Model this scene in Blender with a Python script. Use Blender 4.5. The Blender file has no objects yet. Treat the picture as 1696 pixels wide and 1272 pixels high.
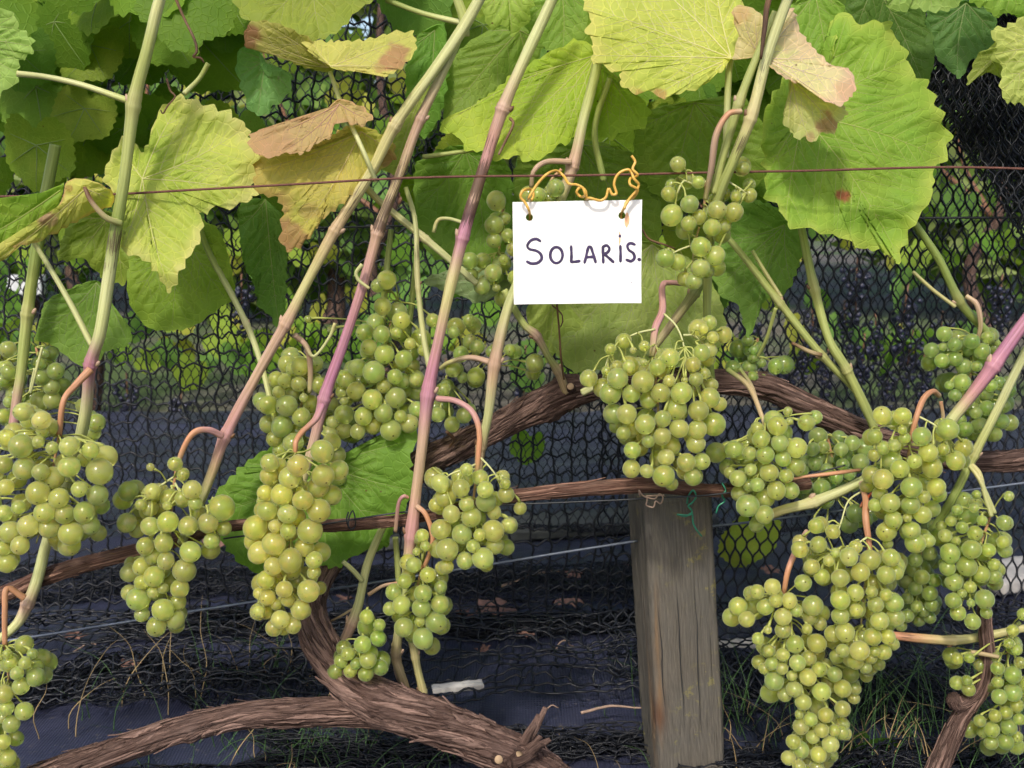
import bpy, math, random
import numpy as np
from mathutils import Vector, Matrix, Quaternion

random.seed(7)
rng = np.random.default_rng(7)
sc = bpy.context.scene
COL = sc.collection

# ------------------------------------------------------------------ camera
PITCH = math.radians(10.0)
CAM = np.array([0.0, -0.85, 0.515])
FPX = 1850.0
cd = bpy.data.cameras.new('camera')
cam = bpy.data.objects.new('camera', cd)
COL.objects.link(cam)
cam.location = CAM
cam.rotation_euler = (math.radians(90) - PITCH, 0, 0)
cd.sensor_width = 36.0
cd.lens = 36.0 * FPX / 1696.0
cd.clip_start = 0.02
cd.clip_end = 400
cd.dof.use_dof = True
cd.dof.focus_distance = 0.84
cd.dof.aperture_fstop = 17.0
sc.camera = cam

# ------------------------------------------------------------------ light
SUN = Vector((-0.22, -0.85, 0.86)).normalized()
w = bpy.data.worlds.new('World')
sc.world = w
w.use_nodes = True
nt = w.node_tree
bg = nt.nodes['Background']
sky = nt.nodes.new('ShaderNodeTexSky')
sky.sky_type = 'NISHITA'
sky.sun_disc = False
sky.sun_elevation = math.asin(SUN.z)
sky.sun_rotation = math.atan2(SUN.x, SUN.y)
sky.air_density = 1.0
sky.dust_density = 3.0
nt.links.new(sky.outputs[0], bg.inputs[0])
bg.inputs[1].default_value = 0.14
sd = bpy.data.lights.new('sun', 'SUN')
sd.energy = 2.0
sd.angle = math.radians(5)
sd.color = (1.0, 0.95, 0.86)
so = bpy.data.objects.new('sun', sd)
COL.objects.link(so)
so.rotation_euler = (-SUN).to_track_quat('-Z', 'Y').to_euler()
sc.view_settings.view_transform = 'Standard'
sc.view_settings.look = 'None'
sc.view_settings.gamma = 1.0
sc.view_settings.exposure = 0.62
sc.render.engine = 'CYCLES'
sc.cycles.use_denoising = True
sc.cycles.max_bounces = 5
sc.cycles.use_adaptive_sampling = True
sc.cycles.adaptive_threshold = 0.025
sc.cycles.adaptive_min_samples = 24
sc.cycles.diffuse_bounces = 3
sc.cycles.glossy_bounces = 2
sc.cycles.transmission_bounces = 4
sc.cycles.transparent_max_bounces = 8
sc.cycles.caustics_reflective = False
sc.cycles.caustics_refractive = True
sc.cycles.sample_clamp_indirect = 4.0

# ------------------------------------------------------------------ helpers
CP, SP = math.cos(PITCH), math.sin(PITCH)


def P(x, y, Y):
    """point of the place seen at pixel (x, y) of the photograph, at depth Y (metres behind the row)"""
    x = np.asarray(x, float); y = np.asarray(y, float); Y = np.asarray(Y, float)
    a = (x - 848.0) / FPX
    b = (636.0 - y) / FPX
    dx, dy, dz = a, CP + b * SP, -SP + b * CP
    t = (Y - CAM[1]) / dy
    return np.stack(np.broadcast_arrays(CAM[0] + dx * t, Y + 0 * t, CAM[2] + dz * t), -1)


def PX(Y):
    return (Y - CAM[1]) / FPX          # metres per photo pixel at depth Y (near enough)


def ground_pt(x, y, z=0.0):
    a = (x - 848.0) / FPX
    b = (636.0 - y) / FPX
    d = np.array([a, CP + b * SP, -SP + b * CP])
    t = (z - CAM[2]) / d[2]
    return CAM + d * t


def _hash(ix, iy, iz, s):
    h = (ix.astype(np.uint64) * np.uint64(374761393) + iy.astype(np.uint64) * np.uint64(668265263)
         + iz.astype(np.uint64) * np.uint64(2147483647) + np.uint64(s * 97 + 13)) & np.uint64(0xffffffff)
    h = ((h ^ (h >> np.uint64(13))) * np.uint64(1274126177)) & np.uint64(0xffffffff)
    h = ((h ^ (h >> np.uint64(16))) * np.uint64(2246822519)) & np.uint64(0xffffffff)
    return ((h ^ (h >> np.uint64(15))) & np.uint64(0xffff)).astype(float) / 65535.0


def noise(x, y, z=0.0, s=0):
    """value noise, -1..1"""
    x, y, z = np.broadcast_arrays(np.asarray(x, float), np.asarray(y, float), np.asarray(z, float))
    x = x + 1000; y = y + 1000; z = z + 1000
    fx, fy, fz = np.floor(x), np.floor(y), np.floor(z)
    u, v, q = x - fx, y - fy, z - fz
    u = u * u * (3 - 2 * u); v = v * v * (3 - 2 * v); q = q * q * (3 - 2 * q)
    X, Yy, Z = fx.astype(np.int64), fy.astype(np.int64), fz.astype(np.int64)
    r = 0
    for i in (0, 1):
        for j in (0, 1):
            for k in (0, 1):
                wgt = (u if i else 1 - u) * (v if j else 1 - v) * (q if k else 1 - q)
                r = r + wgt * _hash(X + i, Yy + j, Z + k, s)
    return r * 2 - 1


def fbm(x, y, z=0.0, s=0, o=3):
    r = 0; a = 1.0; f = 1.0
    for k in range(o):
        r = r + a * noise(np.asarray(x) * f, np.asarray(y) * f, np.asarray(z) * f, s + k)
        a *= 0.5; f *= 2.03
    return r / 1.75


def spline(pts, n):
    """Catmull-Rom through rows of pts, n samples evenly spaced by chord length"""
    pts = np.asarray(pts, float)
    if len(pts) == 2:
        t = np.linspace(0, 1, n)[:, None]
        return pts[0] * (1 - t) + pts[1] * t
    e = np.vstack([2 * pts[0] - pts[1], pts, 2 * pts[-1] - pts[-2]])
    d = np.r_[0, np.cumsum(np.linalg.norm(np.diff(pts[:, :2], axis=0), axis=1) + 1e-9)]
    s = np.linspace(0, d[-1], n)
    i = np.clip(np.searchsorted(d, s, side='right') - 1, 0, len(pts) - 2)
    t = ((s - d[i]) / (d[i + 1] - d[i]))[:, None]
    p0, p1, p2, p3 = e[i], e[i + 1], e[i + 2], e[i + 3]
    return 0.5 * (2 * p1 + (p2 - p0) * t + (2 * p0 - 5 * p1 + 4 * p2 - p3) * t ** 2 + (3 * p1 - p0 - 3 * p2 + p3) * t ** 3)


def mesh(name, v, quads=None, tris=None, attrs=None, smooth=True, uv=None):
    v = np.asarray(v, np.float32).reshape(-1, 3)
    quads = np.zeros((0, 4), np.int32) if quads is None else np.asarray(quads, np.int32).reshape(-1, 4)
    tris = np.zeros((0, 3), np.int32) if tris is None else np.asarray(tris, np.int32).reshape(-1, 3)
    me = bpy.data.meshes.new(name)
    nl = quads.size + tris.size
    me.vertices.add(len(v)); me.loops.add(nl); me.polygons.add(len(quads) + len(tris))
    me.vertices.foreach_set('co', v.ravel())
    me.loops.foreach_set('vertex_index', np.r_[quads.ravel(), tris.ravel()].astype(np.int32))
    st = np.r_[np.arange(len(quads)) * 4, quads.size + np.arange(len(tris)) * 3].astype(np.int32)
    me.polygons.foreach_set('loop_start', st)
    if smooth:
        me.polygons.foreach_set('use_smooth', np.ones(len(st), bool))
    me.update(calc_edges=True)
    for k, a in (attrs or {}).items():
        a = np.asarray(a, np.float32)
        if a.ndim == 2:
            if a.shape[1] == 3:
                a = np.c_[a, np.ones(len(a), np.float32)]
            at = me.attributes.new(k, 'FLOAT_COLOR', 'POINT')
            at.data.foreach_set('color', a.astype(np.float32).ravel())
        else:
            at = me.attributes.new(k, 'FLOAT', 'POINT')
            at.data.foreach_set('value', a.ravel())
    me.validate()
    return me


def obj(name, me, mat=None, parent=None, label=None, cat=None, group=None, kind=None):
    o = bpy.data.objects.new(name, me)
    COL.objects.link(o)
    if mat is not None and me is not None and len(me.materials) == 0:
        me.materials.append(mat)
    if parent is not None:
        o.parent = parent
        if parent.get('origin_shift'):
            o.location = -parent.location
    if label: o['label'] = label
    if cat: o['category'] = cat
    if group: o['group'] = group
    if kind: o['kind'] = kind
    return o


def empty(name, loc, label, cat, group=None):
    o = obj(name, None, None, None, label, cat, group)
    o.empty_display_size = 0.02
    o.location = loc
    return o


def frames(p):
    t = np.gradient(p, axis=0)
    t /= np.linalg.norm(t, axis=1)[:, None] + 1e-12
    n = np.zeros_like(p)
    a = np.cross(t[0], [0.0, 1.0, 0.0])
    if np.linalg.norm(a) < 1e-3:
        a = np.cross(t[0], [1.0, 0, 0])
    n[0] = a / np.linalg.norm(a)
    for i in range(1, len(p)):
        q = n[i - 1] - t[i] * np.dot(n[i - 1], t[i])
        n[i] = q / (np.linalg.norm(q) + 1e-12)
    return t, n, np.cross(t, n)


def tube_arrays(p, r, sides=12, cap=True, disp=None, flat=1.0):
    """tube along p (n,3), radii r (n,), disp(u, ang) adds to the radius; returns v, quads, tris, u, ang"""
    p = np.asarray(p, float); n = len(p)
    r = np.broadcast_to(np.asarray(r, float), (n,))
    t, a, b = frames(p)
    u = np.r_[0, np.cumsum(np.linalg.norm(np.diff(p, axis=0), axis=1))]
    ang = np.arange(sides) / sides * 2 * math.pi
    rr = np.repeat(r[:, None], sides, 1)
    U = np.repeat(u[:, None], sides, 1); A = np.repeat(ang[None], n, 0)
    if disp is not None:
        rr = rr + disp(U, A, rr)
    v = p[:, None] + rr[..., None] * (np.cos(A)[..., None] * a[:, None] + flat * np.sin(A)[..., None] * b[:, None])
    i = np.arange(n - 1)[:, None]; j = np.arange(sides)[None]
    j2 = (j + 1) % sides
    q = np.stack(np.broadcast_arrays(i * sides + j, i * sides + j2, (i + 1) * sides + j2, (i + 1) * sides + j), -1).reshape(-1, 4)
    V = v.reshape(-1, 3); tr = np.zeros((0, 3), int)
    Uf, Af = U.ravel(), A.ravel()
    if cap:
        V = np.vstack([V, p[0], p[-1]])
        c0, c1 = n * sides, n * sides + 1
        jj = np.arange(sides); k = (jj + 1) % sides
        tr = np.vstack([np.c_[np.full(sides, c0), k, jj], np.c_[np.full(sides, c1), (n - 1) * sides + jj, (n - 1) * sides + k]])
        Uf = np.r_[Uf, 0, u[-1]]; Af = np.r_[Af, 0, 0]
    return V, q, tr, Uf, Af


class MB:
    """collects pieces of one mesh"""
    def __init__(s):
        s.v = []; s.q = []; s.t = []; s.n = 0; s.at = {}

    def add(s, v, q=None, t=None, **at):
        v = np.asarray(v).reshape(-1, 3)
        s.v.append(v)
        if q is not None and len(q): s.q.append(np.asarray(q).reshape(-1, 4) + s.n)
        if t is not None and len(t): s.t.append(np.asarray(t).reshape(-1, 3) + s.n)
        for k, a in at.items():
            a = np.asarray(a, float)
            if a.ndim <= 1 and a.size == 3 and len(v) != 3:
                a = np.repeat(a[None], len(v), 0)
            elif a.ndim == 0:
                a = np.full(len(v), float(a))
            s.at.setdefault(k, []).append(a)
        s.n += len(v)

    def tube(s, p, r, sides=8, cap=True, disp=None, flat=1.0, **at):
        v, q, t, u, a = tube_arrays(p, r, sides, cap, disp, flat)
        s.add(v, q, t, **at)

    def mesh(s, name, smooth=True):
        return mesh(name, np.vstack(s.v), np.vstack(s.q) if s.q else None, np.vstack(s.t) if s.t else None,
                    {k: np.concatenate(a) for k, a in s.at.items()}, smooth)


def strands(pts, r, sides=4):
    """many open tubes at once; pts (n, m, 3)"""
    pts = np.asarray(pts, float)
    n, m = pts.shape[:2]
    t = np.gradient(pts, axis=1)
    t /= np.linalg.norm(t, axis=2)[..., None] + 1e-12
    ref = np.where(np.abs(t[..., 1:2]) > 0.9, np.array([1.0, 0, 0]), np.array([0, 1.0, 0]))
    a = np.cross(t, ref); a /= np.linalg.norm(a, axis=2)[..., None] + 1e-12
    b = np.cross(t, a)
    ang = np.arange(sides) / sides * 2 * math.pi
    r = np.broadcast_to(np.asarray(r, float), (n, m))
    v = pts[:, :, None] + r[:, :, None, None] * (np.cos(ang)[None, None, :, None] * a[:, :, None] + np.sin(ang)[None, None, :, None] * b[:, :, None])
    i = np.arange(n)[:, None, None]; j = np.arange(m - 1)[None, :, None]; k = np.arange(sides)[None, None]
    k2 = (k + 1) % sides
    f = lambda I, J, K: (I * m + J) * sides + K
    q = np.stack(np.broadcast_arrays(f(i, j, k), f(i, j, k2), f(i, j + 1, k2), f(i, j + 1, k)), -1).reshape(-1, 4)
    return v.reshape(-1, 3), q


# ------------------------------------------------------------------ materials
def mat_new(name):
    m = bpy.data.materials.new(name)
    m.use_nodes = True
    t = m.node_tree
    return m, t, t.nodes['Principled BSDF'], t.nodes['Material Output']


def N(t, kind, **kw):
    n = t.nodes.new(kind)
    for k, v in kw.items():
        if k.startswith('i_'):
            n.inputs[int(k[2:])].default_value = v
        else:
            setattr(n, k, v)
    return n


def mixc(t, fac, a, b, mode='MIX'):
    n = N(t, 'ShaderNodeMix', data_type='RGBA', blend_type=mode)
    for sock, val in ((0, fac), (6, a), (7, b)):
        if hasattr(val, 'is_output') or hasattr(val, 'links'):
            t.links.new(val, n.inputs[sock])
        else:
            if sock and len(val) == 3: val = (*val, 1)
            n.inputs[sock].default_value = val
    return n.outputs[2]


def ramp(t, src, a, b, lo=0.0, hi=1.0):
    n = N(t, 'ShaderNodeMapRange')
    n.interpolation_type = 'SMOOTHSTEP'
    t.links.new(src, n.inputs[0])
    n.inputs[1].default_value = a; n.inputs[2].default_value = b
    n.inputs[3].default_value = lo; n.inputs[4].default_value = hi
    return n.outputs[0]


def tex_noise(t, vec, scale, detail=3.0, rough=0.55, sc3=None):
    if sc3 is not None:
        mp = N(t, 'ShaderNodeMapping')
        mp.inputs['Scale'].default_value = sc3
        t.links.new(vec, mp.inputs[0]); vec = mp.outputs[0]
    n = N(t, 'ShaderNodeTexNoise')
    n.inputs['Scale'].default_value = scale
    n.inputs['Detail'].default_value = detail
    n.inputs['Roughness'].default_value = rough
    t.links.new(vec, n.inputs['Vector'])
    return n.outputs[0]


def bump(t, h, strength, dist, normal_in=None):
    b = N(t, 'ShaderNodeBump')
    b.inputs['Strength'].default_value = strength
    b.inputs['Distance'].default_value = dist
    t.links.new(h, b.inputs['Height'])
    if normal_in is not None:
        t.links.new(normal_in, b.inputs['Normal'])
    return b.outputs[0]


def plain(name, rgb, rough=0.6, spec=0.4, var=0.25, scale=60, bmp=0.0, metal=0.0):
    m, t, b, o = mat_new(name)
    tc = N(t, 'ShaderNodeTexCoord')
    n = tex_noise(t, tc.outputs['Object'], scale, 1)
    c = mixc(t, n, tuple(x * (1 - var) for x in rgb), tuple(min(1, x * (1 + var)) for x in rgb))
    t.links.new(c, b.inputs['Base Color'])
    b.inputs['Roughness'].default_value = rough
    b.inputs['Specular IOR Level'].default_value = spec
    b.inputs['Metallic'].default_value = metal
    if bmp:
        t.links.new(bump(t, n, 0.6, bmp), b.inputs['Normal'])
    return m


def make_leaf_mat():
    m, t, b, o = mat_new('leaf_blade')
    at = N(t, 'ShaderNodeAttribute', attribute_name='col')
    oi = N(t, 'ShaderNodeObjectInfo')
    lp = N(t, 'ShaderNodeAttribute', attribute_name='lpos')       # flat leaf coordinates
    c = mixc(t, 1.0, at.outputs['Color'], oi.outputs['Color'], 'MULTIPLY')
    c = mixc(t, 1.0, c, (1.04, 1.10, 0.95), 'MULTIPLY')
    # fine net of tertiary veins
    wv = N(t, 'ShaderNodeTexNoise'); wv.inputs['Scale'].default_value = 90; wv.inputs['Detail'].default_value = 0
    t.links.new(lp.outputs['Vector'], wv.inputs['Vector'])
    add = N(t, 'ShaderNodeVectorMath', operation='MULTIPLY_ADD')
    t.links.new(wv.outputs['Color'], add.inputs[0]); add.inputs[1].default_value = (0.006, 0.006, 0)
    t.links.new(lp.outputs['Vector'], add.inputs[2])
    vo = N(t, 'ShaderNodeTexVoronoi', feature='DISTANCE_TO_EDGE', voronoi_dimensions='2D'); vo.inputs['Scale'].default_value = 150
    t.links.new(add.outputs[0], vo.inputs['Vector'])
    net = ramp(t, vo.outputs['Distance'], 0.0, 0.13, 1.0, 0.0)
    n1 = tex_noise(t, lp.outputs['Vector'], 45, 3)
    va = N(t, 'ShaderNodeAttribute', attribute_name='vstr')
    mul = N(t, 'ShaderNodeMath', operation='MULTIPLY'); t.links.new(net, mul.inputs[0]); t.links.new(va.outputs['Fac'], mul.inputs[1])
    cm = mixc(t, ramp(t, n1, 0.3, 0.75, 0.0, 0.35), c, mixc(t, 1.0, c, (0.62, 0.80, 0.55), 'MULTIPLY'))
    lite = mixc(t, 1.0, cm, (1.5, 1.4, 1.5), 'MULTIPLY')
    mfac = N(t, 'ShaderNodeMath', operation='MULTIPLY'); t.links.new(mul.outputs[0], mfac.inputs[0]); mfac.inputs[1].default_value = 0.5
    cm = mixc(t, mfac.outputs[0], cm, lite)
    # small brown freckles
    vf = N(t, 'ShaderNodeTexVoronoi'); vf.inputs['Scale'].default_value = 85
    t.links.new(lp.outputs['Vector'], vf.inputs['Vector'])
    fk = ramp(t, vf.outputs['Distance'], 0.05, 0.10, 1.0, 0.0)
    rsel = N(t, 'ShaderNodeSeparateColor'); t.links.new(vf.outputs['Color'], rsel.inputs[0])
    sel = ramp(t, rsel.outputs[0], 0.86, 0.9, 0.0, 0.8)
    fm = N(t, 'ShaderNodeMath', operation='MULTIPLY'); t.links.new(fk, fm.inputs[0]); t.links.new(sel, fm.inputs[1])
    cm = mixc(t, fm.outputs[0], cm, (0.12, 0.07, 0.02))
    hs = N(t, 'ShaderNodeMath', operation='MULTIPLY'); t.links.new(net, hs.inputs[0]); hs.inputs[1].default_value = -1.0
    nb = bump(t, hs.outputs[0], 0.42, 0.0008)
    t.links.new(cm, b.inputs['Base Color'])
    t.links.new(nb, b.inputs['Normal'])
    b.inputs['Roughness'].default_value = 0.55
    b.inputs['Specular IOR Level'].default_value = 0.2
    tr = N(t, 'ShaderNodeBsdfTranslucent')
    tcol = mixc(t, 1.0, cm, (1.35, 1.4, 0.45), 'MULTIPLY')
    t.links.new(tcol, tr.inputs['Color']); t.links.new(nb, tr.inputs['Normal'])
    ms = N(t, 'ShaderNodeMixShader'); ms.inputs[0].default_value = 0.46
    t.links.new(b.outputs[0], ms.inputs[1]); t.links.new(tr.outputs[0], ms.inputs[2])
    t.links.new(ms.outputs[0], o.inputs['Surface'])
    return m


def make_stem_mat(name, rough=0.5, spec=0.35, lines=True):
    """canes, stalks, petioles: colour from the stem's own attribute, fine ribs and brown flecks"""
    m, t, b, o = mat_new(name)
    at = N(t, 'ShaderNodeAttribute', attribute_name='col')
    lp = N(t, 'ShaderNodeAttribute', attribute_name='lpos')
    n = tex_noise(t, lp.outputs['Vector'], 1.0, 4, 0.6, (220, 220, 14))
    n2 = tex_noise(t, lp.outputs['Vector'], 1.0, 3, 0.6, (420, 420, 45))
    n3 = tex_noise(t, lp.outputs['Vector'], 30.0, 2)
    c = mixc(t, ramp(t, n, 0.42, 0.60, 0.0, 0.7), at.outputs['Color'], mixc(t, 1.0, at.outputs['Color'], (0.66, 0.66, 0.55), 'MULTIPLY'))
    c = mixc(t, ramp(t, n3, 0.4, 0.7, 0.0, 0.3), c, mixc(t, 1.0, c, (1.2, 1.12, 0.9), 'MULTIPLY'))
    c = mixc(t, 1.0, c, (0.86, 0.85, 0.84), 'MULTIPLY')
    n4 = tex_noise(t, lp.outputs['Vector'], 1.0, 2, 0.6, (900, 900, 380))
    c = mixc(t, ramp(t, n4, 0.66, 0.74, 0.0, 0.55), c, (0.16, 0.09, 0.05))
    if lines:
        le = N(t, 'ShaderNodeAttribute', attribute_name='lesion')
        ad = N(t, 'ShaderNodeMath', operation='ADD'); t.links.new(n2, ad.inputs[0]); t.links.new(le.outputs['Fac'], ad.inputs[1])
        c = mixc(t, ramp(t, ad.outputs[0], 0.80, 0.86, 0.0, 0.8), c, (0.06, 0.032, 0.022))
    t.links.new(c, b.inputs['Base Color'])
    b.inputs['Roughness'].default_value = rough
    b.inputs['Specular IOR Level'].default_value = spec
    b.inputs['Subsurface Weight'].default_value = 0.12
    b.inputs['Subsurface Radius'].default_value = (1.0, 0.8, 0.3)
    b.inputs['Subsurface Scale'].default_value = 0.002
    t.links.new(bump(t, n, 0.5, 0.0006), b.inputs['Normal'])
    return m


def make_berry_mat(name, ca, cb, cc):
    m, t, b, o = mat_new(name)
    tc = N(t, 'ShaderNodeTexCoord')
    oi = N(t, 'ShaderNodeObjectInfo')
    ov = N(t, 'ShaderNodeVectorMath', operation='ADD')
    cb3 = N(t, 'ShaderNodeCombineXYZ')
    mr = N(t, 'ShaderNodeMath', operation='MULTIPLY'); t.links.new(oi.outputs['Random'], mr.inputs[0]); mr.inputs[1].default_value = 50
    t.links.new(mr.outputs[0], cb3.inputs[0]); t.links.new(mr.outputs[0], cb3.inputs[1])
    t.links.new(tc.outputs['Object'], ov.inputs[0]); t.links.new(cb3.outputs[0], ov.inputs[1])
    vec = ov.outputs[0]
    c = mixc(t, ramp(t, oi.outputs['Random'], 0.0, 1.0), ca, cb)
    n = tex_noise(t, vec, 1.3, 3)
    c = mixc(t, ramp(t, n, 0.4, 0.7), c, cc)
    c = mixc(t, 1.0, c, oi.outputs['Color'], 'MULTIPLY')
    # waxy bloom in patches
    bl = tex_noise(t, vec, 1.5, 4, 0.5)
    blf = ramp(t, bl, 0.30, 0.75, 0.03, 0.20)
    c2 = mixc(t, blf, c, (0.56, 0.62, 0.36))
    # tiny lenticels
    vo = N(t, 'ShaderNodeTexVoronoi'); vo.inputs['Scale'].default_value = 4.2
    t.links.new(vec, vo.inputs['Vector'])
    rs = N(t, 'ShaderNodeSeparateColor'); t.links.new(vo.outputs['Color'], rs.inputs[0])
    f1 = ramp(t, vo.outputs['Distance'], 0.08, 0.13, 1.0, 0.0)
    f2 = ramp(t, rs.outputs[0], 0.50, 0.55)
    fm = N(t, 'ShaderNodeMath', operation='MULTIPLY'); t.links.new(f1, fm.inputs[0]); t.links.new(f2, fm.inputs[1])
    fm2 = N(t, 'ShaderNodeMath', operation='MULTIPLY'); t.links.new(fm.outputs[0], fm2.inputs[0]); fm2.inputs[1].default_value = 0.85
    c3 = mixc(t, fm2.outputs[0], c2, (0.10, 0.08, 0.03))
    # dry style scar at the outer end
    sep = N(t, 'ShaderNodeSeparateXYZ'); t.links.new(tc.outputs['Object'], sep.inputs[0])
    sc_f = ramp(t, sep.outputs[2], 0.985, 0.993, 0.0, 0.95)
    c3 = mixc(t, sc_f, c3, (0.06, 0.035, 0.015))
    # a few sunburnt berries
    sb = tex_noise(t, vec, 0.9, 4)
    sbf = N(t, 'ShaderNodeMath', operation='MULTIPLY')
    t.links.new(ramp(t, sb, 0.58, 0.72), sbf.inputs[0]); t.links.new(ramp(t, oi.outputs['Random'], 0.84, 0.92, 0.0, 0.6), sbf.inputs[1])
    c3 = mixc(t, sbf.outputs[0], c3, (0.30, 0.16, 0.06))
    t.links.new(c3, b.inputs['Base Color'])
    rg = ramp(t, bl, 0.35, 0.7, 0.09, 0.18)
    t.links.new(rg, b.inputs['Roughness'])
    b.inputs['Specular IOR Level'].default_value = 0.8
    b.inputs['Subsurface Weight'].default_value = 1.0
    b.inputs['Transmission Weight'].default_value = 0.68
    b.inputs['IOR'].default_value = 1.35
    b.inputs['Subsurface Radius'].default_value = (1.0, 0.95, 0.30)
    b.inputs['Subsurface Scale'].default_value = 0.012
    b.inputs['Sheen Weight'].default_value = 0.30
    b.inputs['Sheen Roughness'].default_value = 0.45
    b.inputs['Sheen Tint'].default_value = (0.85, 0.95, 0.7, 1)
    return m


def make_bark_mat(name, c0, c1, c2):
    m, t, b, o = mat_new(name)
    lp = N(t, 'ShaderNodeAttribute', attribute_name='lpos')
    n = tex_noise(t, lp.outputs['Vector'], 1.0, 6, 0.7, (420, 420, 22))
    n2 = tex_noise(t, lp.outputs['Vector'], 1.0, 5, 0.7, (1300, 1300, 70))
    n3 = tex_noise(t, lp.outputs['Vector'], 26, 4)
    c = mixc(t, ramp(t, n, 0.3, 0.72), c0, c1)
    c = mixc(t, ramp(t, n3, 0.45, 0.75, 0.0, 0.75), c, c2)
    tn = N(t, 'ShaderNodeAttribute', attribute_name='tone')
    c = mixc(t, ramp(t, tn.outputs['Fac'], 0.15, 1.0, 0.0, 0.8), c, tuple(min(1, x * 1.65) for x in c1))
    c = mixc(t, ramp(t, n2, 0.40, 0.62, 0.0, 0.75), c, mixc(t, 1.0, c, (0.38, 0.34, 0.34), 'MULTIPLY'))
    t.links.new(c, b.inputs['Base Color'])
    b.inputs['Roughness'].default_value = 0.85
    b.inputs['Specular IOR Level'].default_value = 0.15
    b1 = bump(t, n, 0.8, 0.0022)
    t.links.new(bump(t, n2, 0.7, 0.0010, b1), b.inputs['Normal'])
    return m


M_LEAF = make_leaf_mat()
M_STEM = make_stem_mat('green_stem')
M_BERRY = make_berry_mat('white_grape_skin', (0.54, 0.69, 0.16), (0.70, 0.76, 0.20), (0.80, 0.75, 0.23))
M_DARKB = plain('black_grape_skin', (0.018, 0.02, 0.045), 0.42, 0.5, 0.5, 90)
M_BARK = make_bark_mat('vine_bark', (0.045, 0.024, 0.019), (0.20, 0.130, 0.104), (0.14, 0.095, 0.080))
M_CORDON = make_bark_mat('cordon_bark', (0.085, 0.036, 0.026), (0.25, 0.145, 0.105), (0.23, 0.16, 0.125))
M_NET = plain('net_cord', (0.008, 0.009, 0.013), 0.45, 0.4, 0.3, 200)
M_NETF = plain('net_cord_far', (0.012, 0.013, 0.018), 0.5, 0.4, 0.3, 200)
M_RUST = plain('rusty_wire', (0.12, 0.05, 0.036), 0.75, 0.3, 0.55, 600, 0.0003)
M_GALV = plain('grey_wire', (0.12, 0.14, 0.18), 0.45, 0.5, 0.25, 300, 0.0, 0.3)
M_BLKW = plain('dark_wire', (0.02, 0.022, 0.025), 0.5, 0.4, 0.3, 300)
M_BRASS = plain('ochre_wire', (0.62, 0.36, 0.07), 0.38, 0.5, 0.30, 400)
M_GREENTIE = plain('green_tie', (0.02, 0.19, 0.11), 0.4, 0.5, 0.2, 300)
M_DRY = plain('dry_leaf', (0.24, 0.13, 0.10), 0.8, 0.2, 0.35, 120, 0.0004)
M_TWIG = plain('twig', (0.30, 0.21, 0.16), 0.85, 0.2, 0.35, 150, 0.0003)
M_GRASS = plain('grass_blade', (0.055, 0.12, 0.035), 0.5, 0.35, 0.35, 40)
M_STRAW = plain('straw', (0.33, 0.24, 0.12), 0.7, 0.25, 0.3, 40)
M_INK = plain('ink', (0.035, 0.02, 0.07), 0.5, 0.4, 0.6, 260)
M_CUT = plain('cut_wood', (0.36, 0.25, 0.15), 0.8, 0.2, 0.25, 300)
M_PALEWOOD = plain('pale_plank', (0.48, 0.45, 0.42), 0.85, 0.2, 0.25, 60)


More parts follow.
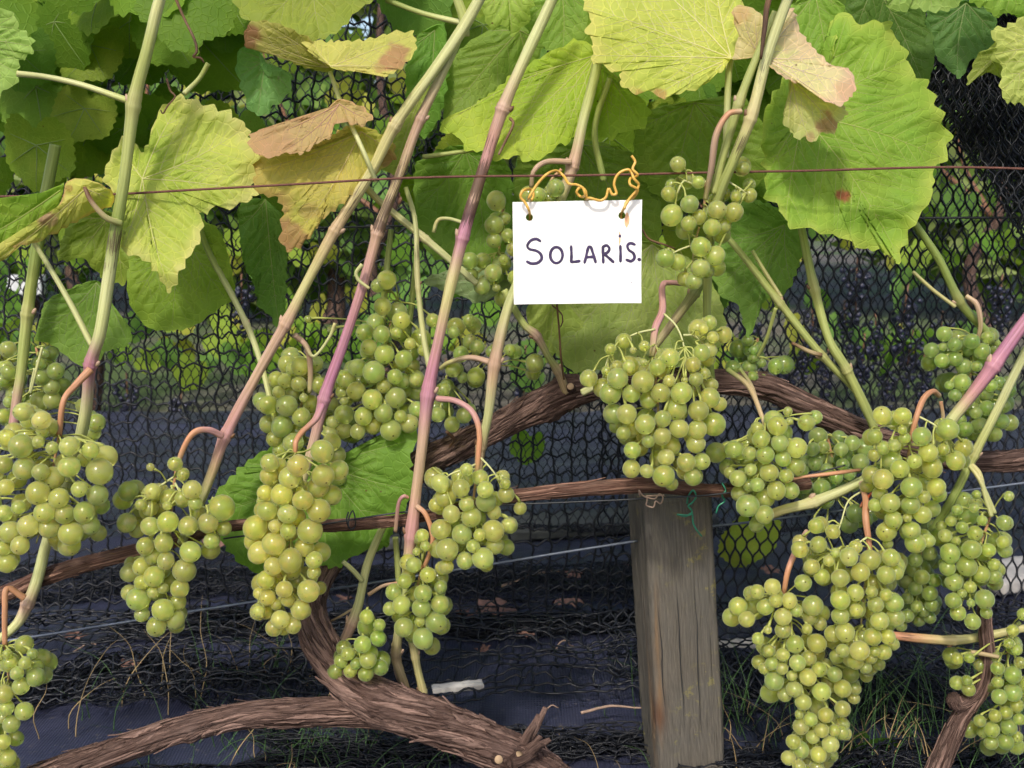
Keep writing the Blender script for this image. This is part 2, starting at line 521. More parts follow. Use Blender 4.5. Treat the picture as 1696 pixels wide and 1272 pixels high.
def make_post_mat():
    m, t, b, o = mat_new('weathered_wood')
    tc = N(t, 'ShaderNodeTexCoord')
    ob = tc.outputs['Object']
    wob = tex_noise(t, ob, 9, 2)
    sep = N(t, 'ShaderNodeSeparateXYZ'); t.links.new(ob, sep.inputs[0])
    # growth-ring lines that bow around a knot
    w1 = N(t, 'ShaderNodeMath', operation='MULTIPLY_ADD'); t.links.new(wob, w1.inputs[0]); w1.inputs[1].default_value = 0.045; t.links.new(sep.outputs[0], w1.inputs[2])
    cb = N(t, 'ShaderNodeCombineXYZ'); t.links.new(w1.outputs[0], cb.inputs[0]); t.links.new(sep.outputs[1], cb.inputs[1])
    zz = N(t, 'ShaderNodeMath', operation='MULTIPLY'); t.links.new(sep.outputs[2], zz.inputs[0]); zz.inputs[1].default_value = 0.05; t.links.new(zz.outputs[0], cb.inputs[2])
    wv = N(t, 'ShaderNodeTexWave', wave_type='BANDS', bands_direction='X')
    wv.inputs['Scale'].default_value = 95; wv.inputs['Distortion'].default_value = 2.2; wv.inputs['Detail'].default_value = 3; wv.inputs['Detail Scale'].default_value = 2.0
    t.links.new(cb.outputs[0], wv.inputs['Vector'])
    fib = tex_noise(t, ob, 1.0, 5, 0.65, (700, 700, 40))
    big = tex_noise(t, ob, 14, 4)
    c = mixc(t, ramp(t, wv.outputs['Fac'], 0.15, 0.9, 0.0, 0.3), (0.120, 0.107, 0.088), (0.046, 0.041, 0.035))
    fib2 = tex_noise(t, ob, 1.0, 6, 0.75, (1700, 1700, 70))
    c = mixc(t, ramp(t, fib2, 0.42, 0.62, 0.0, 0.6), c, (0.17, 0.148, 0.118))
    c = mixc(t, ramp(t, fib, 0.40, 0.62, 0.0, 0.75), c, (0.085, 0.076, 0.064))
    c = mixc(t, ramp(t, big, 0.4, 0.7, 0.0, 0.5), c, (0.10, 0.098, 0.090))
    # orange-brown fresh strip along the arris, rust stain, lichen
    strip = tex_noise(t, ob, 1.0, 3, 0.5, (60, 60, 7))
    at = N(t, 'ShaderNodeAttribute', attribute_name='arris')
    sm = N(t, 'ShaderNodeMath', operation='MULTIPLY'); t.links.new(at.outputs['Fac'], sm.inputs[0]); t.links.new(ramp(t, strip, 0.45, 0.62), sm.inputs[1])
    c = mixc(t, sm.outputs[0], c, (0.19, 0.12, 0.065))
    st = N(t, 'ShaderNodeAttribute', attribute_name='stain')
    c = mixc(t, st.outputs['Fac'], c, (0.10, 0.035, 0.015))
    li = tex_noise(t, ob, 75, 5, 0.7)
    lim = tex_noise(t, ob, 12, 2)
    lm = N(t, 'ShaderNodeMath', operation='MULTIPLY'); t.links.new(ramp(t, li, 0.54, 0.62, 0.0, 0.7), lm.inputs[0]); t.links.new(ramp(t, lim, 0.48, 0.62), lm.inputs[1])
    c = mixc(t, lm.outputs[0], c, (0.24, 0.21, 0.07))
    t.links.new(c, b.inputs['Base Color'])
    b.inputs['Roughness'].default_value = 0.9
    b.inputs['Specular IOR Level'].default_value = 0.15
    b1 = bump(t, fib2, 0.5, 0.0007)
    t.links.new(bump(t, fib, 0.8, 0.0012, b1), b.inputs['Normal'])
    return m


def make_fabric_mat():
    m, t, b, o = mat_new('woven_ground_cover')
    tc = N(t, 'ShaderNodeTexCoord')
    ob = tc.outputs['Object']
    wx = N(t, 'ShaderNodeTexWave', wave_type='BANDS', bands_direction='X'); wx.inputs['Scale'].default_value = 110; wx.inputs['Distortion'].default_value = 0.3
    wy = N(t, 'ShaderNodeTexWave', wave_type='BANDS', bands_direction='Y'); wy.inputs['Scale'].default_value = 110; wy.inputs['Distortion'].default_value = 0.3
    for q in (wx, wy): t.links.new(ob, q.inputs['Vector'])
    ad = N(t, 'ShaderNodeMath', operation='ADD'); t.links.new(wx.outputs['Fac'], ad.inputs[0]); t.links.new(wy.outputs['Fac'], ad.inputs[1])
    d = tex_noise(t, ob, 7, 5, 0.65)
    d2 = tex_noise(t, ob, 160, 4, 0.7)
    c = mixc(t, ramp(t, d, 0.35, 0.7), (0.022, 0.025, 0.050), (0.040, 0.043, 0.078))
    c = mixc(t, ramp(t, d2, 0.58, 0.72, 0.0, 0.55), c, (0.17, 0.15, 0.13))
    t.links.new(c, b.inputs['Base Color'])
    b.inputs['Roughness'].default_value = 0.42
    b.inputs['Specular IOR Level'].default_value = 0.6
    t.links.new(bump(t, ad.outputs[0], 0.4, 0.0008), b.inputs['Normal'])
    return m


def make_ground_mat():
    m, t, b, o = mat_new('garden_soil')
    tc = N(t, 'ShaderNodeTexCoord')
    ob = tc.outputs['Object']
    a = tex_noise(t, ob, 1.1, 5, 0.6)
    g = tex_noise(t, ob, 40, 5, 0.7)
    c = mixc(t, ramp(t, g, 0.35, 0.7), (0.07, 0.06, 0.045), (0.19, 0.165, 0.14))
    c = mixc(t, ramp(t, a, 0.45, 0.6), c, mixc(t, g, (0.03, 0.06, 0.015), (0.11, 0.16, 0.04)))
    t.links.new(c, b.inputs['Base Color'])
    b.inputs['Roughness'].default_value = 0.95
    t.links.new(bump(t, g, 0.8, 0.02), b.inputs['Normal'])
    return m


def make_sign_mat():
    m, t, b, o = mat_new('white_plate')
    tc = N(t, 'ShaderNodeTexCoord')
    at = N(t, 'ShaderNodeAttribute', attribute_name='rust')
    n = tex_noise(t, tc.outputs['Object'], 130, 4)
    n2 = tex_noise(t, tc.outputs['Object'], 30, 3)
    c = mixc(t, ramp(t, n2, 0.4, 0.8, 0.0, 0.25), (0.86, 0.85, 0.83), (0.74, 0.73, 0.70))
    f = N(t, 'ShaderNodeMath', operation='MULTIPLY'); t.links.new(at.outputs['Fac'], f.inputs[0]); t.links.new(ramp(t, n, 0.25, 0.6, 0.35, 1.0), f.inputs[1])
    c = mixc(t, f.outputs[0], c, (0.55, 0.24, 0.10))
    t.links.new(c, b.inputs['Base Color'])
    b.inputs['Roughness'].default_value = 0.35
    return m


M_POST, M_FABRIC, M_GROUND, M_SIGN = make_post_mat(), make_fabric_mat(), make_ground_mat(), make_sign_mat()

# ------------------------------------------------------------------ ground
v = np.array([[-120, -20, -0.02], [120, -20, -0.02], [120, 200, -0.02], [-120, 200, -0.02]], float)
obj('ground', mesh('ground', v, [[0, 1, 2, 3]], smooth=False), M_GROUND, kind='structure')

gx, gy = np.meshgrid(np.linspace(-2.2, 2.2, 420), np.linspace(-0.5, 1.68, 250))
def fabric_z(x, y):
    z = 0.012 * fbm(x * 2.2, y * 5.0, 0, 3) + 0.010 * (1 - np.abs(noise(x * 2.5 + y * 2, y * 11, 0, 9))) ** 3 + 0.004 * (1 - np.abs(noise(x * 9 - y * 6, y * 13, 0, 10))) ** 4 + 0.003 * noise(x * 20, y * 30, 0, 4)
    return 0.004 + z * np.clip((y + 0.1) * 3, 0.4, 1)
gz = fabric_z(gx, gy)
nr, nc = gx.shape
idx = np.arange(nr * nc).reshape(nr, nc)
q = np.stack([idx[:-1, :-1], idx[:-1, 1:], idx[1:, 1:], idx[1:, :-1]], -1).reshape(-1, 4)
obj('ground_cover', mesh('ground_cover', np.stack([gx, gy, gz], -1), q), M_FABRIC, kind='structure')


def box_mesh(name, a, b, bev=0.003, nz=1, jit=0.0, seed=0, fine=1, groove=0.0):
    """a plank with chamfered edges; local coordinates from a to b"""
    a = np.array(a, float); b = np.array(b, float)
    # cross-section in the two short axes, swept along the longest axis
    L = int(np.argmax(b - a)); o = [i for i in range(3) if i != L]
    x0, x1, y0, y1 = a[o[0]], b[o[0]], a[o[1]], b[o[1]]
    cs = []
    def side(p, q, n):
        for k in range(n): cs.append(np.array(p) + (np.array(q) - np.array(p)) * k / n)
    e = bev
    side((x0 + e, y0), (x1 - e, y0), 8 * fine); side((x1 - e, y0), (x1, y0 + e), 2)
    side((x1, y0 + e), (x1, y1 - e), 6 * fine); side((x1, y1 - e), (x1 - e, y1), 2)
    side((x1 - e, y1), (x0 + e, y1), 8); side((x0 + e, y1), (x0, y1 - e), 2)
    side((x0, y1 - e), (x0, y0 + e), 6 * fine); side((x0, y0 + e), (x0 + e, y0), 2)
    cs = np.array(cs); m = len(cs)
    n = max(2, nz)
    ts = np.linspace(a[L], b[L], n)
    v = np.zeros((n, m, 3))
    v[..., o[0]] = cs[:, 0]; v[..., o[1]] = cs[:, 1]; v[..., L] = ts[:, None]
    if jit:
        d = jit * fbm(v[..., 0] * 90, v[..., 1] * 90, v[..., 2] * 14, seed)
        if groove:
            gv = noise(v[..., 0] * 700, v[..., 1] * 700, v[..., 2] * 16, seed + 3)
            g2 = noise(v[..., 0] * 260, v[..., 1] * 260, v[..., 2] * 9, seed + 4)
            d = d - groove * (np.clip(1 - 3 * np.abs(gv), 0, 1) * 0.6 + np.clip(1 - 9 * np.abs(g2), 0, 1) * 1.6)
        c = cs - cs.mean(0); c /= np.linalg.norm(c, axis=1)[:, None]
        v[..., o[0]] += d * c[:, 0]; v[..., o[1]] += d * c[:, 1]
    i = np.arange(n - 1)[:, None]; j = np.arange(m)[None]; j2 = (j + 1) % m
    q = np.stack(np.broadcast_arrays(i * m + j, i * m + j2, (i + 1) * m + j2, (i + 1) * m + j), -1).reshape(-1, 4)
    V = np.vstack([v.reshape(-1, 3), v[0].mean(0), v[-1].mean(0)])
    jj = np.arange(m); k = (jj + 1) % m
    t = np.vstack([np.c_[np.full(m, n * m), k, jj], np.c_[np.full(m, n * m + 1), (n - 1) * m + jj, (n - 1) * m + k]])
    return V, q, t


def plank(name, p0, p1, width, thick, mat, label, cat='plank', z=0.0):
    p0 = np.array(p0); p1 = np.array(p1)
    L = np.linalg.norm(p1 - p0)
    V, q, t = box_mesh(name, (0, -width / 2, 0), (L, width / 2, thick), 0.004, 40, 0.003, 5)
    o = obj(name, mesh(name, V, q, t, smooth=False), mat, label=label, cat=cat)
    d = p1 - p0
    o.location = (p0[0], p0[1], z)
    o.rotation_euler = (0, 0, math.atan2(d[1], d[0]))
    return o


plank('edging_board', (-0.30, 0.66, 0), (0.30, 0.80, 0), 0.085, 0.018, plain('dark_board', (0.075, 0.078, 0.072), 0.8, 0.2, 0.35, 40, 0.002), 'grey weathered board lying flat on the black ground cover behind the post', z=0.012)
g0 = ground_pt(1625, 968, 0.02); g1 = ground_pt(1800, 935, 0.02)
plank('pale_plank', g0, g1, 0.07, 0.02, M_PALEWOOD, 'pale bleached plank lying beyond the net at the right edge', z=0.015)
g0 = ground_pt(1188, 1066, 0.02); g1 = ground_pt(1262, 1066, 0.02)
plank('pale_stick', g0, g1, 0.018, 0.012, M_PALEWOOD, 'short pale stick lying just beside the wooden post', 'stick', z=0.012)
g0 = ground_pt(716, 1166, 0.02); g1 = ground_pt(800, 1158, 0.02)
plank('label_strip', g0, g1, 0.011, 0.003, M_PALEWOOD, 'thin white strip lying on the blue-black cover above the trunk', 'strip', z=0.034)

# ------------------------------------------------------------------ wooden post
def build_post():
    # local: x across the front, y back, z up; the arris at x=0 is the one that shows two faces
    W, D, H = 0.0585, 0.062, float(P(1059, 832, 0.035)[2])
    V, q, t = box_mesh('post', (0, 0, 0), (W, D, H), 0.0025, 180, 0.0014, 21, 9, 0.0007)
    z = V[:, 2]
    arris = np.exp(-((V[:, 0] - 0.003) / 0.004) ** 2) * (V[:, 1] < 0.02)
    stain = 0.6 * np.exp(-((V[:, 0] - 0.002) / 0.006) ** 2 - ((z - 0.072) / 0.014) ** 2) * (V[:, 1] < 0.012)
    me = mesh('wooden_post', V, q, t, {'arris': arris, 'stain': stain}, smooth=False)
    root = empty('wooden_post', (0, 0, 0), 'square weathered grey wooden post with a cordon tied across its top', 'post')
    o = obj('post_body', me, M_POST, root)
    # bolt head near the foot and a long drying crack
    b = MB()
    th = np.linspace(0, 2 * math.pi, 20, endpoint=False)
    for k, (r, y) in enumerate(((0.009, 0.001), (0.0088, -0.002), (0.006, -0.0035), (0.0, -0.004))):
        b.add(np.c_[0.044 + r * np.cos(th), np.full(20, y), 0.014 + r * np.sin(th)])
    ii = np.arange(3)[:, None]; jj = np.arange(20)[None]; j2 = (jj + 1) % 20
    b.q = [np.stack(np.broadcast_arrays(ii * 20 + jj, ii * 20 + j2, (ii + 1) * 20 + j2, (ii + 1) * 20 + jj), -1).reshape(-1, 4)]
    obj('knot', b.mesh('knot'), M_POST, root)
    cr = MB()
    zz = np.linspace(0.02, 0.20, 40)
    for x0 in (0.0075, 0.024, 0.039):
        n0, n1 = rng.integers(0, 12), rng.integers(24, 40)
        zc = zz[n0:n1]
        p = np.c_[x0 + 0.0012 * noise(zc * 60, x0 * 900), np.full(len(zc), -0.0004), zc]
        cr.tube(p, 0.00045 * np.sin(np.linspace(0.1, 3.0, len(zc))) + 1e-5, 5)
    obj('drying_crack', cr.mesh('drying_crack'), M_BLKW, root)
    foot = P(1092, 1272, 0.035)
    top = P(1064, 832, 0.035)
    lean = math.atan2(top[0] - foot[0], top[2] - foot[2])
    root.location = (foot[0] - math.tan(lean) * foot[2], 0.035, 0.0)
    lean = math.atan2(top[0] - foot[0], top[2] - foot[2])
    root.rotation_euler = (0, lean, math.radians(7))
    return root


build_post()

# ------------------------------------------------------------------ wires
def wire(name, pts, r, mat, label, cat='wire', sides=8, n=120, wob=0.0):
    p = np.array([P(x, y, Y) for x, y, Y in pts])
    p = spline(p, n)
    if wob:
        p[:, 2] += wob * noise(np.linspace(0, 9, n), 0, 0, 5)
        p[:, 1] += wob * noise(np.linspace(0, 9, n), 5, 0, 6)
    m = MB(); m.tube(p, r, sides)
    return obj(name, m.mesh(name), mat, label=label, cat=cat)


wire('trellis_wire', [(-80, 327, -0.032), (200, 321, -0.032), (460, 308, -0.032), (700, 295, -0.032), (1000, 290, -0.032), (1300, 283, -0.032), (1560, 277, -0.032), (1780, 281, -0.032)],
     0.00085, M_RUST, 'thin rusty wire stretched across the leaves above the sign', n=200, wob=0.0006)
wire('lower_wire', [(-60, 1072, 0.06), (200, 1032, 0.06), (620, 965, 0.06), (1056, 895, 0.06)], 0.0012, M_GALV, 'grey wire sloping up behind the grapes to the post', wob=0.0004)
wire('lower_wire', [(1172, 873, 0.06), (1400, 845, 0.07), (1600, 812, 0.08), (1780, 790, 0.08)], 0.0011, M_GALV, 'grey wire running from the post behind the bunches on its far side', wob=0.0004)
wire('dark_wire', [(400, 379, 0.20), (700, 374, 0.20), (1000, 368, 0.20), (1340, 362, 0.20), (1760, 360, 0.20)], 0.0011, M_BLKW, 'thin black wire across the net behind the sign', wob=0.0004)
wire('cordon_wire', [(370, 893, -0.006), (540, 868, -0.006), (680, 848, -0.006), (860, 836, -0.006), (1060, 826, -0.008), (1230, 812, -0.006), (1400, 770, -0.004)], 0.0007, M_BLKW, 'fine dark wire following the thin horizontal cordon', wob=0.0006)

# ------------------------------------------------------------------ sign
def build_sign():
    Y = -0.040
    c = [(850, 337), (1061, 333), (1062, 501), (852, 503)]
    cu = bpy.data.curves.new('plate', 'CURVE')
    cu.dimensions = '2D'; cu.fill_mode = 'BOTH'; cu.extrude = 0.0008; cu.bevel_depth = 0.0002
    px = PX(Y)
    ox, oy = 956.0, 420.0
    loc = lambda x, y: ((x - ox) * px, (oy - y) * px)
    def poly(pts):
        s = cu.splines.new('POLY'); s.points.add(len(pts) - 1)
        for k, (x, y) in enumerate(pts): s.points[k].co = (*loc(x, y), 0, 1)
        s.use_cyclic_u = True
    edge = []
    for k in range(4):
        a, b = np.array(c[k], float), np.array(c[(k + 1) % 4], float)
        for f in np.linspace(0, 1, 12, endpoint=False): edge.append(tuple(a + (b - a) * f + 0.35 * np.array([noise(f * 5, k, 0, 1), noise(f * 5, k, 0, 2)])))
    poly(edge)
    for hx, hy in ((877, 361), (1029, 358)):
        poly([(hx + 6.3 * math.cos(a), hy + 6.3 * math.sin(a)) for a in np.linspace(0, 2 * math.pi, 22, endpoint=False)])
    tmp = bpy.data.objects.new('tmp', cu); COL.objects.link(tmp)
    dg = bpy.context.evaluated_depsgraph_get()
    me = bpy.data.meshes.new_from_object(tmp.evaluated_get(dg))
    bpy.data.objects.remove(tmp)
    co = np.zeros(len(me.vertices) * 3, np.float32); me.vertices.foreach_get('co', co); co = co.reshape(-1, 3)
    root = empty('name_sign', P(956, 420, Y), 'small white hand-lettered name sign hanging from the rusty wire', 'sign')
    root.rotation_euler = (math.radians(90 - 4), 0, 0)
    me.materials.clear()
    obj('plate', me, M_SIGN, root)
    # rust runs below the right hole: thin stains, flat on the plate
    T = lambda zx, zy: (800 + zx / 3.742, 310 + zy / 3.742)
    FZ = 0.00125
    letters = [
        ('S', [[(355, 335), (330, 322), (297, 332), (276, 362), (288, 384), (330, 394), (358, 414), (364, 444), (340, 468), (302, 473), (275, 461)]]),
        ('O', [[(455 + 38 * math.cos(a), 421 + 49 * math.sin(a)) for a in np.linspace(-1.4, 5.0, 22)]]),
        ('L', [[(545, 368), (548, 420), (546, 462)], [(546, 462), (572, 461), (597, 457)]]),
        ('A', [[(629, 466), (640, 420), (652, 374), (668, 372)], [(668, 372), (682, 415), (697, 464)], [(640, 434), (686, 431)]]),
        ('R', [[(744, 466), (742, 420), (741, 370)], [(741, 370), (765, 362), (781, 382), (770, 404), (746, 416)], [(752, 416), (780, 440), (806, 463)]]),
        ('i', [[(848, 366), (850, 410), (850, 459)], [(845, 302), (845, 307)]]),
        ('S', [[(936, 356), (911, 348), (892, 362), (900, 389), (928, 409), (936, 438), (916, 458), (888, 450)]]),
        ('stop', [[(964, 447), (967, 449)]]),
    ]
    for nm, strokes in letters:
        m = MB()
        for s in strokes:
            pts = np.array([(*loc(*T(*p)), FZ) for p in s])
            p = spline(pts, 28)
            n = len(p)
            w_ = px * (2.55 + 0.45 * noise(np.linspace(0, 6, n), len(nm), 0, 3)) * np.minimum(1, 0.75 + 2.0 * np.sin(np.linspace(0.05, 3.09, n)))
            if nm == 'stop': w_ = w_ * 1.3
            d = np.gradient(p, axis=0); d /= np.linalg.norm(d, axis=1)[:, None] + 1e-9
            nn = np.c_[-d[:, 1], d[:, 0], np.zeros(n)]
            e0 = p - nn * w_[:, None]; e1 = p + nn * w_[:, None]
            mid = p + [0, 0, 0.00012]
            v = np.stack([e0, mid, e1], 1).reshape(-1, 3)
            i = np.arange(n - 1)
            qq = np.vstack([np.c_[i * 3 + k, i * 3 + k + 1, i * 3 + k + 4, i * 3 + k + 3] for k in (0, 1)])
            m.add(v, qq)
            for end, e in ((0, -1), (-1, 1)):          # round ends
                cth = np.linspace(-math.pi / 2, math.pi / 2, 7)
                cap = p[end] + w_[end] * (np.cos(cth)[:, None] * d[end] * e + np.sin(cth)[:, None] * nn[end])
                m.add(np.vstack([p[end] + [0, 0, 0.0001], cap]), None, [[0, k + 1, k + 2] if e > 0 else [0, k + 2, k + 1] for k in range(6)])
        obj('letter', m.mesh('letter'), M_INK, root)
    st = plain('rust_stain', (0.80, 0.44, 0.24), 0.6, 0.3, 0.2, 300)
    for cx, cy, rx, ry, sd_ in ((1037, 366, 4.0, 11, 1), (1025.6, 394, 1.6, 12, 2)):
        a = np.linspace(0, 2 * math.pi, 26, endpoint=False)
        rr = 1 + 0.25 * noise(np.cos(a) * 2, np.sin(a) * 2, 0, sd_)
        pts = np.array([(*loc(cx + rx * k * math.cos(t_), cy + ry * k * math.sin(t_)), FZ - 0.00012) for t_, k in zip(a, rr)])
        obj('rust_stain', mesh('rust_stain', np.vstack([pts.mean(0), pts]), None, [[0, 1 + (k + 1) % 26, 1 + k] for k in range(26)]), st, root)
    for cx, cy, r in ((1041, 457, 0.7), (1046, 467, 0.9), (1017, 496, 0.7), (980, 440, 0.4)):
        a = np.linspace(0, 2 * math.pi, 8, endpoint=False)
        pts = np.array([(*loc(cx + r * math.cos(t_), cy + r * math.sin(t_)), FZ) for t_ in a])
        obj('speck', mesh('speck', np.vstack([pts.mean(0), pts]), None, [[0, 1 + (k + 1) % 8, 1 + k] for k in range(8)]), M_INK, root)


build_sign()


def curl(name, pts, r, mat, label, n=140):
    p = spline(np.array([P(x, y, Y) for x, y, Y in pts]), n)
    m = MB(); m.tube(p, r, 8)
    return obj(name, m.mesh(name), mat, label=label, cat='wire tie')


F_, B_ = -0.046, -0.034
curl('wire_tie', [(878, 366, B_), (878, 358, B_), (876, 348, F_), (870, 336, F_), (862, 326, F_), (866, 316, F_), (878, 313, B_), (884, 322, B_), (880, 332, B_), (876, 328, F_),
                  (884, 314, F_), (894, 300, F_), (908, 287, F_), (922, 283, B_), (934, 292, B_), (942, 304, F_), (955, 306, F_), (966, 312, F_), (969, 323, F_), (962, 326, B_), (955, 318, B_),
                  (962, 310, B_), (971, 318, B_), (972, 332, B_)], 0.0010, M_BRASS, 'ochre wire twisted in loops through the hole nearer the bunches of the trunk side')
curl('wire_tie', [(1029, 364, B_), (1029, 354, B_), (1034, 344, F_), (1042, 330, F_), (1052, 318, F_), (1058, 306, F_), (1050, 296, F_ - .002), (1046, 286, F_), (1040, 281, F_), (1028, 285, F_), (1020, 294, F_), (1017, 306, F_),
                  (1021, 320, F_), (1014, 322, F_), (1008, 312, F_), (1004, 326, F_), (994, 332, F_), (976, 328, F_), (970, 331, B_)], 0.0010, M_BRASS, 'ochre wire winding up from the rust-stained hole of the sign', 160)
curl('wire_tie', [(1034, 346, F_ - .002), (1038, 334, F_), (1050, 326, F_ + .003), (1056, 314, F_ - .001), (1044, 306, F_ - .003), (1044, 296, F_ + .002), (1056, 290, F_ - .002), (1048, 280, F_ - .002), (1052, 268, F_), (1046, 258, F_)],
     0.0010, M_BRASS, 'ochre wire end standing up above the sign from its twist')
for nm, pts in (('tie_on_post', 0), ('tie_on_net', 1)):
    if nm == 'tie_on_post':
        o = curl('plant_tie', [(1138, 834, 0.0), (1140, 822, -0.004), (1148, 812, -0.006), (1153, 822, -0.006), (1147, 832, -0.004), (1140, 838, -0.002), (1146, 846, 0.0), (1142, 853, -0.002), (1122, 852, 0.0), (1136, 855, 0.0), (1146, 850, 0.0), (1148, 866, 0.0), (1154, 878, 0.0), (1162, 888, 0.005)],
                 0.0007, M_GREENTIE, 'green plastic tie knotted in front of the wooden post')
    else:
        o = curl('plant_tie', [(1196, 800, 0.0), (1202, 812, -0.004), (1196, 820, -0.004), (1200, 830, 0.0), (1190, 838, 0.0), (1186, 850, 0.0)], 0.0007, M_GREENTIE, 'green plastic tie dangling from the cordon beside the post', 60)
curl('cordon_tie', [(1060, 822, -0.012), (1058, 812, -0.014), (1064, 820, -0.014), (1072, 826, -0.012), (1070, 836, -0.012), (1082, 840, -0.012), (1086, 830, -0.014), (1094, 834, -0.013), (1098, 824, -0.013), (1092, 818, -0.012), (1084, 826, -0.013), (1070, 822, -0.013), (1100, 820, -0.012)],
     0.0006, M_TWIG, 'tangle of dry grey tendril tying the cordon to the post', 110)
curl('cordon_tie', [(577, 848, -0.012), (574, 862, -0.016), (580, 876, -0.014), (588, 872, -0.012), (588, 858, -0.016), (584, 846, -0.01), (578, 858, -0.014), (577, 874, -0.016)], 0.0006, M_BLKW, 'dark wire clip looped round the cordon below the big leaf', 70)

# ------------------------------------------------------------------ nets
CELL = 0.0195


def drape(s, t, y0, zt, lie, seed):
    """a net hanging at depth y0 from height zt; what is longer than the drop lies on the ground towards the vines"""
    drop = zt - 0.02
    z = np.where(t < drop, zt - t, 0.02)
    k = np.clip(t - drop, 0, None)
    y = y0 - k * lie + 0.02 * fbm(s * 3, t * 3, 0, seed) + 0.012 * noise(s * 9, t * 5, 0, seed + 4)
    bend = np.exp(-((t - drop) / 0.03) ** 2)
    y = y - 0.006 * bend
    z = z + np.clip(k * 12, 0, 1) * (0.004 + 0.012 * np.abs(noise(s * 7, t * 22, 0, seed + 1)) + 0.006 * noise(s * 25, t * 60, 0, seed + 2)) + fabric_z(s, y) * (t > drop) - 0.01 * bend * 0
    x = s + 0.006 * noise(s * 6, t * 6, 0, seed + 3)
    return np.stack([x, y, z], -1)


def square_net(s0, s1, t0, t1, fn, r, cell=CELL, sides=4, seed=0, sub=3, wav=0.16):
    m = MB()
    ns, nt_ = int((s1 - s0) / cell), int((t1 - t0) / cell)
    S = s0 + np.arange(ns + 1) * cell; T = t0 + np.arange(nt_ + 1) * cell
    tt = np.linspace(T[0], T[-1], nt_ * sub + 1)
    a, b = np.meshgrid(S, tt, indexing='ij')
    warp = lambda a_, b_: (a_ + cell * 0.32 * noise(a_ / cell * 0.7, b_ / cell * 0.7, 0, seed + 11), b_ + cell * 0.34 * noise(a_ / cell * 0.9, b_ / cell * 0.9, 3.3, seed + 12))
    wa, wb = warp(a, b)
    wa = wa + cell * 0.05 * np.sin(b / cell * 2 * math.pi)
    m.add(*strands(fn(wa, wb), r, sides))
    ss = np.linspace(S[0], S[-1], ns * 4 + 1)
    b, a = np.meshgrid(T, ss, indexing='ij')
    wa, wb = warp(a, b)
    wb = wb + cell * wav * np.sin(a / cell * 2 * math.pi - 0.6)
    m.add(*strands(fn(wa, wb), r, sides))
    return m


def knit_net(s0, s1, t0, t1, fn, r, cell=CELL, ratio=1.55, sides=4, seed=0, clip=None, sub=6):
    m = MB()
    h = cell * ratio * 0.5
    ns = int((s1 - s0) / (cell * 0.5))
    n = int((t1 - t0) / h * sub)
    tt = np.linspace(t0, t1, n)
    for i in range(ns):
        ph = math.pi * (i % 2)
        c = np.cos(tt / h * math.pi + ph)
        c = np.sign(c) * np.abs(c) ** 0.75
        a = s0 + i * cell * 0.5 + cell * 0.25 * c
        wa = a + cell * 0.25 * noise(a / cell * 0.6, tt / cell * 0.6, 0, seed + 21)
        wb = tt + cell * 0.25 * noise(a / cell * 0.6, tt / cell * 0.6, 5.1, seed + 22)
        p = fn(wa, wb)
        if clip is not None:
            k = clip(wa, wb)
            idx = np.where(k)[0]
            if len(idx) < 6: continue
            p = p[idx[0]:idx[-1] + 1]
        m.add(*strands(p[None], r, sides))
    return m


YN = 0.38
fnA = lambda s, t: drape(s, t, YN, 0.92, 0.8, 31)
mA = square_net(-0.68, 0.16, 0.0, 1.2, fnA, 0.00125, seed=1)
obj('bird_net', mA.mesh('bird_net'), M_NET, label='black square-mesh bird net hanging behind the grapes on the trunk side of the post', cat='net')
fnB = lambda s, t: drape(s, t, YN + 0.02, 0.92, 0.7, 55)
mB = knit_net(0.10, 0.80, 0.10, 1.2, fnB, 0.00120, 0.0145, 2.3, seed=2)
obj('bird_net', mB.mesh('bird_net'), M_NET, label='black knitted bird net with long loops hanging on the far side of the post', cat='net')
# slack folds of net on the ground
def heap(s, t, y0, wd, hgt, seed):
    y = y0 + wd * fbm(s * 5, t * 9, 0, seed)
    z = fabric_z(s, y) + 0.003 + hgt * np.abs(fbm(s * 6, t * 11, 4.0, seed + 1)) + 0.004 * noise(s * 60, t * 60, 0, seed + 2)
    return np.stack([s + 0.02 * noise(s * 9, t * 12, 0, seed + 3), y, z], -1)


HEAPS = [(-0.80, 0.18, 0.50, 0.12, 0.030, 61, 'slack folds of black net lying on the ground behind the trunk'),
         (-0.22, 0.15, 0.09, 0.055, 0.030, 67, 'dark tangled roll of net on the ground in front of the blue cover'),
         (-0.80, -0.10, 0.22, 0.16, 0.024, 69, 'loose net spread over the ground at the foot of the leaning trunk'),
         (-0.80, -0.12, 0.03, 0.07, 0.022, 73, 'near fold of black net lying under the low bark-covered arm'),
         (-0.45, 0.16, 0.36, 0.06, 0.026, 75, 'crumpled net between the blue cover and the grey board'),
         (0.14, 0.78, 0.05, 0.09, 0.030, 77, 'front fold of net in the grass at the foot of the thin trunk'),
         (0.14, 0.78, 0.22, 0.22, 0.045, 71, 'black net heaped on the ground among the grass beyond the post')]
for (a0, a1, y0, wd, hg, sd_, lb) in HEAPS:
    fn = lambda s, t: heap(s, t, y0, wd, hg, sd_)
    mm = square_net(a0, a1, 0.0, 0.62, fn, 0.0008, 0.015, seed=sd_, sides=3)
    obj('net_heap', mm.mesh('net_heap'), M_NET, label=lb, cat='net')
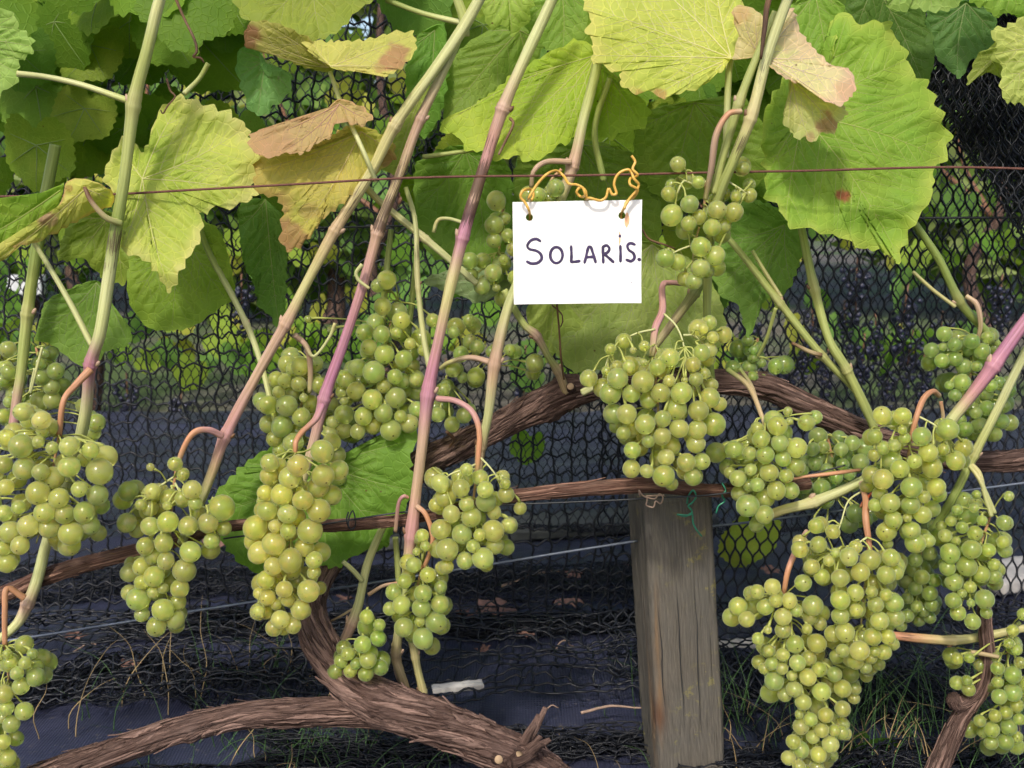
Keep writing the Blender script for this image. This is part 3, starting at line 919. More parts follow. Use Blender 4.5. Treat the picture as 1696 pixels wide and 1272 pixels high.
# thick bundle of gathered net in the upper corner
for k in range(16):
    yb = 0.14 + 0.015 * k
    off = rng.uniform(-18, 18); off2 = rng.uniform(-0.3, 0.3)
    def fn(s, t, yb=yb, k=k):
        return P(s, t, yb + 0.02 * noise(s / 60, t / 60, 0, 80 + k))
    def clip(s, t, k=k, off=off):
        return (t < 95 + (s - 1490) * 1.42 + off + 8 * noise(s / 20, 0, 0, 90 + k) - 7 * (k % 4)) & (s > 1475 + 3 * k)
    if k == 0: bund = MB()
    mm = knit_net(1460, 1790, -90, 560, fn, 0.0010, 21 + off2 * 6, 2.1, sides=3, seed=100 + k, clip=clip, sub=5)
    for v_, q_ in zip(mm.v, mm.q): pass
    n0 = bund.n
    bund.v += mm.v; bund.q += [x + n0 for x in mm.q]; bund.n += mm.n
obj('net_bundle', bund.mesh('net_bundle'), M_NET, label='thick black gathered bundle of net draped in the upper corner', cat='net')
# the net of the next row
fnC = lambda s, t: drape(s, t, 0.72, 1.15, 0.6, 77)
mC = knit_net(-0.98, 0.98, 0.12, 1.22, fnC, 0.00080, 0.0125, 2.0, sides=3, seed=5, sub=4)
obj('bird_net', mC.mesh('bird_net'), M_NETF, label='fine second net with small loops hanging farther back, before the next row', cat='net')

# ------------------------------------------------------------------ vine wood
VINE_A = empty('grapevine', (0.0, 0.0, 0.0), 'grapevine with shaggy brown trunk curving along the ground and canes rising past the sign', 'grapevine', 'white grape vines in the front row')
VINE_B = empty('grapevine', (0.34, 0.02, 0.0), 'grapevine on a thin peeling trunk beyond the post with purple and green canes', 'grapevine', 'white grape vines in the front row')


VINE_B['origin_shift'] = 1


def lpos(U, A, seed=0.0):
    return np.c_[np.cos(A) * 0.012 + seed, np.sin(A) * 0.012, U]


def wood(name, pts, mat, parent, amp=0.12, sides=72, twist=1.2, seed=0, label=None, flakes=20, step=0.0011, knots=(), cover=1.5):
    """pts: (x, y, width px, Y)"""
    c = np.array([[x, y, w_, Y] for x, y, w_, Y in pts], float)
    raw = np.array([P(x, y, Y) for x, y, _, Y in pts])
    L = np.sum(np.linalg.norm(np.diff(raw, axis=0), axis=1))
    n = int(L / step)
    cc = spline(np.c_[raw, c[:, 2] * PX(c[:, 3]) * 0.355], n)
    p, r = cc[:, :3], cc[:, 3]
    wv = fbm(np.linspace(0, L * 22, n), seed * 3.1, 0, seed)
    r = r * (1 + 0.10 * wv)
    def disp(U, A, R):
        aa = A + twist * U / 0.1 * 0.5
        cx, sx = np.cos(aa), np.sin(aa)
        k = 2.6
        d1 = fbm(cx * k, sx * k, U * 11, seed, 3)
        k2 = 6.5
        d2 = 1 - 2.6 * np.abs(noise(cx * k2, sx * k2, U * 18, seed + 5))
        d3 = 1 - 2.4 * np.abs(noise(cx * 12, sx * 12, U * 34, seed + 6))
        d4 = np.where(noise(cx * 4.2, sx * 4.2, U * 14, seed + 7) > 0.05, 1.0, -1.0)        # edges of torn bark layers
        d = amp * R * (0.8 * d1 + 0.7 * d2 + 0.5 * d3 + 0.35 * d4)
        for (ku, ka, kh, kw) in knots:
            g = np.exp(-((U / U.max() - ku) / kw) ** 2 - (np.angle(np.exp(1j * (A - ka))) / 0.8) ** 2)
            d = d + kh * R * g * (1 + 0.5 * noise(cx * 9, sx * 9, U * 200, seed + 9))
        return d
    v, q, t, U, A = tube_arrays(p, r, sides, True, disp)
    o = obj(name, mesh(name, v, q, t, {'lpos': lpos(U, A + twist * U / 0.2, seed)}), mat, parent)
    if label: o['label'] = label
    tt, a_, b_ = frames(p)

    def strip(mb, i0, ln, a0, hw0, lift0, curl_, tone, k):
        i1 = min(n - 2, i0 + ln)
        ii = np.unique(np.linspace(i0, i1, max(6, (i1 - i0) // 2)).astype(int))
        if len(ii) < 5: return None
        f = np.linspace(0, 1, len(ii))
        an = a0 - twist * ((ii - i0) * step) / 0.2 + 0.10 * noise(f * 3, k * 1.7, 0, seed)
        lift = lift0 + curl_ * np.clip((f - 0.6) / 0.4, 0, 1) ** 2 + 0.03 * noise(f * 5, k, 0, seed + 1)
        hw = hw0 * (np.minimum(1, np.minimum(f, 1 - f) * 5) ** 0.7 + 0.08) * (1 + 0.3 * noise(f * 9, k, 2, seed))
        e = []
        for sg, up in ((-1, -0.045), (-0.45, 0.02), (0.1, 0.035), (0.55, 0.02), (1, -0.045)):
            th = an + sg * hw
            rr = r[ii] * (lift + up)
            e.append(p[ii] + rr[:, None] * (np.cos(th)[:, None] * a_[ii] + np.sin(th)[:, None] * b_[ii]))
        vv = np.stack(e, 1).reshape(-1, 3)
        j = np.arange(len(ii) - 1)
        qq = np.vstack([np.c_[j * 5 + q_, j * 5 + q_ + 1, j * 5 + q_ + 6, j * 5 + q_ + 5] for q_ in range(4)])
        lp_ = np.c_[np.repeat(np.cos(an) * .012 + k * .37, 5) + np.tile(np.linspace(-1, 1, 5) * hw0 * 0.012, len(ii)), np.repeat(np.sin(an) * .012, 5), np.repeat(ii * step, 5)]
        return vv, qq, lp_, np.full(len(vv), tone)

    mb = MB()
    n_f = int(cover * L * 2 * math.pi * r.mean() / 0.00013)
    for k in range(n_f):
        g = strip(mb, int(rng.uniform(0.0, 0.965) * n), int(rng.uniform(0.018, 0.055) / step), rng.uniform(0, 2 * math.pi), rng.uniform(0.035, 0.15), 1.0 + amp * rng.uniform(0.35, 1.5), rng.uniform(-0.02, 0.14), rng.uniform(0, 1) ** 2.0, k)
        if g is not None: mb.add(g[0], g[1], None, lpos=g[2], tone=g[3])
    if mb.n:
        fo = obj('bark_fibres', mb.mesh('bark_fibres'), mat, o, kind='stuff')
    for k in range(flakes):
        g = strip(None, int(rng.uniform(0.03, 0.9) * n), int(rng.uniform(0.02, 0.06) / step), rng.uniform(0, 2 * math.pi), rng.uniform(0.08, 0.2), 1.06 + amp, rng.uniform(0.08, 0.45), rng.uniform(0.3, 1), k + 500)
        if g is not None:
            obj('bark_strip', mesh('bark_strip', g[0], g[1], None, {'lpos': g[2], 'tone': g[3]}), mat, o)
    return o


trunk = wood('trunk', [(960, 1330, 100, -0.03), (880, 1272, 98, -0.03), (790, 1225, 92, -0.03), (700, 1190, 94, -0.028), (620, 1158, 98, -0.022), (562, 1112, 88, -0.012), (524, 1050, 78, 0.0), (516, 990, 66, 0.02), (548, 925, 60, 0.045),
                       (610, 850, 58, 0.07), (690, 775, 66, 0.085), (770, 735, 62, 0.085), (860, 688, 62, 0.08), (935, 655, 66, 0.07), (985, 645, 44, 0.07)],
             M_BARK, VINE_A, 0.12, 110, 1.6, 3, 'shaggy brown trunk sweeping up from the ground', 40, knots=[(0.30, 2.0, 0.35, 0.02), (0.97, 1.0, 0.45, 0.02), (0.93, 4.0, 0.35, 0.02), (0.22, 4.4, 0.25, 0.03)])
wood('arm', [(690, 1200, 56, -0.012), (600, 1180, 62, -0.016), (500, 1180, 64, -0.018), (400, 1186, 58, -0.02), (300, 1208, 56, -0.022), (210, 1238, 58, -0.024), (120, 1268, 62, -0.026), (40, 1295, 60, -0.03), (-40, 1310, 60, -0.03)],
     M_BARK, VINE_A, 0.12, 100, 1.0, 8, 'thick bark-covered arm leading away along the ground', 34, knots=[(0.50, 1.2, 0.3, 0.02)])
wood('arm', [(940, 650, 50, 0.07), (1060, 632, 54, 0.075), (1180, 632, 54, 0.075), (1262, 640, 58, 0.075), (1340, 675, 56, 0.075), (1440, 722, 54, 0.08), (1530, 752, 48, 0.085), (1640, 765, 46, 0.09), (1780, 752, 44, 0.09)],
     M_BARK, VINE_B, 0.12, 90, 0.9, 12, 'brown arm arching over the post behind the bunches', 30, knots=[(0.37, 1.5, 0.3, 0.015)])
wood('cordon', [(-60, 1015, 34, 0.0), (20, 978, 36, 0.0), (110, 943, 36, 0.0), (230, 912, 32, 0.0), (380, 872, 26, 0.0), (480, 872, 28, 0.0), (590, 868, 27, 0.0), (690, 858, 26, 0.0), (780, 836, 28, 0.0), (880, 818, 31, 0.0), (1060, 804, 34, 0.0), (1160, 812, 30, 0.005), (1260, 812, 28, 0.01), (1340, 800, 26, 0.02)],
     M_CORDON, VINE_A, 0.09, 52, 0.5, 17, 'thin reddish cordon lying across the top of the post', 26)
wood('trunk', [(1530, 1320, 50, 0.0), (1560, 1255, 46, 0.0), (1590, 1190, 42, 0.0), (1625, 1140, 38, 0.0), (1636, 1090, 36, 0.0), (1632, 1030, 32, 0.0), (1630, 980, 26, 0.01)],
     M_BARK, VINE_B, 0.11, 52, 0.8, 23, 'thin peeling brown trunk leaning up behind the bunch', 16)
wood('arm', [(1640, 1130, 36, 0.004), (1590, 1165, 34, -0.004), (1576, 1155, 30, -0.006)], M_BARK, VINE_B, 0.1, 44, 0.6, 27, None, 4)
# sawn ends and stubs
def stub(px_, py, r, Y, parent, nm='sawn_end', tilt=(0.2, -1, 0.35)):
    c = P(px_, py, Y)
    d = np.array(tilt, float); d /= np.linalg.norm(d)
    R = r * PX(Y)
    p = np.array([c - d * R * 2.2, c - d * R * 0.2, c])
    v, q, t, U, A = tube_arrays(spline(p, 8), np.linspace(R * 1.15, R, 8), 20, True, lambda U, A, rr: 0.06 * rr * noise(np.cos(A) * 2, np.sin(A) * 2, U * 90, 4))
    o = obj(nm, mesh(nm, v, q, t, {'lpos': lpos(U, A)}), M_BARK, parent)
    v2, q2, t2, _, _ = tube_arrays(np.array([c - d * 0.0002, c + d * 0.0006]), [R * 0.86, R * 0.80], 20)
    obj('cut_face', mesh('cut_face', v2, q2, t2), M_CUT, o)
stub(826, 1258, 9, -0.075, VINE_A, tilt=(0.25, -1, 0.5))
stub(862, 1252, 12, -0.05, VINE_A, 'bark_stub', (0.7, -0.2, 0.9))
stub(945, 640, 7, 0.045, VINE_A, 'bark_stub', (-0.2, -1, 0.5))

for k in range(9):
    a0 = P(858 + 5 * (k % 3), 1262 - 3 * k, -0.055 + 0.004 * k)
    d0 = np.array([0.009 + 0.008 * rng.random(), rng.normal(0, 0.006), 0.012 * rng.random() + 0.003 * k - 0.004])
    pp = spline(np.array([a0 - d0 * 0.4, a0 + d0 * 0.4, a0 + d0 * (1.0 + 0.4 * rng.random()) + [0, 0, 0.006 * rng.random()]]), 10)
    v, q, t, U, A = tube_arrays(pp, np.linspace(0.005, 0.0022, 10) * (0.6 + 0.6 * rng.random()), 9, True, lambda U, A, R: 0.3 * R * noise(np.cos(A) * 3, np.sin(A) * 3, U * 200, k), 0.45)
    obj('bark_shred', mesh('bark_shred', v, q, t, {'lpos': lpos(U, A, k), 'tone': np.full(len(v), 0.3 + 0.06 * k)}), M_BARK, VINE_A)

# ------------------------------------------------------------------ canes
G_ = (0.40, 0.45, 0.15); GY = (0.56, 0.52, 0.24); GD = (0.24, 0.31, 0.08); PK = (0.53, 0.29, 0.28); PU = (0.46, 0.21, 0.30)
TN = (0.50, 0.39, 0.23); OR = (0.55, 0.28, 0.16); BR = (0.20, 0.11, 0.06); SA = (0.52, 0.36, 0.26); PG = (0.56, 0.58, 0.28)


def cane(parent, pts, nodes=(), label=None, name='cane', seed=0, les=(), sides=18, buds=True, Y=None):
    """pts (x, y, width px, Y, colour); nodes (x, y); les (x, y, radius px, strength)"""
    pts = [tuple(p) for p in pts]
    c = np.array([[p[0], p[1], p[2], p[3], *p[4]] for p in pts], float)
    raw = np.array([P(p[0], p[1], p[3]) for p in pts])
    L = np.sum(np.linalg.norm(np.diff(raw, axis=0), axis=1))
    n = max(12, int(L / 0.0015))
    s = spline(np.c_[raw, c[:, 2] * PX(c[:, 3]) * (0.365 if sides == 18 else 0.44), c[:, :2], c[:, 4:7]], n)
    p, r, xy, col = s[:, :3], s[:, 3].copy(), s[:, 4:6], np.clip(s[:, 6:9], 0.005, 1)
    r *= 1 + 0.03 * noise(np.linspace(0, L * 60, n), seed, 0, 2)
    ring = np.zeros(n)
    for nx, ny in nodes:
        d = np.hypot(xy[:, 0] - nx, xy[:, 1] - ny)
        i = np.argmin(d)
        dd = (np.arange(n) - i) * (L / n)
        r += r[i] * (0.20 * np.exp(-(dd / 0.0045) ** 2) + 0.12 * np.exp(-((dd - 0.002) / 0.0012) ** 2) - 0.10 * np.exp(-((dd + 0.0) / 0.0008) ** 2))
        col += (np.array(PK) - col) * (0.15 * np.exp(-(dd / 0.008) ** 2))[:, None]
    v, q, t, U, A = tube_arrays(p, r, sides, True, lambda U, A, R: 0.045 * R * np.sin(A * 7 + noise(U * 20, 0, 0, 3)) + 0.05 * R * noise(U * 38, seed * 2.2, 0, 6) + 0.03 * R * noise(np.cos(A) * 2, np.sin(A) * 2, U * 70, seed))
    C = np.repeat(col, sides, 0); C = np.vstack([C, col[0], col[-1]])
    XY = np.repeat(xy, sides, 0); XY = np.vstack([XY, xy[0], xy[-1]])
    le = np.zeros(len(v))
    for lx, ly, lr, ls in les:
        le = np.maximum(le, ls * np.exp(-((XY[:, 0] - lx) ** 2 + (XY[:, 1] - ly) ** 2) / lr ** 2))
    o = obj(name, mesh(name, v, q, t, {'col': C, 'lpos': lpos(U, A, seed * 1.7), 'lesion': le}), M_STEM, parent)
    if label: o['label'] = label
    if buds:
        for k, (nx, ny) in enumerate(nodes):
            i = np.argmin(np.hypot(xy[:, 0] - nx, xy[:, 1] - ny))
            tn = p[min(i + 1, n - 1)] - p[max(i - 1, 0)]; tn /= np.linalg.norm(tn)
            side = np.cross(tn, [0, 1, 0]) * (-1 if (k + seed) % 2 else 1); side /= np.linalg.norm(side) + 1e-9
            b0 = p[i] + side * r[i] * 0.7
            up = -tn if tn[2] < 0 else tn
            d = side * 0.8 + up * 0.8 + np.array([0, -0.3, 0])
            pp = spline(np.array([b0, b0 + d * r[i] * 0.45, b0 + d * r[i] * 0.8 + up * r[i] * 0.2]), 6)
            vv, qq, t3, U2, A2 = tube_arrays(pp, r[i] * np.array([0.5, 0.5, 0.46, 0.38, 0.24, 0.05]), 9)
            cc = np.repeat(np.array([BR if (k + seed) % 3 == 0 else SA]), len(vv), 0)
            obj('bud', mesh('bud', vv, qq, t3, {'col': cc, 'lpos': lpos(U2, A2, k), 'lesion': np.full(len(vv), 0.1)}), M_STEM, o)
    return o


def stalkish(parent, pts, name, r_sides=9):
    return cane(parent, pts, (), None, name, 3, (), r_sides, False)


cane(VINE_A, [(285, -70, 24, -0.05, G_), (262, 10, 24, -0.05, PG), (245, 80, 24, -0.05, G_), (222, 170, 26, -0.05, G_), (207, 290, 25, -0.05, G_), (192, 380, 27, -0.05, GD), (180, 460, 27, -0.05, PG), (166, 550, 27, -0.05, PG), (150, 605, 27, -0.045, PU), (141, 690, 26, -0.035, PG), (118, 780, 26, -0.02, PG), (80, 890, 26, -0.012, PG), (62, 960, 27, -0.012, PG), (45, 1003, 28, -0.014, SA), (22, 1040, 22, -0.02, PG), (-40, 1085, 20, -0.025, TN)],
     [(222, 170), (150, 602), (47, 1000)], 'long pale green cane standing before the yellow leaf', seed=1, les=[(186, 400, 34, 0.42), (184, 440, 20, 0.3)])
cane(VINE_A, [(92, 240, 24, 0.03, GD), (75, 330, 26, 0.03, GD), (60, 420, 26, 0.03, GD), (46, 515, 26, 0.03, G_), (36, 610, 24, 0.03, G_), (28, 660, 22, 0.03, SA), (22, 705, 22, 0.03, PK)], [(45, 515)], 'dark green cane in the shade behind the curled leaf', seed=2)
cane(VINE_A, [(815, -40, 24, -0.004, PG), (768, 45, 26, -0.004, PG), (722, 112, 23, -0.004, PG), (655, 207, 25, -0.005, GY), (612, 290, 23, -0.006, GY), (557, 378, 25, -0.008, TN), (505, 475, 22, -0.01, GY), (474, 535, 25, -0.012, SA), (425, 622, 23, -0.014, SA), (375, 718, 26, -0.016, PK), (352, 780, 23, -0.016, TN), (332, 830, 22, -0.014, PG), (300, 900, 20, -0.01, PG)],
     [(655, 207), (557, 378), (474, 535), (374, 718)], 'leaning pale cane with pink joints, steepest of the crossing pair', seed=3, les=[(560, 350, 50, 0.30), (580, 320, 40, 0.30), (540, 400, 30, 0.22)])
cane(VINE_A, [(775, 20, 20, 0.004, PG), (745, 95, 20, 0.004, PG), (697, 195, 22, 0.003, SA), (664, 285, 22, 0.002, TN), (640, 345, 23, 0.0, TN), (626, 385, 25, 0.0, SA), (602, 470, 23, 0.0, PK), (565, 580, 23, -0.002, PU), (540, 650, 25, -0.004, PU), (520, 730, 22, -0.006, SA), (500, 800, 20, -0.006, GY)],
     [(697, 195), (627, 383), (538, 655)], 'pink cane with a cut snag, second of the crossing pair', seed=4, les=[(660, 290, 60, 0.36), (642, 345, 36, 0.45), (628, 372, 16, 0.5)])
cane(VINE_A, [(770, 60, 20, 0.0, PG), (768, 30, 22, 0.0, G_), (758, 0, 20, 0.0, G_), (748, -40, 18, 0.0, G_)], [], None, seed=5)
cane(VINE_A, [(935, -50, 23, 0.0, G_), (905, 20, 24, 0.0, PG), (870, 95, 25, 0.0, PG), (833, 180, 27, 0.0, SA), (805, 265, 26, 0.0, PK), (788, 320, 25, 0.0, SA), (768, 388, 27, 0.0, PU), (745, 480, 25, -0.002, GY), (725, 570, 24, -0.004, PK), (710, 645, 28, -0.006, PU), (700, 730, 25, -0.008, SA), (690, 810, 24, -0.01, SA), (681, 885, 28, -0.012, PK), (673, 950, 23, -0.008, PG), (664, 1020, 22, 0.0, PG), (656, 1085, 24, 0.01, TN), (662, 1110, 22, 0.012, TN), (680, 1160, 18, 0.016, BR)],
     [(832, 180), (767, 390), (709, 647), (681, 880), (656, 1080)], 'long pink and green cane just beside the sign', seed=6, les=[(795, 300, 46, 0.5), (780, 350, 30, 0.5), (815, 240, 30, 0.3)])
cane(VINE_A, [(995, 70, 22, 0.012, G_), (985, 125, 23, 0.012, G_), (966, 200, 23, 0.012, PG), (950, 270, 25, 0.012, SA), (920, 350, 22, 0.012, G_), (880, 420, 20, 0.012, G_), (843, 505, 22, 0.012, PG), (820, 600, 25, 0.012, SA), (808, 690, 21, 0.012, PG), (796, 745, 22, 0.016, TN), (792, 790, 18, 0.02, TN)],
     [(948, 272), (820, 598), (797, 735)], 'pale cane passing behind the white sign', seed=7)
cane(VINE_A, [(1010, 130, 12, 0.045, G_), (985, 215, 14, 0.045, G_), (1000, 300, 14, 0.045, GD)], [], None, seed=8)
cane(VINE_B, [(1325, -50, 20, -0.05, PG), (1302, 5, 22, -0.05, PG), (1270, 95, 24, -0.05, PG), (1245, 190, 25, -0.05, GY), (1215, 265, 22, -0.045, G_), (1190, 325, 22, -0.035, G_), (1178, 380, 20, -0.02, G_), (1172, 470, 20, 0.0, G_), (1172, 560, 18, 0.01, GD), (1180, 640, 16, 0.02, GD)],
     [(1244, 192)], 'green cane dropping behind the small bunch beside the sign', seed=9, les=[(1255, 120, 50, 0.30), (1225, 240, 40, 0.32)])
cane(VINE_B, [(1310, -60, 14, -0.062, BR), (1275, -5, 13, -0.062, BR), (1266, 50, 11, -0.061, BR), (1260, 98, 6, -0.06, BR)], [], 'thin dead brown shoot lying before the pink leaf', seed=10, les=[(1266, 60, 60, 0.5)])
cane(VINE_B, [(1285, 20, 18, -0.044, G_), (1255, 90, 18, -0.044, G_), (1226, 165, 20, -0.044, G_), (1200, 250, 18, -0.04, G_), (1182, 320, 18, -0.036, G_)], [(1224, 168)], None, seed=11)
cane(VINE_B, [(1210, 95, 16, -0.014, G_), (1206, 130, 16, -0.014, G_), (1204, 190, 15, -0.014, PG), (1202, 260, 14, 0.0, PG)], [], None, 'cane', seed=12)
cane(VINE_B, [(1780, 425, 28, -0.03, PU), (1696, 535, 29, -0.03, PU), (1648, 602, 32, -0.03, PU), (1612, 650, 28, -0.028, PK), (1580, 690, 28, -0.024, PG), (1545, 735, 26, -0.018, PG), (1500, 790, 22, -0.01, G_)], [(1647, 603)], 'bright purple cane slanting in from the edge', seed=13)
cane(VINE_B, [(1740, 510, 20, 0.0, G_), (1690, 600, 20, 0.0, PG), (1655, 672, 20, 0.0, PG), (1616, 748, 20, 0.0, G_), (1575, 830, 20, 0.0, GD), (1530, 900, 18, 0.01, GD)], [(1616, 750)], 'thin green cane beneath the purple one', seed=14)
cane(VINE_B, [(1318, 330, 18, 0.05, GD), (1330, 390, 19, 0.05, G_), (1348, 475, 20, 0.05, G_), (1372, 560, 19, 0.045, G_), (1402, 612, 21, 0.045, G_), (1440, 690, 20, 0.05, G_), (1455, 730, 18, 0.055, G_)], [(1348, 475), (1403, 612)], 'green cane hanging below the largest green leaf', seed=15)
cane(VINE_B, [(1180, 370, 12, 0.05, GD), (1215, 405, 14, 0.05, G_), (1290, 500, 17, 0.05, G_), (1358, 585, 17, 0.05, G_), (1420, 650, 17, 0.055, G_), (1448, 700, 16, 0.06, G_)], [(1290, 498), (1360, 588)], 'slender green cane slanting down from the small bunch', seed=16)
cane(VINE_B, [(1246, 415, 8, 0.05, G_), (1270, 455, 9, 0.05, GY), (1294, 492, 9, 0.05, GY)], [], None, 'side_shoot', seed=17, buds=False)
cane(VINE_B, [(1512, 450, 8, 0.05, GY), (1545, 480, 9, 0.05, GY), (1582, 508, 9, 0.05, GY)], [], None, 'side_shoot', seed=17, buds=False)
cane(VINE_B, [(1360, 588, 10, 0.045, BR), (1340, 582, 10, 0.04, TN), (1312, 568, 7, 0.035, BR)], [], None, 'side_shoot', seed=18, buds=False)
cane(VINE_B, [(1515, 370, 16, 0.06, GD), (1555, 430, 18, 0.06, GD), (1590, 500, 20, 0.06, GD), (1630, 545, 18, 0.06, GD), (1670, 590, 16, 0.06, GD)], [(1588, 498)], 'shaded green cane before the knitted net', seed=19)
cane(VINE_B, [(1255, 862, 22, -0.01, TN), (1295, 845, 24, -0.012, GY), (1345, 832, 26, -0.014, PG), (1400, 810, 24, -0.014, PG), (1440, 788, 22, -0.012, G_), (1480, 750, 20, -0.004, G_)], [(1345, 832)], 'stout yellow-green cane between two bunches', seed=20)
cane(VINE_B, [(1440, 1048, 20, 0.012, OR), (1500, 1055, 22, 0.01, OR), (1580, 1060, 22, 0.01, GY), (1640, 1052, 20, 0.012, GY), (1700, 1040, 18, 0.014, GY), (1790, 1030, 18, 0.02, GY)], [(1575, 1060)], 'yellow and red cane low beside the thin trunk', seed=21, les=[(1500, 1050, 30, 0.3)])
cane(VINE_A, [(318, 340, 13, 0.05, GD), (345, 415, 14, 0.05, GD), (385, 490, 14, 0.045, PG), (412, 545, 14, 0.04, PG), (432, 600, 13, 0.035, PG), (448, 665, 12, 0.03, PG), (460, 720, 11, 0.03, PG)], [(408, 535)], 'slim pale shoot crossing the net', seed=22)
cane(VINE_A, [(595, 295, 18, 0.03, G_), (625, 330, 15, 0.03, GY), (700, 392, 16, 0.03, PG), (745, 430, 15, 0.03, PG), (790, 470, 14, 0.03, PG)], [(700, 392)], 'green shoot slanting behind the pink canes', seed=23)
cane(VINE_A, [(672, 310, 11, 0.026, G_), (688, 370, 11, 0.026, PG), (692, 470, 12, 0.026, PG), (702, 560, 13, 0.026, PG), (712, 610, 14, 0.026, PG)], [(690, 465)], None, seed=24, les=[(692, 420, 30, 0.3)])
cane(VINE_A, [(648, 380, 13, 0.05, GD), (638, 470, 14, 0.05, G_), (632, 560, 14, 0.05, G_)], [], None, seed=25)
cane(VINE_A, [(690, 430, 13, 0.06, GD), (680, 520, 14, 0.06, GD), (672, 590, 14, 0.06, GD)], [], None, seed=26)
cane(VINE_A, [(835, 480, 15, 0.03, G_), (866, 535, 16, 0.03, G_), (888, 555, 19, 0.032, SA), (908, 590, 16, 0.04, G_), (924, 615, 18, 0.05, TN), (938, 650, 18, 0.06, TN)], [(887, 553), (922, 612)], 'short shoot rising from the old wood beneath the sign', seed=27)
cane(VINE_A, [(1072, 590, 16, 0.03, GD), (1110, 540, 20, 0.03, TN), (1150, 485, 22, 0.025, GD), (1180, 440, 18, 0.02, GD)], [(1148, 488)], 'brown-green cane above the large central bunch', seed=28)
cane(VINE_A, [(640, 860, 16, 0.02, G_), (610, 930, 20, 0.02, PG), (594, 1000, 22, 0.018, PG), (580, 1040, 26, 0.014, SA), (562, 1075, 24, 0.008, TN)], [(583, 1030)], 'stout green shoot springing from the trunk bend', seed=29)
cane(VINE_A, [(568, 930, 10, 0.01, PG), (585, 945, 12, 0.012, PG), (600, 962, 12, 0.015, PG)], [], None, 'side_shoot', seed=30, buds=False)
cane(VINE_A, [(655, 1065, 20, 0.02, TN), (660, 1110, 22, 0.02, SA), (672, 1140, 18, 0.02, BR), (692, 1168, 16, 0.02, BR)], [], None, seed=31)
cane(VINE_A, [(670, 1030, 16, 0.022, PG), (684, 1070, 18, 0.022, GY), (692, 1110, 18, 0.022, GY), (702, 1150, 17, 0.022, GY)], [(682, 1085), (700, 1140)], 'twin yellowish shoot at the foot of the long cane', seed=32)
cane(VINE_A, [(655, 890, 14, 0.03, G_), (660, 960, 14, 0.03, G_), (662, 1040, 14, 0.03, G_)], [], None, seed=33)
cane(VINE_B, [(1225, 610, 8, 0.03, GD), (1245, 640, 9, 0.03, TN), (1258, 680, 9, 0.02, TN)], [], None, 'side_shoot', seed=34, buds=False)
cane(VINE_A, [(965, 650, 18, 0.03, PG), (985, 640, 17, 0.025, PG), (1005, 630, 16, 0.02, PG)], [], None, 'side_shoot', seed=35, buds=False)
cane(VINE_B, [(1600, 765, 10, 0.0, G_), (1620, 790, 11, -0.01, GY), (1632, 815, 10, -0.012, PG), (1648, 850, 9, -0.012, PG)], [], None, 'side_shoot', seed=36, buds=False)

# tendrils and petioles that show on their own
TD = lambda par, pts: stalkish(par, pts, 'tendril')
TD(VINE_A, [(288, -10, 6, -0.01, BR), (305, 30, 5, -0.01, BR), (322, 65, 5, -0.012, BR), (326, 85, 5, -0.014, BR), (320, 94, 4, -0.014, BR), (332, 96, 4, -0.012, BR), (338, 104, 3, -0.01, BR)])
TD(VINE_A, [(276, 130, 4, -0.03, BR), (282, 150, 4, -0.03, BR), (290, 160, 3, -0.03, BR), (278, 175, 3, -0.03, BR), (270, 188, 3, -0.03, BR), (266, 182, 2.5, -0.03, BR)])
TD(VINE_A, [(922, 500, 4, -0.02, BR), (926, 545, 4, -0.01, BR), (929, 590, 4, 0.0, BR), (934, 628, 4, 0.03, BR)])
TD(VINE_A, [(914, 505, 3, -0.01, BR), (930, 520, 3, -0.01, BR), (932, 532, 3, -0.01, BR), (928, 542, 2, -0.01, BR)])
TD(VINE_A, [(845, 196, 6, -0.006, BR), (850, 206, 5, -0.01, BR), (838, 232, 5, -0.012, BR), (826, 256, 4, -0.008, SA)])
TD(VINE_A, [(600, 438, 8, -0.012, PG), (590, 452, 7, -0.012, PG), (594, 464, 7, -0.012, PG), (612, 478, 6, -0.012, GY)])
TD(VINE_A, [(555, 535, 6, 0.0, GY), (545, 560, 6, 0.0, PG), (520, 590, 6, 0.0, PG), (505, 570, 10, 0.0, SA), (490, 555, 10, 0.0, SA)])
TD(VINE_A, [(655, 880, 8, -0.008, SA), (660, 835, 8, -0.014, PK), (668, 822, 7, -0.016, PK), (676, 824, 7, -0.014, OR)])
TD(VINE_A, [(610, 985, 8, 0.018, SA), (635, 970, 7, 0.018, SA), (660, 965, 6, 0.02, OR)])
TD(VINE_A, [(545, 1030, 4, 0.02, BR), (565, 1020, 5, 0.02, TN), (585, 1008, 5, 0.02, TN)])
TD(VINE_B, [(1064, 380, 4, -0.02, BR), (1075, 396, 4, -0.02, BR), (1100, 405, 4, -0.02, BR), (1118, 412, 3, -0.02, BR)])
TD(VINE_B, [(1280, 800, 5, -0.03, BR), (1330, 790, 6, -0.03, OR), (1380, 784, 8, -0.03, OR), (1425, 778, 6, -0.025, BR)])
TD(VINE_B, [(1425, 840, 5, -0.04, OR), (1432, 830, 7, -0.042, (0.5, 0.1, 0.04)), (1444, 816, 4, -0.044, (0.5, 0.1, 0.04))])
TD(VINE_B, [(1560, 710, 6, 0.02, TN), (1562, 690, 7, 0.02, TN), (1558, 665, 7, 0.02, OR)])
TD(VINE_A, [(740, 715, 6, 0.05, BR), (752, 728, 7, 0.06, BR), (745, 740, 5, 0.07, BR)])
TD(VINE_B, [(1608, 1080, 8, -0.006, TN), (1622, 1082, 9, -0.008, TN), (1654, 1088, 8, -0.01, TN)])
PT = lambda par, pts: stalkish(par, pts, 'petiole', 10)
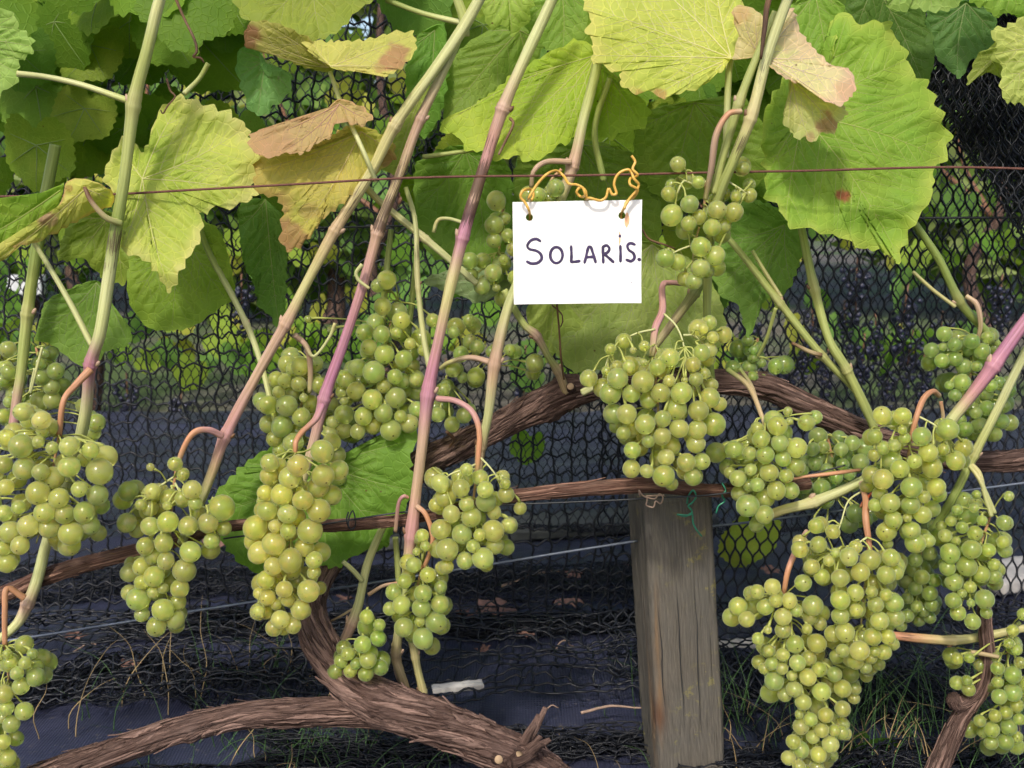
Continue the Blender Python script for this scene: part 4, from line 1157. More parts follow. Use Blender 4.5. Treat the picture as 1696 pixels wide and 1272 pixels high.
PT(VINE_A, [(28, 122, 11, -0.05, PG), (80, 128, 11, -0.046, PG), (140, 142, 11, -0.046, PG), (215, 168, 13, -0.046, G_)])
PT(VINE_A, [(52, 395, 9, -0.045, PG), (80, 440, 10, -0.045, PG), (115, 500, 11, -0.045, PG), (152, 572, 12, -0.045, PG)])
PT(VINE_A, [(140, 310, 7, -0.062, BR), (148, 328, 9, -0.064, BR), (160, 345, 10, -0.064, TN), (178, 362, 12, -0.06, GY), (200, 370, 13, -0.052, G_)])
PT(VINE_A, [(546, 118, 8, 0.0, G_), (556, 145, 9, 0.0, PG), (566, 175, 9, 0.0, G_), (590, 225, 9, -0.012, PG), (608, 265, 9, -0.014, PG), (622, 300, 10, -0.006, PG)])
PT(VINE_A, [(345, 105, 9, 0.03, G_), (330, 130, 9, 0.03, G_), (305, 155, 10, 0.02, PG)])
PT(VINE_A, [(640, 0, 10, 0.03, GD), (700, 22, 10, 0.02, G_), (765, 38, 11, 0.01, PG)])
PT(VINE_A, [(700, 260, 9, 0.03, G_), (760, 252, 8, 0.03, G_), (800, 246, 7, 0.03, G_)])
PT(VINE_A, [(58, 610, 6, -0.02, PG), (50, 650, 6, -0.02, PG), (70, 575, 5, -0.02, PG)])
PT(VINE_A, [(718, 385, 7, 0.03, PG), (725, 365, 7, 0.03, GY), (742, 362, 7, 0.03, PG), (765, 368, 7, 0.02, PG)])

# ------------------------------------------------------------------ leaves
GRN = (0.16, 0.30, 0.035); GRN2 = (0.10, 0.22, 0.025); YGR = (0.36, 0.45, 0.07); YEL = (0.56, 0.52, 0.13); PALE = (0.50, 0.54, 0.16)
OLV = (0.26, 0.29, 0.05); BRN = (0.30, 0.14, 0.06); SAL = (0.46, 0.27, 0.16); TEAL = (0.13, 0.27, 0.09); PINK = (0.60, 0.40, 0.28)


def make_leaf(parent, out, base, Y, tips=None, tilt=(0.0, 0.0), fold=0.0, droop=0.0, wave=0.012, col=(GRN, YGR), edge=None, brown=(), teeth=7.0, tooth=24.0,
              vs=0.6, vcol=None, label=None, seed=0, quilt=0.0019, closed_teeth=True, vein_w=1.0, roll=None):
    """out: outline control points (photo pixels) round the blade; base: where the stalk joins; Y depth there;
    tilt: change of depth per pixel in x and y; fold: how far the halves lean back from the midrib; droop: how the rim bends"""
    o_ = np.array(out + [out[0]], float)
    per = np.sum(np.hypot(*np.diff(o_, axis=0).T))
    ring = np.vstack([out[-1], out, out[0], out[1]]).astype(float)
    M = int(np.clip(per / 3.0, 90, 330))
    # closed Catmull-Rom
    seg = np.array(out, float); K = len(seg)
    d = np.r_[0, np.cumsum(np.linalg.norm(np.diff(o_, axis=0), axis=1))]
    s = np.linspace(0, d[-1], M, endpoint=False)
    i = np.clip(np.searchsorted(d, s, side='right') - 1, 0, K - 1)
    t = ((s - d[i]) / (d[i + 1] - d[i] + 1e-9))[:, None]
    p0, p1, p2, p3 = seg[(i - 1) % K], seg[i], seg[(i + 1) % K], seg[(i + 2) % K]
    ol = 0.5 * (2 * p1 + (p2 - p0) * t * 0.7 + (2 * p0 - 5 * p1 + 4 * p2 - p3) * t ** 2 * 0.7 + (3 * p1 - p0 - 3 * p2 + p3) * t ** 3 * 0.7 + 0.6 * (p2 - p1) * (t - 0) * 1.0)
    lin = p1 + (p2 - p1) * t
    ol = lin + 0.7 * ((0.5 * (2 * p1 + (p2 - p0) * t + (2 * p0 - 5 * p1 + 4 * p2 - p3) * t ** 2 + (3 * p1 - p0 - 3 * p2 + p3) * t ** 3)) - lin)
    # teeth
    if teeth:
        tg = np.roll(ol, -1, 0) - np.roll(ol, 1, 0); tg /= np.linalg.norm(tg, axis=1)[:, None] + 1e-9
        nr_ = np.c_[tg[:, 1], -tg[:, 0]]
        cen = ol.mean(0)
        if np.sum(nr_ * (ol - cen)) < 0: nr_ = -nr_
        ph = s / tooth + 0.55 * noise(s / tooth * 0.5, seed, 0, 8)
        fr = ph - np.floor(ph)
        saw = np.where(fr < 0.68, fr / 0.68, (1 - fr) / 0.32)
        amp = teeth * (0.6 + 0.5 * noise(np.floor(ph) * 1.37, seed, 0, 9))
        nb = np.linalg.norm(ol - np.array(base), axis=1)
        amp = amp * np.clip((nb - 12) / 25, 0, 1)
        ol = ol + nr_ * (1.7 * amp * (saw ** 1.1 - 0.45))[:, None]
    base = np.array(base, float)
    size = math.sqrt(np.ptp(ol[:, 0]) * np.ptp(ol[:, 1]))
    R = int(np.clip(size / 7.5, 10, 40))
    f = (np.arange(1, R + 1) / R) ** 0.85
    xy = base + f[:, None, None] * (ol - base)[None]
    xy = np.vstack([base[None], xy.reshape(-1, 2)])
    fr_ = np.r_[0, np.repeat(f, M)]
    # main veins
    rel = ol - base
    far = ol[np.argmax(np.hypot(*rel.T))]
    if tips is None:
        a0 = math.atan2(*(far - base)[::-1])
        angs = np.arctan2(rel[:, 1], rel[:, 0])
        tips = [tuple(base + 0.96 * (far - base))]
        for da in (0.85, -0.85, 1.75, -1.75):
            k = np.argmin(np.abs(np.angle(np.exp(1j * (angs - a0 - da)))))
            if np.hypot(*(rel[k])) > 0.22 * np.hypot(*(far - base)):
                tips.append(tuple(base + 0.92 * rel[k]))
    main = np.array(tips[0], float) - base
    mlen = np.hypot(*main); mdir = main / mlen; mper = np.array([-mdir[1], mdir[0]])
    angs = np.arctan2(rel[:, 1], rel[:, 0]); od = np.argsort(angs)
    as_, rs_ = angs[od], np.hypot(*rel[od].T)
    def rad(pt):
        q_ = pt - base
        return np.interp(np.arctan2(q_[..., 1], q_[..., 0]), as_, rs_, period=2 * math.pi)
    segs = []; paths = []
    rs = random.Random(seed + 5)
    prim = [np.array(tp, float) for tp in tips]
    for k, tp in enumerate(prim):
        dv = tp - base; Lp = np.hypot(*dv)
        if Lp < 8: continue
        u_ = dv / Lp; n_ = np.array([-u_[1], u_[0]])
        bow = rs.uniform(-0.05, 0.05)
        pts = [base + dv * g + n_ * Lp * bow * math.sin(math.pi * g) for g in np.linspace(0, 1, 9)]
        paths.append((np.array(pts), 1.9 * vein_w, 0.45 * vein_w))
        nsec = max(2, int(Lp / 30))
        for j in range(nsec):
            g = 0.16 + 0.74 * (j + rs.uniform(-0.15, 0.15)) / nsec
            for sg in (-1, 1):
                a = math.radians(rs.uniform(38, 50)) * sg
                dr = u_ * math.cos(a) + n_ * math.sin(a)
                st = base + dv * g + n_ * Lp * bow * math.sin(math.pi * g)
                ln = (0.52 * (1 - g) + 0.10) * Lp
                pts2 = []
                for h in np.linspace(0, 1, 7):
                    pt = st + (dr * h + u_ * 0.12 * h * h) * ln
                    if np.hypot(*(pt - base)) > 0.95 * rad(pt): break
                    pts2.append(pt)
                if len(pts2) > 2:
                    paths.append((np.array(pts2), 0.85 * vein_w, 0.25 * vein_w))
    allseg = [(p_[k_], p_[k_ + 1]) for p_, _, _ in paths for k_ in range(len(p_) - 1)]
    A_ = np.array([a for a, _ in allseg]); B_2 = np.array([b for _, b in allseg]) if allseg else None

    def vdist(q_):
        r_ = np.full(len(q_), 1e9)
        for a, b in zip(A_, B_2):
            ab = b - a
            tt = np.clip(((q_ - a) @ ab) / (ab @ ab + 1e-9), 0, 1)
            r_ = np.minimum(r_, np.hypot(*(q_ - a - tt[:, None] * ab).T))
        return r_

    def depth(q_, dv_=None):
        e = q_ - base
        along = (e @ mdir) / mlen; ac = (e @ mper) / mlen
        rr = np.hypot(*e.T) / (rad(q_) + 1e-6)
        D = Y + tilt[0] * e[:, 0] + tilt[1] * e[:, 1]
        D = D + fold * (np.sqrt(ac ** 2 + 0.004) - 0.063) + droop * rr ** 2 * np.hypot(*e.T) / mlen
        D = D + wave * (0.7 * fbm(q_[:, 0] / 110, q_[:, 1] / 110, seed * 1.3, 2, 2) * np.clip(rr * 1.3, 0, 1) + 0.28 * noise(q_[:, 0] / 38, q_[:, 1] / 38, seed, 7) * rr ** 2)
        if roll is not None:
            for (rx, ry, rdx, rdy, amt, wd_) in roll:       # rim rolls away beyond a line
                h = ((q_[:, 0] - rx) * rdx + (q_[:, 1] - ry) * rdy) / math.hypot(rdx, rdy)
                D = D + amt * np.clip(h / wd_, 0, 1.6) ** 2
        if dv_ is not None:
            D = D - quilt * (1 - np.exp(-(dv_ / 5.5) ** 2)) * np.clip((1 - rr) * 6, 0, 1)
        return D
    dv = vdist(xy) if allseg else np.full(len(xy), 20.0)
    V = P(xy[:, 0], xy[:, 1], depth(xy, dv))
    j = np.arange(M); j2 = (j + 1) % M
    tr = np.c_[np.zeros(M, int), 1 + j2, 1 + j]
    ii = np.arange(R - 1)[:, None]
    q = np.stack(np.broadcast_arrays(1 + ii * M + j, 1 + ii * M + j2, 1 + (ii + 1) * M + j2, 1 + (ii + 1) * M + j), -1).reshape(-1, 4)
    # pigment: greener along the veins, yellower in the panels and at the rim
    c0, c1 = np.array(col[0]), np.array(col[1])
    m = np.clip(0.45 + 0.55 * fbm(xy[:, 0] / 60, xy[:, 1] / 60, seed, 31) + 0.25 * (fr_ - 0.6), 0, 1)
    C = c0 + (c1 - c0) * m[:, None]
    if edge is not None:
        ec, ew = edge
        g = np.clip((fr_ - (1 - ew) + 0.5 * ew * fbm(xy[:, 0] / 30, xy[:, 1] / 30, seed, 33)) / ew, 0, 1) ** 1.5
        C = C + (np.array(ec) - C) * g[:, None]
    for (bx, by, br, bc, st_) in brown:
        g = np.exp(-(np.hypot(xy[:, 0] - bx, xy[:, 1] - by) / br) ** 2) + 0.45 * fbm(xy[:, 0] / 14, xy[:, 1] / 14, seed, 35)
        g = np.clip((g - 0.42) / 0.18, 0, 1) * st_
        C = C + (np.array(bc) - C) * g[:, None]
    lp = np.c_[(xy - base) * PX(Y), np.full(len(xy), seed * 0.37)]
    o = obj('leaf', mesh('leaf', V, q, tr, {'col': C, 'lpos': lp, 'vstr': np.full(len(xy), vs)}), M_LEAF, parent)
    if label: o['label'] = label
    # raised veins
    vm = MB()
    vc = 0.45 * c1 + 0.55 * np.array(vcol if vcol is not None else (c1 * 0.5 + np.array((0.55, 0.58, 0.24)) * 0.5))
    for pth, w0, w1 in paths:
        pp = spline(pth, max(6, int(len(pth) * 2.2)))
        dd = depth(pp, np.zeros(len(pp))) - 0.0002
        q3 = P(pp[:, 0], pp[:, 1], dd)
        vm.tube(q3, np.linspace(w0, w1, len(pp)) * PX(Y) * 0.5, 5, False, None, 1.0, col=np.repeat(vc[None], len(pp) * 5, 0), lpos=np.zeros((len(pp) * 5, 3)), lesion=np.full(len(pp) * 5, -1.0))
    if vm.n:
        obj('vein_network', vm.mesh('vein_network'), M_STEM, o)
    return o


LF = make_leaf
# --- leaves in front
LF(VINE_A, [(300, 160), (338, 172), (372, 183), (408, 208), (424, 255), (422, 300), (420, 328), (385, 342), (338, 350), (332, 395), (305, 438), (281, 484), (258, 445), (232, 425), (210, 425), (196, 380), (196, 330), (172, 300), (178, 270), (206, 226), (240, 250), (262, 185)],
   (236, 296), -0.022, tips=[(280, 478), (415, 318), (400, 215), (300, 170), (200, 236), (205, 410)], tilt=(0.00006, -0.00012), wave=0.022, fold=0.0,
   col=((0.33, 0.42, 0.055), (0.58, 0.56, 0.15)), edge=((0.60, 0.54, 0.20), 0.22), teeth=9, tooth=27, vs=0.75, label='bright yellow-green leaf with pointed tip beside the long cane', seed=1, vcol=(0.66, 0.66, 0.30))
LF(VINE_A, [(188, 322), (170, 306), (140, 296), (112, 300), (95, 345), (70, 362), (40, 392), (8, 430), (-30, 440), (-25, 418), (20, 408), (60, 402), (105, 378), (150, 355), (186, 340)],
   (142, 312), -0.062, tips=[(0, 428), (70, 375), (185, 330)], tilt=(0.0001, 0.0), wave=0.02, col=((0.45, 0.45, 0.10), (0.58, 0.50, 0.16)), edge=((0.50, 0.32, 0.14), 0.16),
   brown=[(76, 362, 20, (0.42, 0.26, 0.18), 0.9), (115, 312, 8, BRN, 0.6)], teeth=4, tooth=22, label='yellow leaf edge curled over with a brown rim', seed=2, roll=[(60, 380, 0.5, 0.8, 0.02, 40)])
LF(VINE_A, [(105, 306), (60, 322), (10, 330), (-60, 340), (-80, 420), (-20, 432), (20, 408), (62, 372), (95, 342)], (100, 315), -0.045, col=(GRN, (0.30, 0.38, 0.05)), tilt=(0.0002, 0), wave=0.01, teeth=0, label='green inner face of the curled leaf at the edge', seed=3)
LF(VINE_A, [(-60, 0), (-10, 8), (22, 22), (34, 48), (52, 62), (54, 86), (32, 104), (28, 138), (6, 150), (-10, 168), (-70, 150), (-110, 80)], (-60, 70), -0.05, tips=[(25, 120), (48, 76), (20, 28), (-10, 160)], col=((0.28, 0.42, 0.10), (0.40, 0.50, 0.16)), teeth=6, tooth=20, label='pale green toothed leaf entering at the top corner', seed=4)
LF(VINE_A, [(385, -70), (660, -60), (630, -10), (590, 20), (565, 48), (528, 66), (480, 62), (430, 40), (396, 22)], (520, -40), 0.02, col=(OLV, (0.30, 0.33, 0.06)), tilt=(0, -0.00025), teeth=4, label='olive leaf arching in at the top', seed=5, wave=0.015)
LF(VINE_A, [(405, 74), (408, 44), (426, 34), (458, 38), (490, 52), (528, 74), (552, 100), (548, 120), (505, 112), (455, 92), (426, 84)], (545, 112), -0.004, tips=[(412, 60), (440, 42), (450, 88)], col=((0.32, 0.29, 0.07), (0.44, 0.36, 0.13)), brown=[(415, 58, 24, (0.26, 0.12, 0.07), 0.95)], teeth=4, label='ochre leaf half with a brown scorched end', seed=6, wave=0.014, tilt=(0, 0.0002))
LF(VINE_A, [(502, 68), (545, 68), (600, 66), (655, 54), (682, 52), (690, 78), (678, 100), (664, 112), (642, 126), (622, 118), (600, 116), (572, 118), (548, 112), (540, 98), (520, 92)], (548, 110), -0.022, tips=[(680, 60), (650, 110), (610, 112), (520, 74)],
   col=((0.52, 0.48, 0.13), (0.60, 0.50, 0.18)), brown=[(655, 98, 26, (0.42, 0.20, 0.13), 0.85), (630, 112, 12, (0.42, 0.20, 0.13), 0.6)], teeth=5, tooth=18, label='pale yellow leaf lobe turned over with a rusty patch', seed=7, tilt=(0.0, -0.0003), wave=0.012, vs=0.5)
LF(VINE_A, [(414, 224), (440, 214), (478, 202), (528, 192), (560, 164), (590, 172), (616, 190), (604, 208), (578, 204), (556, 204), (548, 226), (520, 240), (504, 254), (470, 254), (446, 262), (416, 248)], (562, 172), -0.012, tips=[(420, 236), (470, 250), (530, 232), (606, 196)],
   col=((0.50, 0.37, 0.17), (0.52, 0.31, 0.19)), edge=((0.52,0.31,0.19), 0.3), brown=[(440, 235, 45, (0.44, 0.24, 0.16), 0.55)], teeth=5, tooth=20, label='salmon-brown dried flap of a yellow leaf', seed=8, tilt=(0.0, -0.0002), vcol=(0.36, 0.2, 0.13))
LF(VINE_A, [(418, 262), (450, 258), (500, 250), (548, 226), (580, 206), (612, 212), (648, 232), (655, 262), (618, 292), (580, 326), (556, 346), (524, 372), (508, 398), (482, 416), (466, 404), (464, 380), (470, 350), (456, 326), (430, 322), (418, 300)], (598, 218), 0.006, tips=[(478, 404), (424, 282), (540, 330), (640, 245)],
   col=((0.46, 0.42, 0.09), (0.56, 0.42, 0.12)), edge=((0.44, 0.28, 0.11), 0.16), brown=[(480, 390, 34, (0.36, 0.18, 0.10), 0.8), (510, 350, 20, (0.38, 0.2, 0.1), 0.5), (640, 262, 18, (0.34, 0.16, 0.08), 0.8)], teeth=6, tooth=22, label='yellow leaf browning at its hanging tip', seed=9, tilt=(0.00005, -0.0001))
LF(VINE_A, [(728, 203), (765, 184), (800, 166), (845, 128), (900, 92), (955, 66), (990, 84), (982, 140), (968, 190), (948, 232), (925, 240), (905, 258), (878, 268), (850, 258), (822, 268), (800, 250), (772, 250), (760, 226), (740, 222)], (985, 92), 0.045, tips=[(735, 206), (815, 260), (872, 262), (925, 238), (850, 130)],
   col=((0.30, 0.42, 0.04), (0.46, 0.50, 0.08)), teeth=6, tooth=26, label='bright green leaf spread behind the long pink cane', seed=10, tilt=(0.0, -0.0002), wave=0.016, vcol=(0.55, 0.60, 0.22))
LF(VINE_A, [(985, 95), (1015, 130), (1052, 152), (1076, 182), (1066, 212), (1034, 218), (1012, 230), (985, 224), (962, 232), (950, 240), (962, 180)], (990, 100), 0.05, tips=[(1060, 205), (1068, 176), (1010, 222), (968, 225)], col=((0.27, 0.38, 0.05), (0.38, 0.44, 0.09)), teeth=6, tooth=24, label='green leaf half showing past the cane above the sign', seed=11)
LF(VINE_A, [(970, -60), (964, 0), (978, 30), (970, 55), (985, 75), (978, 95), (1010, 115), (1030, 118), (1026, 138), (1046, 152), (1075, 154), (1095, 160), (1135, 152), (1165, 142), (1182, 122), (1196, 118), (1198, 98), (1215, 96), (1236, 60), (1230, 0), (1220, -70), (1100, -110)], (1211, 96), -0.02,
   tips=[(982, 92), (1092, 154), (1040, -60), (972, 10), (1180, 122), (1180, -80)], col=((0.48, 0.50, 0.10), (0.62, 0.58, 0.17)), edge=((0.60, 0.52, 0.17), 0.12), brown=[(1092, 160, 16, (0.42, 0.16, 0.1), 0.6), (1060, 156, 12, (0.42, 0.18, 0.1), 0.5)], teeth=6, tooth=27, vs=0.9, label='large pale yellow leaf with a clear net of veins above the sign', seed=12,
   tilt=(0.00005, -0.00022), wave=0.02, vcol=(0.72, 0.70, 0.36), vein_w=1.25)
LF(VINE_B, [(1212, 18), (1228, 8), (1250, 16), (1264, 30), (1264, 92), (1240, 96), (1214, 98), (1222, 60)], (1256, 92), -0.035, tips=[(1228, 20), (1250, 25)], col=((0.62, 0.50, 0.30), (0.62, 0.42, 0.30)), brown=[(1225, 25, 18, (0.55, 0.3, 0.2), 0.6)], teeth=3, label='small pink flap of the dried leaf beside the canes', seed=13)
LF(VINE_B, [(1262, 94), (1272, 55), (1290, 20), (1312, 12), (1326, 52), (1350, 82), (1378, 108), (1408, 116), (1418, 146), (1402, 168), (1385, 176), (1360, 160), (1332, 142), (1300, 128), (1272, 108)], (1266, 96), -0.045, tips=[(1412, 140), (1318, 30), (1380, 172), (1360, 95)],
   col=((0.66, 0.60, 0.32), (0.70, 0.52, 0.38)), edge=((0.66, 0.42, 0.34), 0.3), brown=[(1320, 60, 40, (0.68, 0.44, 0.36), 0.6), (1400, 150, 25, (0.62, 0.34, 0.27), 0.6)], teeth=4, tooth=16, wave=0.024, vs=0.95, vcol=(0.70, 0.60, 0.36), vein_w=1.3, label='dried pinkish leaf folded over with pale veins', seed=14, tilt=(0.0, -0.0003))
LF(VINE_B, [(1308, 128), (1340, 148), (1372, 170), (1400, 178), (1402, 190), (1388, 204), (1382, 222), (1362, 220), (1346, 236), (1332, 228), (1318, 230), (1308, 214), (1296, 202), (1306, 165)], (1312, 132), -0.038, tips=[(1340, 228), (1384, 212), (1305, 204)], col=((0.44, 0.44, 0.17), (0.52, 0.46, 0.22)),
   brown=[(1370, 205, 22, (0.34, 0.16, 0.12), 0.8), (1340, 232, 12, (0.40, 0.22, 0.15), 0.7)], teeth=5, tooth=14, wave=0.018, label='pale underside of the folded pink leaf with scorched rim', seed=15, tilt=(0.0, -0.0001), vcol=(0.6, 0.56, 0.3))
LF(VINE_B, [(1382, 28), (1408, 24), (1425, 40), (1450, 34), (1474, 38), (1484, 66), (1496, 74), (1512, 118), (1536, 138), (1552, 172), (1572, 225), (1566, 262), (1544, 288), (1546, 318), (1528, 352), (1512, 375), (1500, 398), (1488, 432), (1462, 414), (1432, 414), (1405, 398), (1372, 388), (1338, 380), (1304, 372), (1292, 345), (1268, 326), (1268, 285), (1262, 230), (1268, 180), (1300, 130), (1350, 110), (1382, 90)],
   (1330, 190), 0.022, tips=[(1488, 424), (1562, 262), (1400, 36), (1300, 365), (1270, 290), (1500, 100)], col=((0.20, 0.34, 0.045), (0.34, 0.44, 0.07)), edge=((0.40, 0.46, 0.09), 0.12), brown=[(1398, 324, 14, (0.36, 0.10, 0.06), 0.95)], teeth=9, tooth=34, vs=0.55, label='largest green leaf, with one red spot, behind the rusty wire', seed=16,
   tilt=(0.00002, -0.00018), wave=0.026, vcol=(0.50, 0.56, 0.18))
LF(VINE_B, [(1690, 30), (1664, 44), (1640, 50), (1652, 80), (1640, 96), (1660, 112), (1656, 140), (1665, 168), (1690, 172), (1740, 180), (1800, 90), (1740, 10)], (1745, 80), 0.0, tips=[(1662, 150), (1648, 90), (1668, 48), (1700, 168)], col=((0.40, 0.46, 0.12), (0.52, 0.52, 0.17)), teeth=6, tooth=18, vs=0.8, label='pale yellow leaf entering at the upper corner by the net bundle', seed=17, vcol=(0.62, 0.62, 0.28))
LF(VINE_B, [(1662, 60), (1640, 78), (1618, 92), (1600, 140), (1618, 128), (1640, 120), (1660, 130), (1680, 110)], (1672, 80), 0.02, col=((0.20, 0.26, 0.06), (0.28, 0.30, 0.08)), teeth=3, label='shaded narrow leaf tip hanging before the net bundle', seed=18)
LF(VINE_B, [(1468, 8), (1490, 20), (1515, 14), (1545, 20), (1580, 14), (1600, -10), (1600, -60), (1480, -60)], (1540, -60), 0.03, col=((0.26, 0.38, 0.10), (0.36, 0.44, 0.14)), teeth=5, tooth=18, label='light leaf edge at the very top above the net bundle', seed=19)
LF(VINE_B, [(1600, -30), (1610, 5), (1632, 14), (1648, 28), (1672, 22), (1700, 34), (1760, 20), (1760, -50)], (1690, -50), 0.05, col=((0.20, 0.34, 0.05), (0.28, 0.38, 0.08)), teeth=5, tooth=18, label='green leaf edge at the top by the corner', seed=20)
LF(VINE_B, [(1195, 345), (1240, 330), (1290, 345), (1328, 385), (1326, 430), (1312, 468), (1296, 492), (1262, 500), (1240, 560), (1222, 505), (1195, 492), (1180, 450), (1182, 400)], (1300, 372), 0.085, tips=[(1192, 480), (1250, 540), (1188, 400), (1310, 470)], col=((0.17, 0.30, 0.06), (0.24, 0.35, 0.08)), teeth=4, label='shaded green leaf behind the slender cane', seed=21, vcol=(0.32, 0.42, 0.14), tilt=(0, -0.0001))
LF(VINE_A, [(1075, 400), (1120, 420), (1160, 440), (1195, 500), (1200, 560), (1160, 600), (1090, 610), (1000, 612), (950, 616), (918, 580), (905, 540), (900, 490), (940, 440), (1010, 400)], (1080, 405), 0.085, tips=[(925, 590), (1020, 606), (1120, 600), (1190, 540), (920, 500)], col=((0.30, 0.36, 0.10), (0.36, 0.40, 0.13)), teeth=3, label='wide pale green leaf hanging behind the sign', seed=22, vcol=(0.42, 0.48, 0.2), tilt=(0, -0.0001), wave=0.016)
LF(VINE_A, [(905, 480), (930, 510), (962, 530), (970, 550), (940, 560), (905, 600), (900, 575), (880, 560), (872, 520), (880, 480)], (915, 470), 0.07, col=((0.30, 0.37, 0.08), (0.38, 0.42, 0.12)), teeth=4, label='small light leaf under the lower edge of the sign', seed=23)
LF(VINE_A, [(545, 800), (600, 745), (655, 712), (690, 705), (686, 745), (680, 770), (690, 800), (678, 832), (668, 858), (650, 880), (640, 908), (612, 912), (590, 918), (570, 935), (545, 940), (500, 920), (455, 935), (430, 950), (400, 935), (372, 905), (362, 880), (350, 830), (382, 790), (430, 750), (480, 730), (520, 760)], (535, 770), 0.04,
   tips=[(540, 930), (640, 890), (682, 812), (675, 730), (420, 935), (360, 850), (410, 768)], col=((0.15, 0.29, 0.04), (0.22, 0.34, 0.06)), teeth=7, tooth=24, label='broad fresh green leaf behind the hero bunch and cordon', seed=24, tilt=(0.0, -0.00008), wave=0.02, vcol=(0.42, 0.54, 0.16))
LF(VINE_A, [(225, 400), (260, 372), (320, 360), (362, 380), (380, 430), (390, 490), (372, 505), (352, 518), (335, 532), (308, 545), (275, 548), (248, 544), (228, 525), (214, 500), (210, 455)], (300, 372), 0.06, tips=[(285, 540), (224, 500), (372, 492), (222, 430)], col=((0.17, 0.27, 0.03), (0.25, 0.33, 0.045)), teeth=3, label='olive green round leaf hanging under the bright pointed leaf', seed=25, tilt=(0, -0.00012), vcol=(0.30, 0.38, 0.12))
LF(VINE_A, [(95, 430), (110, 380), (150, 345), (200, 360), (232, 420), (205, 470), (170, 460), (140, 430)], (180, 360), 0.06, col=((0.19, 0.26, 0.04), (0.25, 0.30, 0.05)), teeth=4, label='dull olive leaf between the two leaf-side canes', seed=26)
LF(VINE_A, [(75, 500), (110, 480), (150, 465), (168, 470), (190, 520), (218, 548), (212, 572), (180, 580), (160, 600), (140, 610), (110, 590), (85, 570), (58, 562), (66, 530)], (160, 468), 0.055, tips=[(125, 598), (66, 556), (208, 560)], col=((0.14, 0.24, 0.04), (0.20, 0.29, 0.06)), teeth=3, label='grey-green leaf behind the slanting leaf stalk', seed=27, vcol=(0.26, 0.34, 0.13), tilt=(0, -0.0001))
LF(VINE_A, [(395, 340), (425, 328), (462, 350), (476, 400), (474, 460), (472, 520), (462, 545), (445, 520), (430, 510), (420, 470), (405, 440), (398, 400)], (440, 330), 0.075, col=((0.11, 0.22, 0.04), (0.16, 0.27, 0.07)), teeth=4, label='drooping dark green leaf in front of the net', seed=28)
LF(VINE_A, [(700, 465), (740, 448), (790, 440), (850, 460), (862, 480), (820, 492), (790, 502), (765, 490), (735, 482)], (850, 465), 0.075, col=((0.26, 0.33, 0.18), (0.33, 0.38, 0.22)), teeth=3, label='silvery underside of a leaf beneath the sign height', seed=29)
LF(VINE_A, [(395, 84), (425, 78), (432, 112), (450, 128), (480, 120), (482, 148), (466, 168), (450, 178), (438, 192), (412, 182), (402, 150), (392, 120)], (440, 100), 0.07, col=((0.16, 0.32, 0.11), (0.22, 0.36, 0.14)), teeth=4, label='bluish green leaf beneath the ochre one', seed=30)
LF(VINE_A, [(690, 60), (735, 40), (742, 120), (730, 190), (700, 230), (676, 180), (672, 110)], (720, 50), 0.09, col=((0.13, 0.27, 0.04), (0.18, 0.31, 0.06)), teeth=4, label='green leaf behind the crossing canes', seed=31)
LF(VINE_A, [(610, 250), (650, 200), (690, 150), (712, 130), (705, 200), (672, 260), (650, 290)], (705, 140), 0.05, col=((0.26, 0.31, 0.07), (0.32, 0.35, 0.09)), teeth=3, label='folded dull leaf between the crossing canes', seed=32)
LF(VINE_A, [(740, 110), (790, 60), (850, 40), (905, 60), (880, 110), (820, 150), (770, 190), (735, 200)], (860, 50), 0.10, col=((0.18, 0.27, 0.05), (0.24, 0.31, 0.06)), teeth=3, label='shadowed leaf above the bright leaf by the sign', seed=33)
LF(VINE_A, [(860, 20), (900, -30), (965, -20), (972, 60), (940, 90), (905, 80), (880, 60)], (930, -20), 0.07, col=((0.19, 0.31, 0.06), (0.27, 0.36, 0.08)), teeth=4, label='leaf behind the cane top near the pale yellow leaf', seed=34)
LF(VINE_A, [(790, -20), (880, -30), (882, 10), (872, 40), (850, 60), (835, 42), (812, 48), (800, 20)], (840, -25), 0.05, col=((0.28, 0.39, 0.07), (0.36, 0.43, 0.10)), teeth=5, label='light leaf tip at the top between two canes', seed=35)
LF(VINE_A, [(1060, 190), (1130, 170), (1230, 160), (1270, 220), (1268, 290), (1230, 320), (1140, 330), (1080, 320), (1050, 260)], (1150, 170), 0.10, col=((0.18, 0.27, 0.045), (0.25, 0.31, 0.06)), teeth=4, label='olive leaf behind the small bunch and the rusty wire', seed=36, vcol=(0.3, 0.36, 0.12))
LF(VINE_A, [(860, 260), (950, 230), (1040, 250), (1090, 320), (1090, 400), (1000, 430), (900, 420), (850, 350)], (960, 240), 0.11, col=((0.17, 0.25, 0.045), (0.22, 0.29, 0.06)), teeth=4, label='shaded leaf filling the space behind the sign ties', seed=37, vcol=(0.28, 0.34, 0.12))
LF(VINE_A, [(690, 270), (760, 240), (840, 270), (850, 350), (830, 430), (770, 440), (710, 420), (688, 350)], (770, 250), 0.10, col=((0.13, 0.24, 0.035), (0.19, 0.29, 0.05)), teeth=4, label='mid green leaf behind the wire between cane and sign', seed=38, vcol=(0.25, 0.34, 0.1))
LF(VINE_B, [(1290, 40), (1320, 0), (1370, -20), (1400, 20), (1395, 80), (1370, 120), (1320, 110), (1296, 80)], (1350, -10), 0.06, col=((0.20, 0.34, 0.05), (0.28, 0.39, 0.08)), teeth=6, label='green leaf behind the pink dried one', seed=39)
LF(VINE_B, [(1400, -20), (1500, -30), (1540, 40), (1548, 100), (1530, 140), (1470, 100), (1420, 60)], (1450, -25), 0.09, col=((0.08, 0.15, 0.03), (0.11, 0.18, 0.04)), teeth=4, label='dark leaf at the edge of the net bundle', seed=40)
